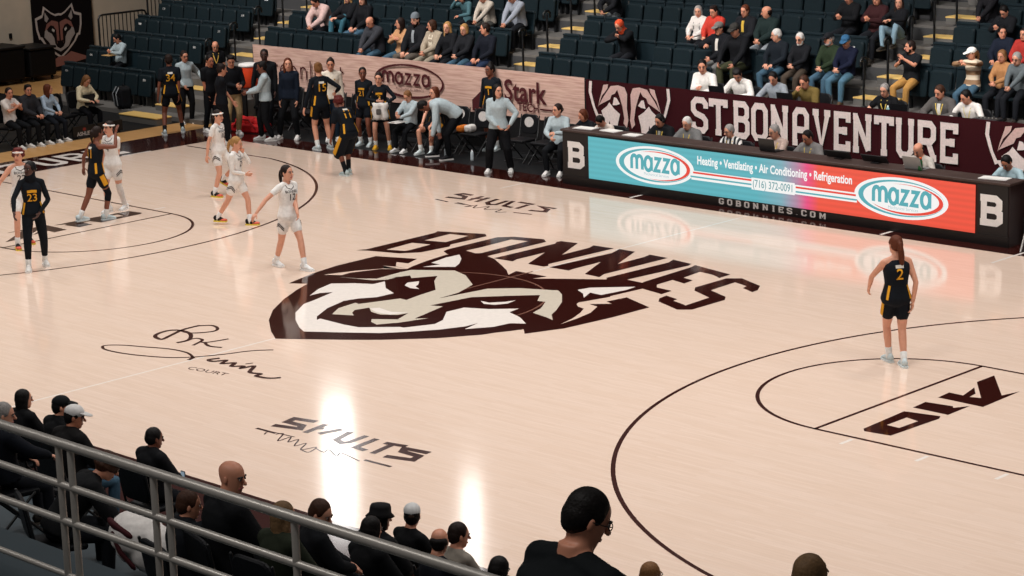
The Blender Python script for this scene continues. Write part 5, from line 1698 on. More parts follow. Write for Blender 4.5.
person((-3.306, 0.142, 0.0), -1.571, 1.725, pose(STAND, fl=(-0.031, 0.319, 0.085, 6, 0), fr=(0.031, -0.319, 0.085, -6, 0), hip=(-0.004, 0.003, 0.863), hr=(0.583, -0.115, 0.971), hl=(0.036, 0.287, 0.938), er=(0.6, -0.6, 0.2), head=(10, -4, 0)), dict(sex='f', skin='fair', hair=('dark', 'pony'), top=('jersey', '#ece7e2'), bottom=('shorts', '#ece7e2'), short_mark='#2a1a18', socks='#efece8', shoes=('#efece8', '#f4f2ee'), marks=(('text', 'BONNIES', .78, .058, '#2a1a18', 1, 'team_word'), ('text', '12', .60, .15, '#2a1a18', 1), ('text', '12', .60, .20, '#2a1a18', -1), ('neck_trim', [(.97, .075), (.90, .07), (.84, .0), (.90, -.07), (.97, -.075)], .012, '#2a1a18', 1)), under='#ece7e2', under_len=.45), 'home player 12 in white walking alone nearest the centre emblem')
person((7.632, 1.195, 0.0), 0.96, 1.725, pose(STAND, fl=(-0.046, 0.16, 0.085, 6, 0), fr=(0.046, -0.16, 0.085, -6, 0), hip=(-0.011, 0.004, 0.9), hl=(-0.261, 0.355, 0.978), hr=(0.192, -0.081, 0.853), el=(-1, -0.2, 0.1), er=(1, -0.5, 0), head=(8, 0, 0)), dict(sex='f', skin='fair', hair=('auburn', 'longpony'), top=('jersey', '#10151c'), bottom=('shorts', '#10151c'), short_stripe='#d99a2a', socks='#e9e9e6', shoes=('#c9d6d8', '#dfe6e6'), marks=(('name_band', [(.84, -.055), (.84, .055)], .04, '#d9d4ca', -1), ('text', '2', .64, .21, '#e3a32b', -1), ('text', '2', .50, .17, '#e3a32b', 1), ('team_band', [(.69, -.075), (.705, 0), (.69, .075)], .045, '#e3a32b', 1), ('side_panel', [(.02, .162), (.20, .142), (.36, .122)], .026, '#e3a32b', -1), ('side_panel', [(.02, -.162), (.20, -.142), (.36, -.122)], .026, '#e3a32b', -1), ('side_panel', [(.02, .162), (.20, .142), (.36, .122)], .026, '#e3a32b', 1), ('side_panel', [(.02, -.162), (.20, -.142), (.36, -.122)], .026, '#e3a32b', 1)), fat=1.1), 'visiting player with a long brown ponytail standing alone with her back turned')
person((-15.861, 7.466, 0.0), 0.995, 1.775, pose(STAND, fl=(-0.204, -0.126, 0.085, 6, 0), fr=(0.204, 0.126, 0.085, -6, 0), hip=(-0.01, 0.001, 0.881), hl=(-0.296, -0.068, 0.825), hr=(0.148, -0.089, 0.756)), dict(sex='f', skin='brown', hair=('dark', 'short'), top=('tee', '#10151c'), bottom=('shorts', '#10151c'), short_stripe='#d99a2a', socks='#16181c', shoes=('#c9d6d8', '#dfe6e6'), marks=(('name_band', [(.84, -.055), (.84, .055)], .04, '#d9d4ca', -1), ('text', '34', .64, .21, '#e3a32b', -1), ('text', '34', .50, .17, '#e3a32b', 1), ('team_band', [(.69, -.075), (.705, 0), (.69, .075)], .045, '#e3a32b', 1), ('side_panel', [(.02, .162), (.20, .142), (.36, .122)], .026, '#e3a32b', -1), ('side_panel', [(.02, -.162), (.20, -.142), (.36, -.122)], .026, '#e3a32b', -1), ('side_panel', [(.02, .162), (.20, .142), (.36, .122)], .026, '#e3a32b', 1), ('side_panel', [(.02, -.162), (.20, -.142), (.36, -.122)], .026, '#e3a32b', 1)), fat=1.12), 'visiting player 34 in black seen from behind beside the grey-sweatered woman')
person((-16.748, 8.515, 0.0), -1.833, 1.64, pose(STAND, fl=(-0.125, 0.011, 0.085, 6, 0), fr=(0.125, -0.011, 0.085, -6, 0), hip=(-0.021, 0.009, 0.911), hl=(-0.454, 0.071, 1.04), hr=(0.135, 0.291, 0.953), head=(0, 5, 0)), dict(sex='f', skin='light', hair=('dark', 'bun'), top=('sweater', '#a9b6ba'), bottom=('pants', '#0f1115'), shoes=('#e9e6e2', '#efece8'), glasses=True), 'woman in light grey sweater and glasses holding out her arm beside player 34')
person((-17.731, 10.168, 0.1), -2.182, 1.52, pose(STAND, fl=(-0.078, 0.032, 0.085, 6, 0), fr=(0.078, -0.032, 0.085, -6, 0), hip=(-0.047, 0.003, 0.915), head=(0, 25, 0)), dict(sex='m', skin='light', hair=('dark', 'fringe'), top=('tee', '#0d0e11'), bottom=('pants', '#0f1115'), shoes=('#e9e6e2', '#efece8'), lanyard='#c9a24a'), 'bald man in black polo shirt standing high behind the medical table')
person((-15.338, 8.054, 0.0), -1.658, 1.7, pose(STAND, fl=(-0.059, 0.074, 0.085, 6, 0), fr=(0.059, -0.074, 0.085, -6, 0), hip=(-0.064, 0.042, 0.915), hr=(0.046, 0.093, 0.586), head=(-10, 10, 0)), dict(sex='m', skin='tan', hair=('black', 'short'), top=('tee', '#0e1014'), bottom=('pants', '#0f1115'), shoes=('#e9e6e2', '#efece8')), 'dark-haired man in black polo behind the woman in the grey vest')
person((-13.658, 7.083, 0.0), -0.436, 1.735, pose(STAND, fl=(0.012, -0.101, 0.085, 6, 0), fr=(-0.012, 0.101, 0.085, -6, 0), hip=(0.004, 0.017, 0.915), hl=(-0.011, 0.305, 0.847), hr=(-0.266, -0.118, 0.762), head=(0, 10, 0)), dict(sex='f', skin='light', hair=('dark', 'bun'), top=('tee', '#11141a'), bottom=('pants', '#0f1115'), shoes=('#e9e6e2', '#efece8'), marks=(('chest_panel', [(.80, 0), (.6, 0), (.3, 0), (.1, 0)], .26, '#8b9095', 1),)), 'woman in grey and black official top holding out a hand')
person((-14.567, 8.09, 0.0), -2.007, 1.77, pose(STAND, fl=(-0.138, -0.068, 0.085, 6, 0), fr=(0.138, 0.068, 0.085, -6, 0), hip=(-0.028, 0.007, 0.902), hr=(-0.053, 0.267, 1.091), hl=(-0.155, 0.291, 1.064), head=(-8, 22, 0)), dict(sex='m', skin='light', hair=('black', 'messy'), top=('long', '#0d0f14'), bottom=('pants', '#a48c66'), shoes=('#e9e6e2', '#efece8')), 'young man in black jacket and khaki trousers pouring a cup')
person((-14.379, 8.851, 0.0), 3.927, 1.8, pose(STAND, fl=(-0.087, 0.018, 0.085, 6, 0), fr=(0.087, -0.018, 0.085, -6, 0), hip=(-0.055, -0.005, 0.915)), dict(sex='m', skin='dark', hair=('black', 'short'), top=('long', '#121418'), bottom=('pants', '#0f1115'), shoes=('#e9e6e2', '#efece8')), 'dark-clad person half hidden behind the woman at the orange cooler')
person((-13.359, 8.043, 0.0), 2.443, 1.708, pose(STAND, fl=(-0.103, -0.12, 0.085, 6, 0), fr=(0.103, 0.12, 0.085, -6, 0), hip=(0.0, -0.006, 0.902), hl=(-0.056, 0.385, 1.075), hr=(0.201, 0.345, 1.081), head=(0, 8, 0)), dict(sex='f', skin='brown', hair=('black', 'bun'), top=('sweater', '#a9b6ba'), bottom=('pants', '#0f1115'), shoes=('#e9e6e2', '#efece8')), 'woman in light grey sweater reaching towards the orange cooler')
person((-13.114, 8.437, 0.0), 3.665, 1.765, pose(STAND, fl=(-0.198, -0.013, 0.085, 6, 0), fr=(0.198, 0.013, 0.085, -6, 0), hip=(-0.064, -0.023, 0.891), hr=(0.131, 0.069, 0.824), hl=(-0.245, 0.058, 0.804), head=(20, 0, 0)), dict(sex='f', skin='fair', hair=('auburn', 'long'), top=('long', '#0f1826'), bottom=('pants', '#0f1115'), shoes=('#e9e6e2', '#efece8')), 'woman in navy quarter-zip standing before the left end of the tan banner')
person((-11.421, 7.965, 0.0), 1.222, 1.833, pose(STAND, fl=(-0.14, -0.005, 0.085, 6, 0), fr=(0.14, 0.005, 0.085, -6, 0), hip=(-0.034, 0.013, 0.904), hl=(-0.419, -0.015, 0.759), hr=(0.35, 0.123, 1.109), head=(-15, 0, 0)), dict(sex='f', skin='fair', hair=('light', 'bun'), top=('jersey', '#10151c'), bottom=('shorts', '#10151c'), short_stripe='#d99a2a', socks='#e9e9e6', shoes=('#c9d6d8', '#dfe6e6'), marks=(('name_band', [(.84, -.055), (.84, .055)], .04, '#d9d4ca', -1), ('text', '15', .64, .21, '#e3a32b', -1), ('text', '15', .50, .17, '#e3a32b', 1), ('team_band', [(.69, -.075), (.705, 0), (.69, .075)], .045, '#e3a32b', 1), ('side_panel', [(.02, .162), (.20, .142), (.36, .122)], .026, '#e3a32b', -1), ('side_panel', [(.02, -.162), (.20, -.142), (.36, -.122)], .026, '#e3a32b', -1), ('side_panel', [(.02, .162), (.20, .142), (.36, .122)], .026, '#e3a32b', 1), ('side_panel', [(.02, -.162), (.20, -.142), (.36, -.122)], .026, '#e3a32b', 1)), under='#10151c'), 'visiting player 15 in black long sleeves seen from behind')
person((-12.108, 8.805, 0.0), -2.182, 1.772, pose(STAND, fl=(-0.101, 0.039, 0.085, 6, 0), fr=(0.101, -0.039, 0.085, -6, 0), hip=(-0.026, 0.003, 0.913), head=(-10, 10, 0)), dict(sex='f', skin='light', hair=('dark', 'bun'), top=('long', '#d8cdbd'), bottom=('pants', '#1d2c3a'), shoes=('#e9e6e2', '#efece8'), marks=(('chest_word', [(.74, -.07), (.74, .07)], .03, '#b98c3a', 1), ('chest_mark', [(.6, -.03), (.6, .03)], .07, '#b98c3a', 1))), 'woman in cream long-sleeved shirt facing visiting player 15')
person((-8.811, 6.275, 0.0), 1.396, 1.72, pose(STAND, fl=(-0.08, -0.073, 0.085, 6, 0), fr=(0.08, 0.073, 0.085, -6, 0), hip=(0, -0.14, 0.84), hl=(-0.238, 0.169, 0.733), hr=(0.199, 0.093, 0.668), lean0=12, lean=48, head=(0, -10, 0)), dict(sex='f', skin='brown', hair=('red', 'curly'), top=('tee', '#10151c'), bottom=('shorts', '#10151c'), short_stripe='#d99a2a', socks='#15171b', shoes=('#bfd0d0', '#d8e2e2'), marks=(('name_band', [(.84, -.055), (.84, .055)], .04, '#d9d4ca', -1), ('text', '11', .64, .21, '#e3a32b', -1), ('text', '11', .50, .17, '#e3a32b', 1), ('team_band', [(.69, -.075), (.705, 0), (.69, .075)], .045, '#e3a32b', 1), ('side_panel', [(.02, .162), (.20, .142), (.36, .122)], .026, '#e3a32b', -1), ('side_panel', [(.02, -.162), (.20, -.142), (.36, -.122)], .026, '#e3a32b', -1), ('side_panel', [(.02, .162), (.20, .142), (.36, .122)], .026, '#e3a32b', 1), ('side_panel', [(.02, -.162), (.20, -.142), (.36, -.122)], .026, '#e3a32b', 1)), short_len=1.12, flare=.02, sock_h=.5), 'visiting player bending forward with hand on knee, yellow striped side panel')
person((-11.081, 8.82, 0.0), 3.491, 1.652, pose(STAND, fl=(-0.142, 0.032, 0.085, 6, 0), fr=(0.142, -0.032, 0.085, -6, 0), hip=(-0.007, -0.004, 0.906), hr=(0.138, 0.074, 0.935), head=(30, 0, 0)), dict(sex='f', skin='brown', hair=('black', 'lowbun'), top=('jersey', '#10151c'), bottom=('shorts', '#10151c'), short_stripe='#d99a2a', socks='#e9e9e6', shoes=('#c9d6d8', '#dfe6e6'), marks=(('name_band', [(.84, -.055), (.84, .055)], .04, '#d9d4ca', -1), ('text', '21', .64, .21, '#e3a32b', -1), ('text', '21', .50, .17, '#e3a32b', 1), ('team_band', [(.69, -.075), (.705, 0), (.69, .075)], .045, '#e3a32b', 1), ('side_panel', [(.02, .162), (.20, .142), (.36, .122)], .026, '#e3a32b', -1), ('side_panel', [(.02, -.162), (.20, -.142), (.36, -.122)], .026, '#e3a32b', -1), ('side_panel', [(.02, .162), (.20, .142), (.36, .122)], .026, '#e3a32b', 1), ('side_panel', [(.02, -.162), (.20, -.142), (.36, -.122)], .026, '#e3a32b', 1)), under='#10151c'), 'visiting player in black with hair tied back standing left of the towel holder')
person((-10.455, 8.728, 0.0), 3.84, 1.605, pose(STAND, fl=(-0.162, 0.017, 0.085, 6, 0), fr=(0.162, -0.017, 0.085, -6, 0), hip=(0.021, 0.003, 0.903), hr=(0.056, 0.228, 1.13), hl=(-0.14, 0.201, 1.054), el=(-1, -0.3, 0), er=(1, -0.3, 0), head=(-5, 5, 0)), dict(sex='f', skin='fair', hair=('dark', 'bun'), top=('jersey', '#10151c'), bottom=('shorts', '#10151c'), short_stripe='#d99a2a', socks='#e9e9e6', shoes=('#d9a127', '#e2b54a'), marks=(('name_band', [(.84, -.055), (.84, .055)], .04, '#d9d4ca', -1), ('text', '3', .64, .21, '#e3a32b', -1), ('text', '3', .50, .17, '#e3a32b', 1), ('team_band', [(.69, -.075), (.705, 0), (.69, .075)], .045, '#e3a32b', 1), ('side_panel', [(.02, .162), (.20, .142), (.36, .122)], .026, '#e3a32b', -1), ('side_panel', [(.02, -.162), (.20, -.142), (.36, -.122)], .026, '#e3a32b', -1), ('side_panel', [(.02, .162), (.20, .142), (.36, .122)], .026, '#e3a32b', 1), ('side_panel', [(.02, -.162), (.20, -.142), (.36, -.122)], .026, '#e3a32b', 1)), under='#10151c'), 'visiting player in yellow shoes holding a white towel')
person((-9.894, 9.0, 0.0), 3.229, 1.45, pose(SIT_PHONE, hl=(-0.05, 0.4, 0.72), hr=(0.08, 0.38, 0.76)), dict(sex='m', skin='fair', hair=('light', 'short'), top=('sweater', '#a9b6ba'), bottom=('pants', '#0f1115'), shoes=('#f0eeea', '#f4f2ee')), 'short-haired person in light grey sweater seated on the bench with a clipboard')
person((-9.269, 9.15, 0.0), 3.316, 1.67, pose(SIT, head=(-25, 0, 0), hl=(-0.12, 0.34, 0.62), hr=(0.12, 0.34, 0.62)), dict(sex='f', skin='fair', hair=('auburn', 'long'), top=('jersey', '#10151c'), bottom=('shorts', '#10151c'), short_stripe='#d99a2a', socks='#e9e9e6', shoes=('#cfdada', '#e3e8e8'), marks=(('name_band', [(.84, -.055), (.84, .055)], .04, '#d9d4ca', -1), ('text', '5', .64, .21, '#e3a32b', -1), ('text', '5', .50, .17, '#e3a32b', 1), ('team_band', [(.69, -.075), (.705, 0), (.69, .075)], .045, '#e3a32b', 1), ('side_panel', [(.02, .162), (.20, .142), (.36, .122)], .026, '#e3a32b', -1), ('side_panel', [(.02, -.162), (.20, -.142), (.36, -.122)], .026, '#e3a32b', -1), ('side_panel', [(.02, .162), (.20, .142), (.36, .122)], .026, '#e3a32b', 1), ('side_panel', [(.02, -.162), (.20, -.142), (.36, -.122)], .026, '#e3a32b', 1))), 'long-haired visiting player seated on the bench beside the stooping man')
person((-8.491, 8.503, 0.0), 2.531, 1.82, pose(STAND, fl=(-0.056, -0.148, 0.085, 6, 0), fr=(0.056, 0.148, 0.085, -6, 0), hip=(0, -0.34, 0.86), hl=(-0.319, 0.207, 0.454), hr=(-0.031, -0.01, 0.376), lean0=40, lean=92, head=(0, 5, 0), el=(-0.6, -1, 0.3), er=(0.6, -1, 0.3), headkeep=0.8), dict(sex='m', skin='brown', hair=('black', 'crop'), top=('sweater', '#a9b6ba'), bottom=('pants', '#0f1115'), shoes=('#15161a', '#e5e2de')), 'man in light grey sweater stooping forward with a towel by the bench')
person((-8.446, 9.943, 0.0), 3.403, 1.78, pose(STAND, fl=(-0.078, -0.027, 0.085, 6, 0), fr=(0.078, 0.027, 0.085, -6, 0), hip=(-0.007, -0.004, 0.915), head=(-20, 0, 0)), dict(sex='f', skin='brown', hair=('black', 'topbun'), top=('jersey', '#10151c'), bottom=('shorts', '#10151c'), short_stripe='#d99a2a', socks='#e9e9e6', shoes=('#c9d6d8', '#dfe6e6'), marks=(('name_band', [(.84, -.055), (.84, .055)], .04, '#d9d4ca', -1), ('text', '1', .64, .21, '#e3a32b', -1), ('text', '1', .50, .17, '#e3a32b', 1), ('team_band', [(.69, -.075), (.705, 0), (.69, .075)], .045, '#e3a32b', 1), ('side_panel', [(.02, .162), (.20, .142), (.36, .122)], .026, '#e3a32b', -1), ('side_panel', [(.02, -.162), (.20, -.142), (.36, -.122)], .026, '#e3a32b', -1), ('side_panel', [(.02, .162), (.20, .142), (.36, .122)], .026, '#e3a32b', 1), ('side_panel', [(.02, -.162), (.20, -.142), (.36, -.122)], .026, '#e3a32b', 1)), under='#10151c'), 'visiting player half hidden behind the woman in grey at the roofing logo')
person((-6.535, 8.206, 0.0), 3.752, 1.745, pose(STAND, fl=(-0.213, -0.026, 0.085, 6, 0), fr=(0.213, 0.026, 0.085, -6, 0), hip=(-0.004, -0.001, 0.888), hr=(-0.006, 0.203, 0.943), hl=(-0.253, 0.16, 0.955), el=(-1, -0.3, 0), er=(1, -0.3, 0), head=(40, 0, 0)), dict(sex='f', skin='fair', hair=('black', 'long'), top=('sweater', '#a9b6ba'), bottom=('wide', '#0d0e12'), shoes=('#e9e6e2', '#efece8')), 'dark-haired woman in light grey sweater and black trousers standing before the scorer table')
person((-5.598, 8.9, 0.0), 3.578, 1.648, pose(SIT_CLASP, head=(-35, 0, 0), hl=(-0.02, 0.3, 0.8), hr=(0.06, 0.34, 0.72)), dict(sex='f', skin='fair', hair=('dark', 'lowbun'), top=('sweater', '#a9b6ba'), bottom=('pants', '#0f1115'), shoes=('#e9e6e2', '#efece8')), 'woman in light grey sweater seated on the last bench chair by the table')
person((-17.368, 4.302, 0.0), -1.361, 1.56, pose(SIT_CROSSED, head=(-20, 0, 0)), dict(sex='m', skin='light', hair=('dark', 'short'), top=('tee', '#d9cfc8'), bottom=('pants', '#0e1014'), shoes=('#d8d4ce','#e8e4de')), 'boy in white tee with folded arms on the baseline chairs')
person((-17.37, 4.784, 0.0), -1.361, 1.57, pose(SIT, head=(-25, 0, 0)), dict(sex='m', skin='light', hair=('black', 'messy'), top=('jacket', '#2b2b2f'), bottom=('pants', '#0e1014'), shoes=('#d8d4ce','#e8e4de')), 'boy in dark grey jacket sitting on the baseline chairs')
person((-17.373, 5.284, 0.0), -1.361, 1.45, pose(SIT, head=(55, 0, 0)), dict(sex='f', skin='fair', hair=('auburn', 'long'), top=('long', '#9fb0c0'), bottom=('pants', '#14181f'), shoes=('#d8d4ce','#e8e4de')), 'girl in light blue shirt with reddish hair looking away on the baseline chairs')
person((-17.771, 6.474, 0.0), -1.484, 1.553, pose(SIT_TABLE, head=(5, 28, 0), hl=(-0.1, 0.36, 0.72), hr=(0.1, 0.36, 0.72)), dict(sex='f', skin='fair', hair=('light', 'longfront'), top=('sweater', '#d8cbab'), bottom=('pants', '#121318'), shoes=('#c9a08a','#d8b8a0')), 'blond woman in cream sweater working on a laptop at the end of the baseline chairs')
person((-5.148, 9.25, 0.0), 3.176, 1.45, pose(SIT_TABLE, head=(-25, 15, 0)), dict(sex='f', skin='light', hair=('auburn', 'bob'), top=('long', '#14171c'), bottom=('pants', '#1b2230'), shoes=('#2a2622', '#4a443c')), 'brown-haired woman in dark top at the near end of the scorer table')
person((-4.611, 9.25, 0.0), 3.176, 1.45, pose(SIT_TABLE, lean=34, head=(-10, 45, 0)), dict(sex='m', skin='light', hair=('black', 'short'), top=('long', '#c9bcb2'), bottom=('pants', '#1b2230'), shoes=('#2a2622', '#4a443c')), 'man in cream shirt bowing low over papers on the scorer table')
person((-3.205, 9.25, 0.0), 3.176, 1.628, pose(SIT_TABLE, head=(-5, 18, 0)), dict(sex='m', skin='light', hair=('black', 'short'), top=('jacket', '#0e1013'), bottom=('pants', '#1b2230'), shoes=('#2a2622', '#4a443c'), lanyard='#c9ad4a', open='#8a8a86', hat=('headphones', '#111111')), 'dark-haired man in black jacket with headset and yellow lanyard at the scorer table')
person((-2.553, 9.25, 0.0), 3.176, 1.629, pose(SIT_TABLE, head=(0, 14, 0)), dict(sex='m', skin='fair', hair=('white', 'short'), top=('jacket', '#6d6c6b'), bottom=('pants', '#1b2230'), shoes=('#2a2622', '#4a443c'), lanyard='#c9ad4a'), 'white-haired man in grey jacket at the scorer table')
person((-1.565, 9.25, 0.0), 3.176, 1.502, pose(SIT_TABLE, head=(-20, 10, 0)), dict(sex='m', skin='fair', hair=('grey', 'short'), top=('long', banded(('#d9d5d0', '#17181b'), 12, 'X')), bottom=('pants', '#1b2230'), shoes=('#2a2622', '#4a443c'), glasses=True, lanyard='#c9ad4a'), 'grey-haired man in black and white striped shirt and glasses at the scorer table')
person((-0.583, 9.25, 0.0), 3.176, 1.677, pose(SIT_CLAP, head=(-20, 12, 0), lean=14), dict(sex='m', skin='fair', hair=('grey', 'short'), top=('long', '#b09a90'), bottom=('pants', '#1b2230'), shoes=('#2a2622', '#4a443c'), glasses=True, lanyard='#c9ad4a'), 'grey-haired man in pinkish shirt with hands raised behind a screen at the scorer table')
person((0.211, 9.25, 0.0), 3.176, 1.651, pose(SIT_TABLE, head=(-10, 20, 0)), dict(sex='m', skin='tan', hair=('black', 'short'), top=('sweater', '#74716f'), bottom=('pants', '#1b2230'), shoes=('#2a2622', '#4a443c'), lanyard='#d2b753', glasses=True), 'man in grey sweater with yellow lanyard at the scorer table')
person((2.536, 9.25, 0.0), 3.176, 1.667, pose(SIT_TABLE, head=(-5, 25, 0)), dict(sex='m', skin='light', hair=('black', 'fringe'), top=('long', '#b9b1a8'), bottom=('pants', '#1b2230'), shoes=('#2a2622', '#4a443c'), lanyard='#c9ad4a'), 'balding man in light shirt behind the open laptop at the scorer table')
person((4.29, 9.25, 0.0), 3.176, 1.651, pose(SIT_TABLE, lean=26, head=(0, 30, 0)), dict(sex='m', skin='tan', hair=('black', 'short'), top=('long', '#9fb6bd'), bottom=('pants', '#1b2230'), shoes=('#2a2622', '#4a443c')), 'dark-haired person in light blue shirt leaning on the far end of the scorer table')
person((-3.506, 10.85, 0.72), 3.176, 1.821, pose(SIT_TABLE, hr=(-0.12, 0.34, 0.92), head=(30, 8, 0)), dict(sex='m', skin='light', hair=('black', 'short'), top=('sweater', '#ddd8d2'), bottom=('pants', '#1b2230'), shoes=('#2a2622', '#4a443c')), 'dark-haired young man in white sweater pointing across his laptop in the press row')
person((-2.608, 10.85, 0.72), 3.176, 1.711, pose(SIT_TABLE, head=(25, 38, 0), lean=26), dict(sex='m', skin='light', hair=('black', 'messy'), top=('sweater', '#ddd8d2'), bottom=('pants', '#1b2230'), shoes=('#2a2622', '#4a443c')), 'dark-haired young man in white sweater looking down at his desk in the press row')
person((-1.779, 10.85, 0.72), 3.176, 1.631, pose(SIT_TABLE, head=(10, 20, 0), lean=22), dict(sex='m', skin='light', hair=('black', 'short'), top=('sweater', '#8c9299'), bottom=('pants', '#1b2230'), shoes=('#2a2622', '#4a443c')), 'dark-haired man in blue-grey sweater behind a laptop in the press row')
person((-0.997, 10.85, 0.72), 3.176, 1.668, pose(SIT_CHIN, head=(0, 14, 5)), dict(sex='m', skin='light', hair=('brown', 'short'), top=('sweater', '#6d5b30'), bottom=('pants', '#1b2230'), shoes=('#2a2622', '#4a443c')), 'man in olive hoodie resting his chin on a hand in the press row')
person((0.689, 10.85, 0.72), 3.176, 1.51, pose(SIT_TABLE, head=(5, 10, 0)), dict(sex='m', skin='fair', hair=('grey', 'short'), top=('tee', '#0e0f12'), bottom=('pants', '#1b2230'), shoes=('#2a2622', '#4a443c'), glasses=True, lanyard='#d2b753', hat=('headphones', '#111111'), fat=1.15), 'man in black shirt with headset and lanyard in the press row')
person((1.871, 10.85, 0.72), 3.176, 1.665, pose(SIT_TABLE, head=(-10, 16, 0)), dict(sex='m', skin='light', hair=('brown', 'short'), top=('jacket', '#54504e'), bottom=('pants', '#1b2230'), shoes=('#2a2622', '#4a443c'), open='#d8d4ce', lanyard='#d2b753'), 'young man in dark grey cardigan with yellow lanyard in the press row')
person((2.444, 10.85, 0.72), 3.176, 1.624, pose(SIT_TABLE, head=(-25, 18, 0), lean=24), dict(sex='m', skin='light', hair=('black', 'short'), top=('long', '#dcd6d0'), bottom=('pants', '#1b2230'), shoes=('#2a2622', '#4a443c'), lanyard='#d8c88a'), 'young man in white shirt with pale yellow lanyard in the press row')
person((-20.864, 9.78, 0.4), 3.142, 1.45, pose(SIT_PHONE, head=(-25, 25, 0)), dict(sex='m', skin='light', hair=('black', 'short'), top=('sweater', '#9aa7ab'), bottom=('pants', '#17191e'), shoes=('#2a2622', '#4a443c')), 'man in light grey hoodie reading a folder on the lowest seats by the end wall')
person((-13.338, 11.3, 1.0), 3.142, 1.724, pose(SIT_FORWARD, lean=24, lean0=-4, head=(0, 16, 0)), dict(sex='m', skin='light', hair=('brown', 'fringe'), top=('jacket', '#34353a'), bottom=('pants', '#3f5a6c'), shoes=('#2a2622', '#4a443c')), 'bald man in dark grey jacket, first of the row behind the tan banner')
person((-12.529, 11.3, 1.0), 3.142, 1.667, pose(SIT_CROSSED, head=(-40, 0, 0)), dict(sex='f', skin='light', hair=('dark', 'longfront'), top=('sweater', '#b98a63'), bottom=('pants', '#3f5a6c'), shoes=('#2a2622', '#4a443c')), 'dark-haired woman in tan sweater behind the tan banner')
person((-12.041, 11.3, 1.0), 3.142, 1.95, pose(SIT, head=(5, 4, 0)), dict(sex='m', skin='fair', hair=('dark', 'short'), top=('jacket', '#15161a'), bottom=('pants', '#5f574f'), shoes=('#2a2622', '#4a443c'), hat=('beanie', '#6f777d'), beard='dark', open='#8d9296'), 'bearded man in grey knit hat and black jacket behind the tan banner')
person((-11.515, 11.3, 1.0), 3.142, 1.698, pose(SIT_CLASP, head=(-45, 5, 0)), dict(sex='f', skin='light', hair=('brown', 'bob'), top=('jacket', '#a0927f'), bottom=('pants', '#8f8676'), shoes=('#2a2622', '#4a443c'), open='#d8cbb6', open_w=.12), 'brown-haired woman with cream scarf behind the tan banner')
person((-11.051, 11.3, 1.0), 3.142, 1.664, pose(SIT, head=(15, 0, 0)), dict(sex='f', skin='fair', hair=('blond', 'longfront'), top=('jacket', '#131418'), bottom=('pants', '#17191e'), shoes=('#2a2622', '#4a443c')), 'blond long-haired woman in black jacket behind the tan banner')
person((-10.532, 11.3, 1.0), 3.142, 1.638, pose(SIT_CLASP, head=(10, 6, 0)), dict(sex='f', skin='fair', hair=('blond', 'bob'), top=('jacket', '#191a1e'), bottom=('pants', '#3f5a6c'), shoes=('#2a2622', '#4a443c'), under='#b9aaa6'), 'woman with short fair hair in dark vest over checked sleeves behind the tan banner')
person((-9.897, 11.3, 1.0), 3.142, 1.761, pose(SIT, head=(-45, 0, 0)), dict(sex='m', skin='light', hair=('dark', 'short'), top=('sweater', '#12151f'), bottom=('pants', '#25324a'), shoes=('#2a2622', '#4a443c')), 'dark-haired man in navy sweater at the aisle end of the row behind the tan banner')
person((-15.862, 12.06, 1.3), 3.142, 1.773, pose(SIT_FORWARD, head=(0, 30, 0)), dict(sex='m', skin='light', hair=('dark', 'short'), top=('jacket', '#c8a9a2'), bottom=('pants', '#17191e'), shoes=('#2a2622', '#4a443c'), marks=(('vest_front', [(.9,0),(.5,0),(.1,0)], .26, '#14161a', 1),)), 'person in pale pink sleeves hunched high above the left end of the tan banner')
person((-15.13, 12.06, 1.3), 3.142, 1.809, pose(SIT_KNEE_UP, head=(15, 5, 0)), dict(sex='f', skin='fair', hair=('blond', 'longfront'), top=('jacket', '#121317'), bottom=('pants', '#35606e'), shoes=('#2a2622', '#4a443c')), 'blond woman in black with her jeans-clad leg up on the seat ahead')
person((-14.586, 12.06, 1.3), 3.142, 1.77, pose(SIT, head=(15, 0, 0)), dict(sex='f', skin='fair', hair=('dark', 'longfront'), top=('jacket', '#101115'), bottom=('pants', '#3f5a6c'), shoes=('#2a2622', '#4a443c')), 'woman in black hooded jacket beside the raised jeans leg')
person((-11.926, 12.82, 1.6), 3.142, 1.45, pose(SIT_CHIN, head=(0, 10, 0)), dict(sex='f', skin='light', hair=('dark', 'bob'), top=('sweater', '#47676e'), bottom=('pants', '#17191e'), shoes=('#2a2622', '#4a443c')), 'person in teal sweater with hands at the mouth in an upper row')
person((-11.298, 12.82, 1.6), 3.142, 1.544, pose(SIT_FORWARD, lean=26, lean0=2, head=(0, 25, 0)), dict(sex='m', skin='light', hair=('dark', 'short'), top=('sweater', '#b5aa9d'), bottom=('pants', '#4b4a47'), shoes=('#2a2622', '#4a443c')), 'person in cream hooded sweater leaning forward in an upper row')
person((-10.378, 12.82, 1.6), 3.142, 1.69, pose(SIT_FORWARD, lean=28, lean0=2, head=(0, 30, 0)), dict(sex='m', skin='light', hair=('brown', 'short'), top=('sweater', '#8d929c'), bottom=('pants', '#17191e'), shoes=('#2a2622', '#4a443c')), 'person in grey sweater writing on papers by the middle aisle')
person((-8.242, 13.58, 1.9), 3.142, 1.45, pose(SIT_FORWARD, head=(0, 20, 0)), dict(sex='m', skin='light', hair=('dark', 'short'), top=('jacket', '#15161a'), bottom=('pants', '#5c6063'), shoes=('#2a2622', '#4a443c')), 'person with clasped hands in dark clothes in the upper middle block')
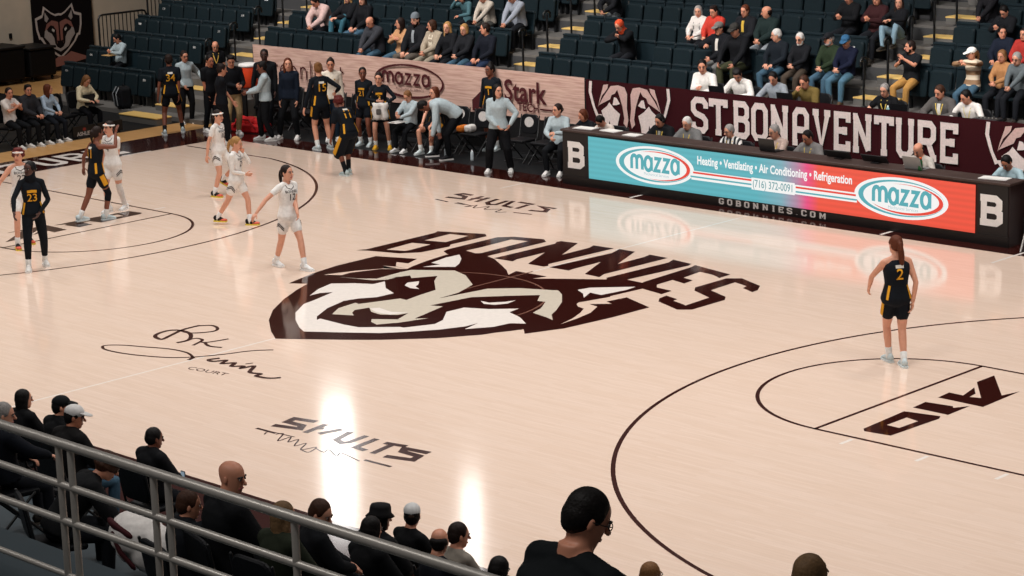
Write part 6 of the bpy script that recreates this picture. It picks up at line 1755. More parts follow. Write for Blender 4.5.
person((-6.569, 12.06, 1.3), 3.142, 1.675, pose(SIT_FORWARD, lean=30, lean0=4, hl=(-0.03, 0.3, 0.96), hr=(0.03, 0.3, 0.92), head=(0, 28, 0)), dict(sex='m', skin='light', hair=('dark', 'none'), top=('sweater', '#121317'), bottom=('pants', '#17191e'), shoes=('#8a7a70','#c0b8b0'), hat=('hood', '#d2502f')), 'hunched person in orange knit hat and black hoodie alone in the middle block')
person((-5.328, 12.82, 1.6), 3.142, 1.45, pose(SIT, head=(25, 5, 0)), dict(sex='f', skin='fair', hair=('grey', 'bob'), top=('jacket', '#cfc8c2'), bottom=('pants', '#17191e'), shoes=('#2a2622', '#4a443c'), open='#17181c', open_w=.2), 'grey-haired woman in white and black jacket in the middle block')
person((-4.914, 12.82, 1.6), 3.142, 1.5, pose(SIT, head=(0, 10, 0)), dict(sex='m', skin='light', hair=('dark', 'messy'), top=('jacket', '#b8392c'), bottom=('pants', '#17191e'), shoes=('#2a2622', '#4a443c')), 'child in red jacket half hidden behind the man in the grey cap')
person((-4.165, 12.06, 1.3), 3.142, 1.711, pose(SIT_CLASP, head=(-5, 5, 0), hr=(0.15, 0.3, 0.92)), dict(sex='m', skin='light', hair=('dark', 'short'), top=('jacket', '#14151a'), bottom=('pants', '#6a6a68'), shoes=('#2a2622', '#4a443c'), hat=('cap', '#6e6a66'), glasses=True, open='#cfc8be'), 'man in grey cap and glasses with black jacket and pale shirt in the middle block')
person((-3.665, 12.06, 1.3), 3.142, 1.782, pose(SIT_FORWARD, lean=20, lean0=-4, hl=(-0.18, 0.42, 0.62), hr=(0.18, 0.42, 0.62), head=(0, 12, 0)), dict(sex='m', skin='light', hair=('dark', 'short'), top=('sweater', '#101115'), bottom=('pants', '#3d3f2c'), shoes=('#2a2622', '#4a443c'), hat=('cap', '#34322f'), fat=1.15), 'large man in dark cap and black sweatshirt resting his hands on his knees')
person((-4.121, 12.82, 1.6), 3.142, 1.627, pose(SIT, head=(0, 5, 0)), dict(sex='m', skin='light', hair=('auburn', 'short'), top=('jacket', '#17181c'), bottom=('pants', '#17191e'), shoes=('#2a2622', '#4a443c'), open='#c9a53f'), 'dark-haired person in black jacket with a yellow shirt in the middle block')
person((-3.571, 12.82, 1.6), 3.142, 1.647, pose(SIT_CLASP, head=(-50, 5, 0)), dict(sex='m', skin='light', hair=('dark', 'fringe'), top=('jacket', '#1a2726'), bottom=('pants', '#8b9196'), shoes=('#2a2622', '#4a443c')), 'balding man in dark green jacket high above the press row')
person((-2.736, 12.06, 1.3), 3.142, 1.604, pose(SIT, head=(-45, 10, 0)), dict(sex='m', skin='fair', hair=('white', 'crop'), top=('sweater', '#151b22'), bottom=('pants', '#3f5a6c'), shoes=('#2a2622', '#4a443c')), 'white-haired man in navy sweater turned to one side, first of the four older men')
person((-2.186, 12.06, 1.3), 3.142, 1.514, pose(SIT_CLASP, head=(5, 12, 0)), dict(sex='m', skin='fair', hair=('white', 'short'), top=('sweater', '#15161a'), bottom=('pants', '#463c33'), shoes=('#2a2622', '#4a443c'), glasses=True, beard='white'), 'grey-haired man in glasses and black sweater, second of the four older men')
person((-1.506, 12.06, 1.3), 3.142, 1.602, pose(SIT_CLASP, head=(-15, 2, 0)), dict(sex='m', skin='fair', hair=('grey', 'short'), top=('sweater', '#24301f'), bottom=('pants', '#3f5a6c'), shoes=('#2a2622', '#4a443c'), hat=('cap', '#15161a'), beard='grey'), 'man in black cap and dark green sweater, third of the four older men')
person((-1.114, 12.06, 1.3), 3.142, 1.575, pose(SIT_CLASP, head=(10, 16, 0)), dict(sex='m', skin='fair', hair=('grey', 'short'), top=('sweater', '#10152a'), bottom=('pants', '#4a6b7e'), shoes=('#5a4634', '#7a6a54'), hat=('cap', '#2f5a7d')), 'man in blue cap and navy sweater by the aisle, last of the four older men')
person((-2.157, 13.58, 1.9), 3.142, 1.669, pose(SIT_PHONE, head=(0, 20, 0)), dict(sex='m', skin='light', hair=('dark', 'short'), top=('sweater', '#0f1013'), bottom=('pants', '#17191e'), shoes=('#b08a6a','#c8a888')), 'person all in black looking at a phone high in the middle block')
person((-1.498, 13.58, 1.9), 3.142, 1.616, pose(SIT_PHONE, head=(10, 5, 0)), dict(sex='f', skin='light', hair=('dark', 'longfront'), top=('jacket', '#35191b'), bottom=('pants', '#17191e'), shoes=('#2a2622', '#4a443c')), 'dark-haired woman in maroon top holding a phone at the aisle end')
person((-1.013, 13.58, 1.9), 3.142, 1.507, pose(SIT_KNEE_UP, head=(20, 0, 0)), dict(sex='f', skin='fair', hair=('dark', 'longfront'), top=('sweater', '#111216'), bottom=('pants', '#7d97a6'), shoes=('#2a2622', '#4a443c')), 'smiling woman in black with pale jeans drawn up at the aisle')
person((0.33, 12.06, 1.3), 3.142, 1.528, pose(SIT_CLAP, head=(-40, 0, 0)), dict(sex='m', skin='light', hair=('dark', 'short'), top=('tee', '#13161a'), bottom=('pants', '#a87d43'), shoes=('#6a5a48','#8a7a68'), beard='dark', fat=1.08), 'bearded man in black tee and khaki trousers clapping on the seats by the aisle steps')
person((1.647, 12.06, 1.3), 3.142, 1.45, pose(SIT_CLASP, hl=(0.02, 0.3, 1.02), hr=(0.08, 0.3, 0.98), head=(-25, 5, 0)), dict(sex='f', skin='light', hair=('light', 'pony'), top=('sweater', banded(('#d8c7ae', '#8d6b4c'), 6, 'Z')), bottom=('pants', '#3f5a6c'), shoes=('#2a2622', '#4a443c'), hat=('cap', '#ece7e0')), 'woman in white cap and cream and brown striped sweater, hands at her mouth')
person((2.272, 12.06, 1.3), 3.142, 1.45, pose(SIT_CLASP, head=(0, 6, 0)), dict(sex='f', skin='light', hair=('light', 'bob'), top=('sweater', '#a9794f'), bottom=('pants', '#17191e'), shoes=('#2a2622', '#4a443c')), 'short-haired woman in tan top beside the striped sweater')
person((2.637, 12.06, 1.3), 3.142, 1.45, pose(SIT_FORWARD, lean=18, lean0=-4, head=(0, 10, 0)), dict(sex='m', skin='fair', hair=('grey', 'short'), top=('sweater', '#5b6265'), bottom=('pants', '#17191e'), shoes=('#2a2622', '#4a443c'), glasses=True), 'older man in grey sweater and glasses at the edge beside the tan top')
person((1.799, 12.82, 1.6), 3.142, 1.45, pose(SIT, head=(45, 0, 0), lean=2, side=8), dict(sex='m', skin='light', hair=('black', 'short'), top=('jacket', '#141a28'), bottom=('pants', '#3f5a6c'), shoes=('#2a2622', '#4a443c')), 'dark-haired man in navy jacket turning round above the tan top')
person((1.352, 13.58, 1.9), 3.142, 1.45, pose(SIT_PHONE, head=(0, 35, 0)), dict(sex='m', skin='light', hair=('black', 'short'), top=('jacket', '#121317'), bottom=('pants', '#17191e'), shoes=('#2a2622', '#4a443c'), marks=(('stripe', [(.95,.12),(.5,.14)], .02, '#d8d4d0', 1),)), 'person in black striped track jacket with bowed head in the upper row')
person((0.56, 14.34, 2.2), 3.142, 1.45, pose(SIT_FORWARD, lean=24, lean0=0, head=(0, 20, 0)), dict(sex='f', skin='light', hair=('brown', 'long'), top=('jacket', '#17161a'), bottom=('pants', '#17191e'), shoes=('#2a2622', '#4a443c')), 'brown-haired person in dark top slumped at the top of the frame')
person((2.239, 12.82, 1.6), 3.142, 1.45, SIT, dict(sex='m', skin='light', hair=('dark', 'short'), top=('jacket', '#a5322c'), bottom=('pants', '#17191e'), shoes=('#2a2622', '#4a443c')), 'person in red jacket at the very edge of the upper row')
person((3.317, -9.297, 0.0), 0.14, 1.45, pose(SIT, head=(-20, 0, 0)), dict(sex='f', skin='light', hair=('black', 'long'), top=('jacket', '#0b0c0e'), bottom=('pants', '#15171c'), shoes=('#2a2622', '#4a443c')), 'person with long dark hair and black hoodie in the courtside row by the rail')
person((4.036, -9.295, 0.0), 0.0, 1.558, pose(SIT, head=(-35, 0, 0)), dict(sex='m', skin='light', hair=('black', 'short'), top=('jacket', '#0c0d0f'), bottom=('pants', '#15171c'), shoes=('#2a2622', '#4a443c'), hat=('cap', '#0f1012'), marks=(('back_mark', [(.62,-.04),(.62,.04)], .07, '#8f8a86', -1),)), 'man in black cap and black printed jacket in the courtside row')
person((5.575, -10.22, 0.36), 0.0, 1.603, pose(SIT, head=(-40, 5, 0), lean=14), dict(sex='m', skin='tan', hair=('black', 'short'), top=('jacket', '#121010'), bottom=('pants', '#3f5a6c'), shoes=('#2a2622', '#4a443c'), hat=('cap', '#d3d0cd')), 'man in white cap and black jacket behind the courtside row')
person((7.158, -11.997, 1.15), -0.175, 1.45, pose(SIT, head=(-30, 5, 0), hr=(0.2, 0.42, 0.72)), dict(sex='m', skin='fair', hair=('grey', 'short'), top=('jacket', '#0d1119'), bottom=('pants', '#15171c'), shoes=('#2a2622', '#4a443c')), 'older grey-haired man in dark navy jacket at the left end behind the rail')
person((5.682, -9.297, 0.0), 0.0, 1.45, pose(SIT, head=(-15, 5, 0)), dict(sex='m', skin='brown', hair=('black', 'crop'), top=('jacket', '#0d0e11'), bottom=('pants', '#15171c'), shoes=('#2a2622', '#4a443c')), 'man with shaved head in black jacket on a courtside chair')
person((8.238, -12.218, 0.95), -0.436, 1.7, pose(SIT_FORWARD, lean=55, lean0=25, head=(0, 20, 0)), dict(sex='f', skin='light', hair=('brown', 'curly'), top=('jacket', '#0d0e10'), bottom=('pants', '#15171c'), shoes=('#2a2622', '#4a443c')), 'curly-haired person in black bending low behind the rail post')
person((11.292, -12.691, 1.42), -0.262, 1.86, pose(SIT, head=(-55, 5, 0)), dict(sex='m', skin='light', hair=('dark', 'none'), top=('jacket', '#0c0d10'), bottom=('pants', '#15171c'), shoes=('#2a2622', '#4a443c')), 'bald man in black jacket looking sideways towards the bench, nearest the rail post')
person((10.884, -12.797, 1.3), -0.175, 1.45, pose(SIT, hr=(0.14, 0.16, 1.16), er=(1, 0.2, -0.8), head=(-25, 5, 0), handr=dict(dir=(-.1,-.1,1), palm=(-1,0,0), curl=45)), dict(sex='m', skin='light', hair=('brown', 'short'), top=('jacket', '#101318'), bottom=('pants', '#15171c'), shoes=('#2a2622', '#4a443c')), 'brown-haired boy in dark jacket holding a phone to his ear behind the rail')
person((12.012, -12.797, 1.45), 0.0, 1.45, pose(SIT, head=(-10, 5, 0)), dict(sex='f', skin='light', hair=('ash', 'long'), top=('jacket', '#23281c'), bottom=('pants', '#15171c'), shoes=('#2a2622', '#4a443c')), 'woman with long brown hair and olive jacket behind the rail')
person((11.344, -11.897, 1.1), -0.436, 1.45, pose(SIT, head=(-45, 18, 0)), dict(sex='m', skin='fair', hair=('brown', 'short'), top=('jacket', '#0e1014'), bottom=('pants', '#15171c'), shoes=('#2a2622', '#4a443c')), 'short-haired youth in black jacket with lowered face behind the rail')
person((9.806, -9.894, 0.1), 0.0, 1.662, pose(SIT, head=(-10, 5, 0)), dict(sex='f', skin='light', hair=('black', 'bob'), top=('jacket', '#0b0c0e'), bottom=('pants', '#15171c'), shoes=('#2a2622', '#4a443c'), hat=('bucket', '#0f0e10')), 'person in black brimmed hat in the courtside row')
person((10.93, -10.997, 0.62), 0.0, 1.45, pose(SIT, head=(0, 8, 0)), dict(sex='f', skin='light', hair=('black', 'long'), top=('jacket', '#0b0c0e'), bottom=('pants', '#15171c'), shoes=('#2a2622', '#4a443c')), 'person with round dark hair in black beside the rail')
person((9.595, -9.297, 0.0), 0.0, 1.45, pose(SIT, head=(42, 0, 0)), dict(sex='m', skin='light', hair=('black', 'short'), top=('tee', '#0c0d0f'), bottom=('pants', '#15171c'), shoes=('#2a2622', '#4a443c'), hat=('cap', '#c9c8c6', '#c9c8c6', 1)), 'man in white cap seen from behind in black tee in the courtside row')
person((11.217, -10.496, 0.42), 0.0, 1.516, pose(SIT, head=(35, 12, 0)), dict(sex='m', skin='light', hair=('black', 'fringe'), top=('long', '#10141c'), bottom=('pants', '#15171c'), shoes=('#2a2622', '#4a443c')), 'man with thinning dark hair in dark top behind the rail end')
person((10.815, -9.897, 0.25), 0.0, 1.45, pose(SIT, head=(-25, 5, 0)), dict(sex='m', skin='light', hair=('dark', 'short'), top=('long', '#8b8378'), bottom=('pants', '#15171c'), shoes=('#2a2622', '#4a443c')), 'brown-haired man in grey top beside the thinning-haired man')
person((11.592, -10.197, 0.2), 0.0, 1.45, pose(SIT, head=(0, 15, 0)), dict(sex='f', skin='light', hair=('black', 'long'), top=('jacket', '#0b0c0e'), bottom=('pants', '#15171c'), shoes=('#2a2622', '#4a443c')), 'dark-haired person crouched low in front of the big man in the dark tee')
person((12.399, -9.195, 0.0), 0.0, 1.578, SIT, dict(sex='m', skin='light', hair=('light', 'crop'), top=('long', '#22262c'), bottom=('pants', '#15171c'), shoes=('#2a2622', '#4a443c'), glasses=True), 'person with cropped brown hair and glasses seated courtside near the arc')
person((17.687, -15.75, 2.8), -0.14, 1.92, pose(STAND, lean=3, head=(-22, 24, 0), hl=(-0.22, 0.25, 0.95), hr=(0.22, 0.25, 0.95)), dict(sex='m', skin='light', hair=('black', 'short'), top=('tee', '#0c1114'), bottom=('pants', '#15171c'), shoes=('#2a2622', '#4a443c'), glasses=True, vox=.012, fat=1.5), 'big dark-haired man in dark tee and glasses standing with bowed head in front')
person((17.376, -13.6, 2.0), 0.0, 1.735, pose(STAND, ), dict(sex='f', skin='light', hair=('ash', 'long'), top=('jacket', '#22201e'), bottom=('pants', '#15171c'), shoes=('#2a2622', '#4a443c'), vox=.012), 'person with long brown streaked hair at the bottom edge')
bake_people()


# ================================================================ CHAIRS, RAIL AND SMALL THINGS
M_PAD = mat('#101114', .5, 'cloth')


def chair_proto():
    """padded folding chair, sitter faces +Y, hip point at the origin"""
    c = empty('folding_chair', (0, 0, 0))
    m = MB(); m.rbox(-.22, -.20, .395, .22, .22, .455, .025); m.build('seat', M_PAD, c)
    m = MB(); m.rbox(-.22, -.262, .52, .22, -.215, .90, .09, lambda p: (p[0], p[1] - (p[2] - .5) * .16, p[2])); m.build('backrest', M_PAD, c)
    for q in (1, -1):
        MB().tube([(q * .235, -.30, .88), (q * .235, -.22, .46), (q * .235, .24, .01)], .014, 8).build('leg', M_BLACKMETAL, c, smooth=True)
        MB().tube([(q * .215, .16, .42), (q * .215, -.26, .01)], .014, 8).build('leg', M_BLACKMETAL, c, smooth=True)
    MB().tube([(-.235, .17, .08), (.235, .17, .08)], .010, 6).build('stretcher', M_BLACKMETAL, c, smooth=True)
    MB().tube([(-.235, -.18, .12), (.235, -.18, .12)], .010, 6).build('stretcher', M_BLACKMETAL, c, smooth=True)
    return c


CHAIR = chair_proto()
_chair_used = False


def chair(x, y, face, label, group, z=0.0, emblem=False):
    global _chair_used
    c = copy_tree(CHAIR) if _chair_used else CHAIR
    _chair_used = True
    c.location = (x, y, z); c.rotation_euler = (0, 0, face)
    tag(c, label, 'chair', group)
    if emblem:
        m = MB()
        tilt = lambda p: (p[0], p[1] - (p[2] - .5) * .16, p[2])
        m.add([tilt((.12 * math.cos(2 * math.pi * i / 20), -.2105, .75 + .10 * math.sin(2 * math.pi * i / 20))) for i in range(20)], [tuple(range(20))])
        o = m.build('back_emblem', mat('#b9b4b0', .7, 'cloth'), c, fixn=True); o['label'] = 'round pale emblem'
    return c


# chairs under everybody seated on the floor level
for i, (x, y, z, f, lab, grp) in enumerate(CHAIRS):
    chair(x, y, f, lab, grp, z, emblem=False)
# empty bench chairs in front of the banner
for i, (x, em) in enumerate(((-14.9, False), (-14.2, False), (-13.5, False), (-12.8, False), (-12.1, True), (-11.4, True), (-9.0, True), (-8.35, True), (-7.05, True), (-6.4, True))):
    ORDN = ['first', 'second', 'third', 'fourth', 'fifth', 'sixth', 'seventh', 'eighth', 'ninth', 'tenth']
    chair(x, 9.35, math.pi + .05, f'empty black padded bench chair, {ORDN[i]} along the banner from the cooler', 'bench chairs', emblem=em)
for i, (y, lab) in enumerate(((5.93, 'empty black chair with a pale emblem beside the girl in light blue'),)):
    chair(-17.75, y, R(-78), lab, 'baseline chairs', emblem=True)

# low advertising panels along the baseline chairs
for i, (y0, y1, lab) in enumerate(((5.68, 6.28, 'black lettered floor panel before the empty baseline chair'), (6.33, 7.0, 'black lettered floor panel before the woman with the laptop'))):
    p = empty('floor_panel', (-17.12, (y0 + y1) / 2, 0), R(-90), lab, 'panel')
    w = (y1 - y0) / 2
    MB().box(-w, -.02, .03, w, .02, .27).build('board', M_BLACK, p)
    for q in (1, -1):
        MB().box(q * (w - .1) - .02, -.10, 0, q * (w - .1) + .02, .02, .05).build('foot', M_BLACKMETAL, p)
    if True:
        vs, fs = text_mesh('ASHLEY', .115, bold=.004)
        MB().add([(-a, .0225, .09 + b_) for a, b_ in vs], fs).build('panel_word', mat('#b9b4b0', .7, 'plain'), p, fixn=True)
        MB().add([(.045 * math.cos(2 * math.pi * k_ / 16), .0225, 0.19 + .035 * math.sin(2 * math.pi * k_ / 16)) for k_ in range(16)], [tuple(range(16))]).build('panel_mark', mat('#8a2f24', .7, 'plain'), p, fixn=True)

# ---------------- near stand: platforms, dark seats, rail
m = MB()
NEAR = [(-9.75, -10.65, .36), (-10.65, -11.45, .62), (-11.45, -12.4, 1.12), (-12.4, -13.35, 1.42), (-13.35, -14.6, 2.0), (-14.6, -15.95, 2.80), (-15.95, -17.6, 3.42)]
for y1, y0, z in NEAR:
    m.box(-6, y0, 0, 20, y1, z)
structure(m.build('stand_near', mat('#2a363c', .7, 'wall')))

rail = empty('guard_railing', (14.0, -16.5, 3.42), 0, 'long grey tubular metal railing with paired posts in the foreground', 'railing')
zt = 4.575 - 3.42
X0_, X1_ = -6.0, 4.12
for nm, z, r in (('top_rail', zt, .026), ('middle_rail', zt - .225, .020), ('lower_rail', zt - .42, .020), ('bottom_rail', zt - .72, .016)):
    pts = [(X0_, 0, z), (X1_, 0, z)] if nm != 'top_rail' else [(X0_, 0, z), (X1_ - .06, 0, z), (X1_, 0, z - .02), (X1_ + .02, 0, z - .08)]
    MB().tube(pts, r, 12).build(nm, M_STEEL, rail, smooth=True)
for xp in (-2.6, -1.1, .80, .905, 1.60, 1.715, 2.66, 4.14):
    MB().tube([(xp, 0, 0), (xp, 0, zt)], .019, 10).build('post', M_STEEL, rail, smooth=True)
    MB().lathe([(.05, 0), (.05, .012), (.022, .03)], (xp, 0, 0)).build('post_foot', M_STEEL, rail, smooth=True)


# ---------------- medical table with the cooler
t = empty('medical_table', (-15.6, 9.25, 0), R(-8), 'black folding table that carries the orange cooler beside the stand', 'table')
m = MB(); m.rbox(-.62, -.30, .80, .62, .30, .84, .015); m.build('tabletop', M_BLACK, t)
m = MB(); m.box(-.60, -.29, .06, .60, -.27, .80); m.build('cloth_skirt', M_MAT, t)
for sx in (-.55, .55):
    for sy in (-.24, .24):
        MB().tube([(sx, sy, 0), (sx, sy, .80)], .016, 8).build('leg', M_BLACKMETAL, t, smooth=True)
c = empty('drink_cooler', (-15.35, 9.25, .84), 0, 'orange drink cooler with white lid and lightning mark on the black table', 'cooler')
MB().lathe([(.17, 0), (.19, .03), (.205, .25), (.215, .46), (.205, .48)], n=24).build('barrel', mat('#e2451c', .45, 'plain'), c, smooth=True)
MB().lathe([(.225, .47), (.23, .49), (.225, .53), (.12, .55), (.04, .555)], n=24).build('lid', mat('#e6e3df', .5, 'plain'), c, smooth=True)
m = MB(); m.poly([(.212 * math.sin(a), -.218 * math.cos(a) if False else -.215, z) for a, z in ((.10, .40), (-.25, .24), (-.02, .25), (-.15, .08), (.28, .27), (.05, .27))]); m.build('bolt_mark', mat('#f0ece8', .5, 'plain'), c, fixn=True)
MB().tube([(0, -.20, .07), (0, -.26, .07), (0, -.27, .03)], .018, 8).build('tap', mat('#e6e3df', .5, 'plain'), c, smooth=True)
for dx, hgt, colr, lab in ((-.55, .20, '#1f6b3a', 'green sports bottle standing left of the orange cooler'), (-.42, .22, '#2a7a45', 'taller green sports bottle beside the orange cooler'), (-.30, .14, '#20242a', 'small dark cup beside the orange cooler')):
    b_ = empty('sports_bottle', (-15.35 + dx, 9.12, .84), 0, lab, 'bottle')
    MB().lathe([(.035, 0), (.038, .02), (.038, hgt * .7), (.028, hgt * .8)]).build('bottle_body', mat(colr, .4, 'plain'), b_, smooth=True)
    MB().lathe([(.030, hgt * .8), (.030, hgt * .92), (.012, hgt)]).build('bottle_cap', mat('#d97a2a', .5, 'plain'), b_, smooth=True)
bx = empty('snack_box', (-15.95, 9.36, .84), R(14), 'yellow open box on the black table behind the sports bottles', 'box')
m = MB(); m.rbox(-.17, -.12, 0, .17, .12, .16, .01); m.build('carton', mat('#c9a446', .7, 'plain'), bx)
m = MB(); m.box(-.17, .12, .15, .17, .2, .16).box(-.17, -.2, .15, .17, -.12, .16); m.build('flap', mat('#d8b75a', .7, 'plain'), bx)

bag = empty('gear_bag', (-14.6, 8.62, 0), R(10), 'open red kit bag full of red gear on the bench carpet', 'bag')
m = MB(); m.rbox(-.42, -.22, 0, .42, .22, .20, .06); m.build('bag_body', mat('#b01f22', .7, 'cloth'), bag)
for q in (-.25, 0, .25):
    MB().ell((q, 0, .22), (.16, .16, .12)).build('bag_pouch', mat('#c5282a', .7, 'cloth'), bag, smooth=True)
MB().tube([(-.3, -.23, .12), (-.15, -.26, .3), (.15, -.26, .3), (.3, -.23, .12)], .018, 8).build('bag_strap', mat('#7a1518', .7, 'cloth'), bag, smooth=True)

bp = empty('backpack', (-19.35, 8.72, .1), R(-20), 'black backpack with grey straps standing on the ledge of the left seats', 'backpack')
m = MB(); m.rbox(-.20, -.14, 0, .20, .14, .52, .09); m.build('pack', mat('#0e0f12', .7, 'cloth'), bp)
m = MB(); m.rbox(-.15, -.20, .04, .15, -.13, .28, .05); m.build('front_pocket', mat('#15171b', .7, 'cloth'), bp)
for q in (1, -1):
    MB().tube([(q * .10, -.15, .50), (q * .13, -.23, .36), (q * .13, -.20, .10)], .022, 8, flat=.5).build('strap', mat('#8d9194', .7, 'cloth'), bp, smooth=True)
MB().tube([(-.06, 0, .52), (0, 0, .58), (.06, 0, .52)], .012, 8).build('grab_loop', mat('#0e0f12', .7, 'cloth'), bp, smooth=True)


# ---------------- things on the scorer table
def laptop(loc, rz, label, colr='#1a1b1e', lid=100):
    o = empty('laptop', loc, rz, label, 'laptop')
    m = MB(); m.rbox(-.17, -.12, 0, .17, .12, .018, .008); m.build('base', mat(colr, .4, 'plain'), o)
    a = R(lid)
    tf = lambda p: (p[0], .12 + p[2] * math.cos(math.pi - a) * -1 * -1 if False else .12 - (p[2]) * math.cos(a), .012 + p[2] * math.sin(a))
    m = MB()
    m.add([tf((x, 0, z)) for x, z in ((-.17, 0), (.17, 0), (.17, .23), (-.17, .23))] + [(q[0], q[1] + .010, q[2] + .003) for q in [tf((x, 0, z)) for x, z in ((-.17, 0), (.17, 0), (.17, .23), (-.17, .23))]], [(0, 1, 2, 3), (7, 6, 5, 4), (0, 4, 5, 1), (1, 5, 6, 2), (2, 6, 7, 3), (3, 7, 4, 0)])
    m.build('screen_lid', mat(colr, .35, 'plain'), o, fixn=True)
    m = MB(); m.box(-.15, -.02, .018, .15, .10, .020); m.build('keyboard', M_BLACK, o)
    return o


# open away from the court: users sit at larger y, so the lids stand on the court side
laptop((3.05, 8.34, 1.045), math.pi, 'open grey laptop with its back to the court on the scorer table', '#8f8d8a', 112)
laptop((.02, 8.34, 1.045), math.pi, 'black flat screen in front of the grey-haired man in pinkish shirt', '#121316', 104)
bt = empty('drink_bottle', (3.18, 8.22, 1.045), 0, 'green drink bottle with orange cap on the scorer table', 'bottle')
MB().lathe([(.034, 0), (.038, .015), (.038, .13), (.030, .165), (.016, .185)]).build('bottle_body', mat('#1d5a2e', .3, 'plain'), bt, smooth=True)
MB().lathe([(.024, .183), (.024, .215), (.018, .22)]).build('bottle_cap', mat('#d9622a', .5, 'plain'), bt, smooth=True)
for x, y, rz, w, lab in ((-4.35, 8.32, .1, .22, 'stack of white papers by the brown-haired woman on the scorer table'), (-3.75, 8.36, -.1, .20, 'white papers under the bowed man on the scorer table'), (-3.1, 8.22, .05, .16, 'single white sheet near the table edge by the headset man'), (4.55, 8.3, .15, .24, 'white papers at the far end of the scorer table')):
    p = empty('paper_stack', (x, y, 1.045), rz, lab, 'papers')
    MB().box(-w, -.12, 0, w, .12, .010).build('sheets', M_WHITE, p)
    m = MB(); m.add([(-w * .95, -.115, .013), (w, -.10, .0125), (w * .97, .12, .0125), (-w * .9, .11, .0145)], [(0, 1, 2, 3)]); m.build('top_sheet', mat('#e3dfd9', .7, 'plain'), p)
for x, lab in ((1.45, 'low black monitor lying back on the scorer table left of the laptop'), (2.2, 'second low black monitor next to the grey laptop')):
    mo = empty('desk_monitor', (x, 8.38, 1.045), math.pi, lab, 'monitor')
    m = MB(); m.rbox(-.26, -.01, .02, .26, .02, .20, .015, lambda p: (p[0], p[1] + (p[2]) * .55, p[2] * .75)); m.build('screen_case', M_BLACK, mo)
    m = MB(); m.rbox(-.08, -.08, 0, .08, .08, .02, .008); m.build('stand_foot', M_BLACKMETAL, mo)
wb = empty('white_board', (5.16, 8.15, 0), R(-62), 'white board leaning against the far end of the scorer table', 'board')
lean = lambda p: (p[0], p[1] + p[2] * .22, p[2])
m = MB(); m.rbox(-.30, -.012, .0, .30, .012, .78, .01, lean); m.build('panel', mat('#d9d7d4', .5, 'plain'), wb)
m = MB()
for z in (.2, .34, .48, .6):
    m.add([lean((x, -.014, zz)) for x, zz in ((-.2, z), (.2, z), (.2, z + .015), (-.2, z + .015))], [(0, 1, 2, 3)])
m.build('ruled_line', mat('#b5b3b0', .6, 'plain'), wb)

# ---------------- press desk and what stands on it
pd = empty('press_desk', (2.5, 10.40, .70), 0, 'long narrow dark desk of the press row behind the brown banner', 'desk')
m = MB(); m.rbox(-6.4, -.24, .76, 6.4, .20, .80, .012); m.build('tabletop', M_BLACK, pd)
for x in (-6.2, -3.1, 0, 3.1, 6.2):
    MB().box(x - .03, -.2, 0, x + .03, .16, .76).build('leg', M_BLACKMETAL, pd)
for x, lab in ((-2.75, 'dark laptop of the pointing young man in the press row'), (-1.15, 'dark laptop of the man in blue-grey sweater in the press row'), (1.35, 'black laptop beside the man in the dark cardigan in the press row')):
    laptop((x, 10.36, 1.50), math.pi + .1, lab, '#17181b', 105)
eq = empty('mixer_box', (3.05, 10.38, 1.50), .1, 'black audio box on the press desk beside the young man in white shirt', 'audio box')
m = MB(); m.rbox(-.24, -.14, 0, .24, .14, .11, .02); m.build('case', mat('#1d1e21', .5, 'plain'), eq)
m = MB()
for kx in range(6): m.lathe([(.012, .11), (.012, .125), (.006, .127)], (-.18 + kx * .07, 0, 0), 8)
m.build('knob_row', M_STEEL, eq)
cb = empty('cup', (1.05, 10.32, 1.50), 0, 'small pale blue bottle beside the headset man in the press row', 'bottle')
MB().lathe([(.028, 0), (.032, .02), (.032, .11), (.018, .14)]).build('bottle_body', mat('#86a5ab', .3, 'plain'), cb, smooth=True)
MB().lathe([(.016, .138), (.016, .165), (.010, .168)]).build('bottle_cap', M_WHITE, cb, smooth=True)

# ---------------- held and lying things
def held(name, label, cat, o_loc, rz, parts):
    o = empty(name, o_loc, rz, label, cat)
    for nm, mb, mt in parts: mb.build(nm, mt, o, smooth=False)
    return o


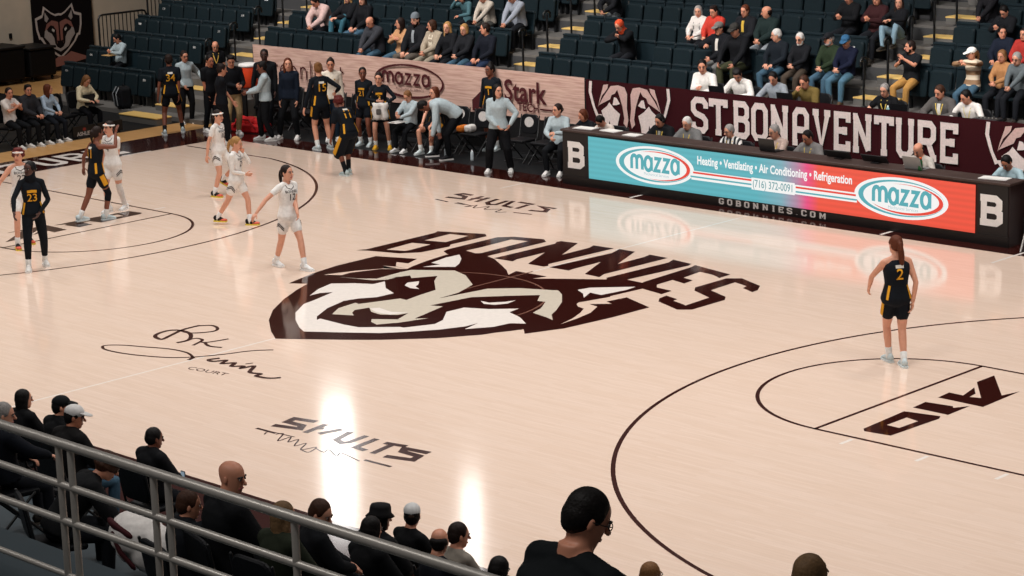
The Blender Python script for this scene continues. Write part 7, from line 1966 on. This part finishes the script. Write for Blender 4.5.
lp = laptop((-17.38, 6.50, .62), R(95) , 'black laptop on the lap of the blond woman in cream sweater', '#121214', 105)
for key, args in HELD.items():
    (x, y, z), rz, lab = args
    if key == 'towel':
        o = empty('towel', (x, y, z), rz, lab, 'towel')
        m = MB()
        n = 9
        vs = [((i / (n - 1) - .5) * .30 + .02 * math.sin(k_ * 2), .035 * math.sin(i * 1.7) - .01, -k_ * .07) for k_ in range(6) for i in range(n)]
        m.add(vs, [(k_ * n + i, k_ * n + i + 1, (k_ + 1) * n + i + 1, (k_ + 1) * n + i) for k_ in range(5) for i in range(n - 1)])
        ob = m.build('cloth', mat('#d9d5d0', .9, 'cloth'), o, smooth=True)
        sm = ob.modifiers.new('thick', 'SOLIDIFY'); sm.thickness = .03
        m = MB(); m.rbox(-.06, -.075, -.24, .04, -.066, -.12, .02); m.build('print', mat('#5a5653', .9, 'cloth'), o)
    elif key.startswith('phone'):
        o = empty('phone', (x, y, z), rz, lab, 'phone')
        m = MB(); m.rbox(-.036, -.006, -.075, .036, .006, .075, .01); m.build('phone_body', M_BLACK, o)
        m = MB(); m.rbox(-.032, -.008, -.068, .032, -.006, .068, .008); m.build('display', glow('#9fb4c4', .55) if 'lit' in key else mat('#2f4f55', .3, 'plain'), o)
    elif key == 'clipboard':
        o = empty('clipboard', (x, y, z), rz, lab, 'clipboard')
        m = MB(); m.rbox(-.13, -.005, -.17, .13, .005, .17, .01, lambda p: (p[0], p[2], p[1])); m.build('board', mat('#c9c6c2', .6, 'plain'), o)
        m = MB(); m.box(-.04, .13, .004, .04, .16, .018); m.build('clip', M_STEEL, o)
    elif key == 'folder':
        o = empty('folder', (x, y, z), rz, lab, 'folder')
        m = MB(); m.rbox(-.17, -.004, -.12, .17, .004, .12, .01, lambda p: (p[0], p[2], p[1] + abs(p[0]) * .25)); m.build('cover', mat('#b08a55', .7, 'plain'), o)
        m = MB(); m.add([(-.14, -.1, .05), (0, -.1, .012), (0, .1, .012), (-.14, .1, .05)], [(0, 1, 2, 3)]); m.build('sheet', M_WHITE, o)
# bottle and cup left on the aisle steps, top right
wb_ = empty('water_bottle', (-.75, 15.45, row_z(8)), 0, 'clear white-capped water bottle on the upper aisle steps', 'bottle')
MB().lathe([(.03, 0), (.034, .02), (.034, .15), (.016, .19)]).build('bottle_body', mat('#c3cdd2', .2, 'plain'), wb_, smooth=True)
MB().lathe([(.016, .19), (.016, .21), (.012, .212)]).build('bottle_cap', M_WHITE, wb_, smooth=True)
cu_ = empty('paper_cup', (-1.0, 14.7, row_z(7)), 0, 'tall white paper cup on the upper aisle steps below the bottle', 'cup')
MB().lathe([(.03, 0), (.045, .20), (.047, .205), (.043, .205), (.03, .02)]).build('cup_wall', M_WHITE, cu_, smooth=True)
MB().lathe([(.048, .20), (.048, .215), (.03, .22)]).build('lid', M_WHITE, cu_, smooth=True)
for x, y, lab in ((-8.6, 8.75, 'clear water bottle standing on the carpet by the empty bench chairs'), (-7.9, 8.8, 'second clear water bottle on the carpet behind the woman in grey')):
    b_ = empty('water_bottle', (x, y, 0), 0, lab, 'bottle')
    MB().lathe([(.03, 0), (.034, .02), (.034, .16), (.016, .20)]).build('bottle_body', mat('#b9c3c8', .2, 'plain'), b_, smooth=True)
    MB().lathe([(.016, .20), (.016, .22), (.012, .222)]).build('bottle_cap', M_WHITE, b_, smooth=True)
tw = empty('towel', (-8.55, 9.3, .458), .2, 'orange and white towels folded on an empty bench chair', 'towel')
m = MB(); m.rbox(-.17, -.14, 0, .02, .12, .13, .05); m.build('orange_towel', mat('#c26a24', .9, 'cloth'), tw)
m = MB(); m.rbox(.0, -.12, 0, .18, .13, .15, .06); m.build('white_towel', mat('#d3cfca', .9, 'cloth'), tw)

jk = empty('draped_jacket', (9.02, -11.95, 1.50), R(-20), 'white and maroon jacket bundled beside the curly-haired person behind the rail', 'jacket')
m = MB(); m.ell((0, 0, .06), (.30, .24, .20)); m.ell((.18, .10, -.05), (.20, .22, .22)); m.ell((-.2, .05, -.08), (.16, .2, .22))
deferred('jacket_body', m, mat('#d3cec9', .85, 'cloth'), jk, None, .02, 3)
m = MB(); m.tube([(-.30, -.05, .02), (-.18, -.16, .14), (.02, -.20, .18), (.2, -.12, .12)], .05, 8, flat=.6)
m.build('maroon_band', mat('#3a1418', .85, 'cloth'), jk, smooth=True)
m = MB(); m.tube([(.05, -.22, .10), (.16, -.20, -.02), (.25, -.12, -.14)], .035, 8, flat=.6)
m.build('maroon_band', mat('#3a1418', .85, 'cloth'), jk, smooth=True)
bake_people()
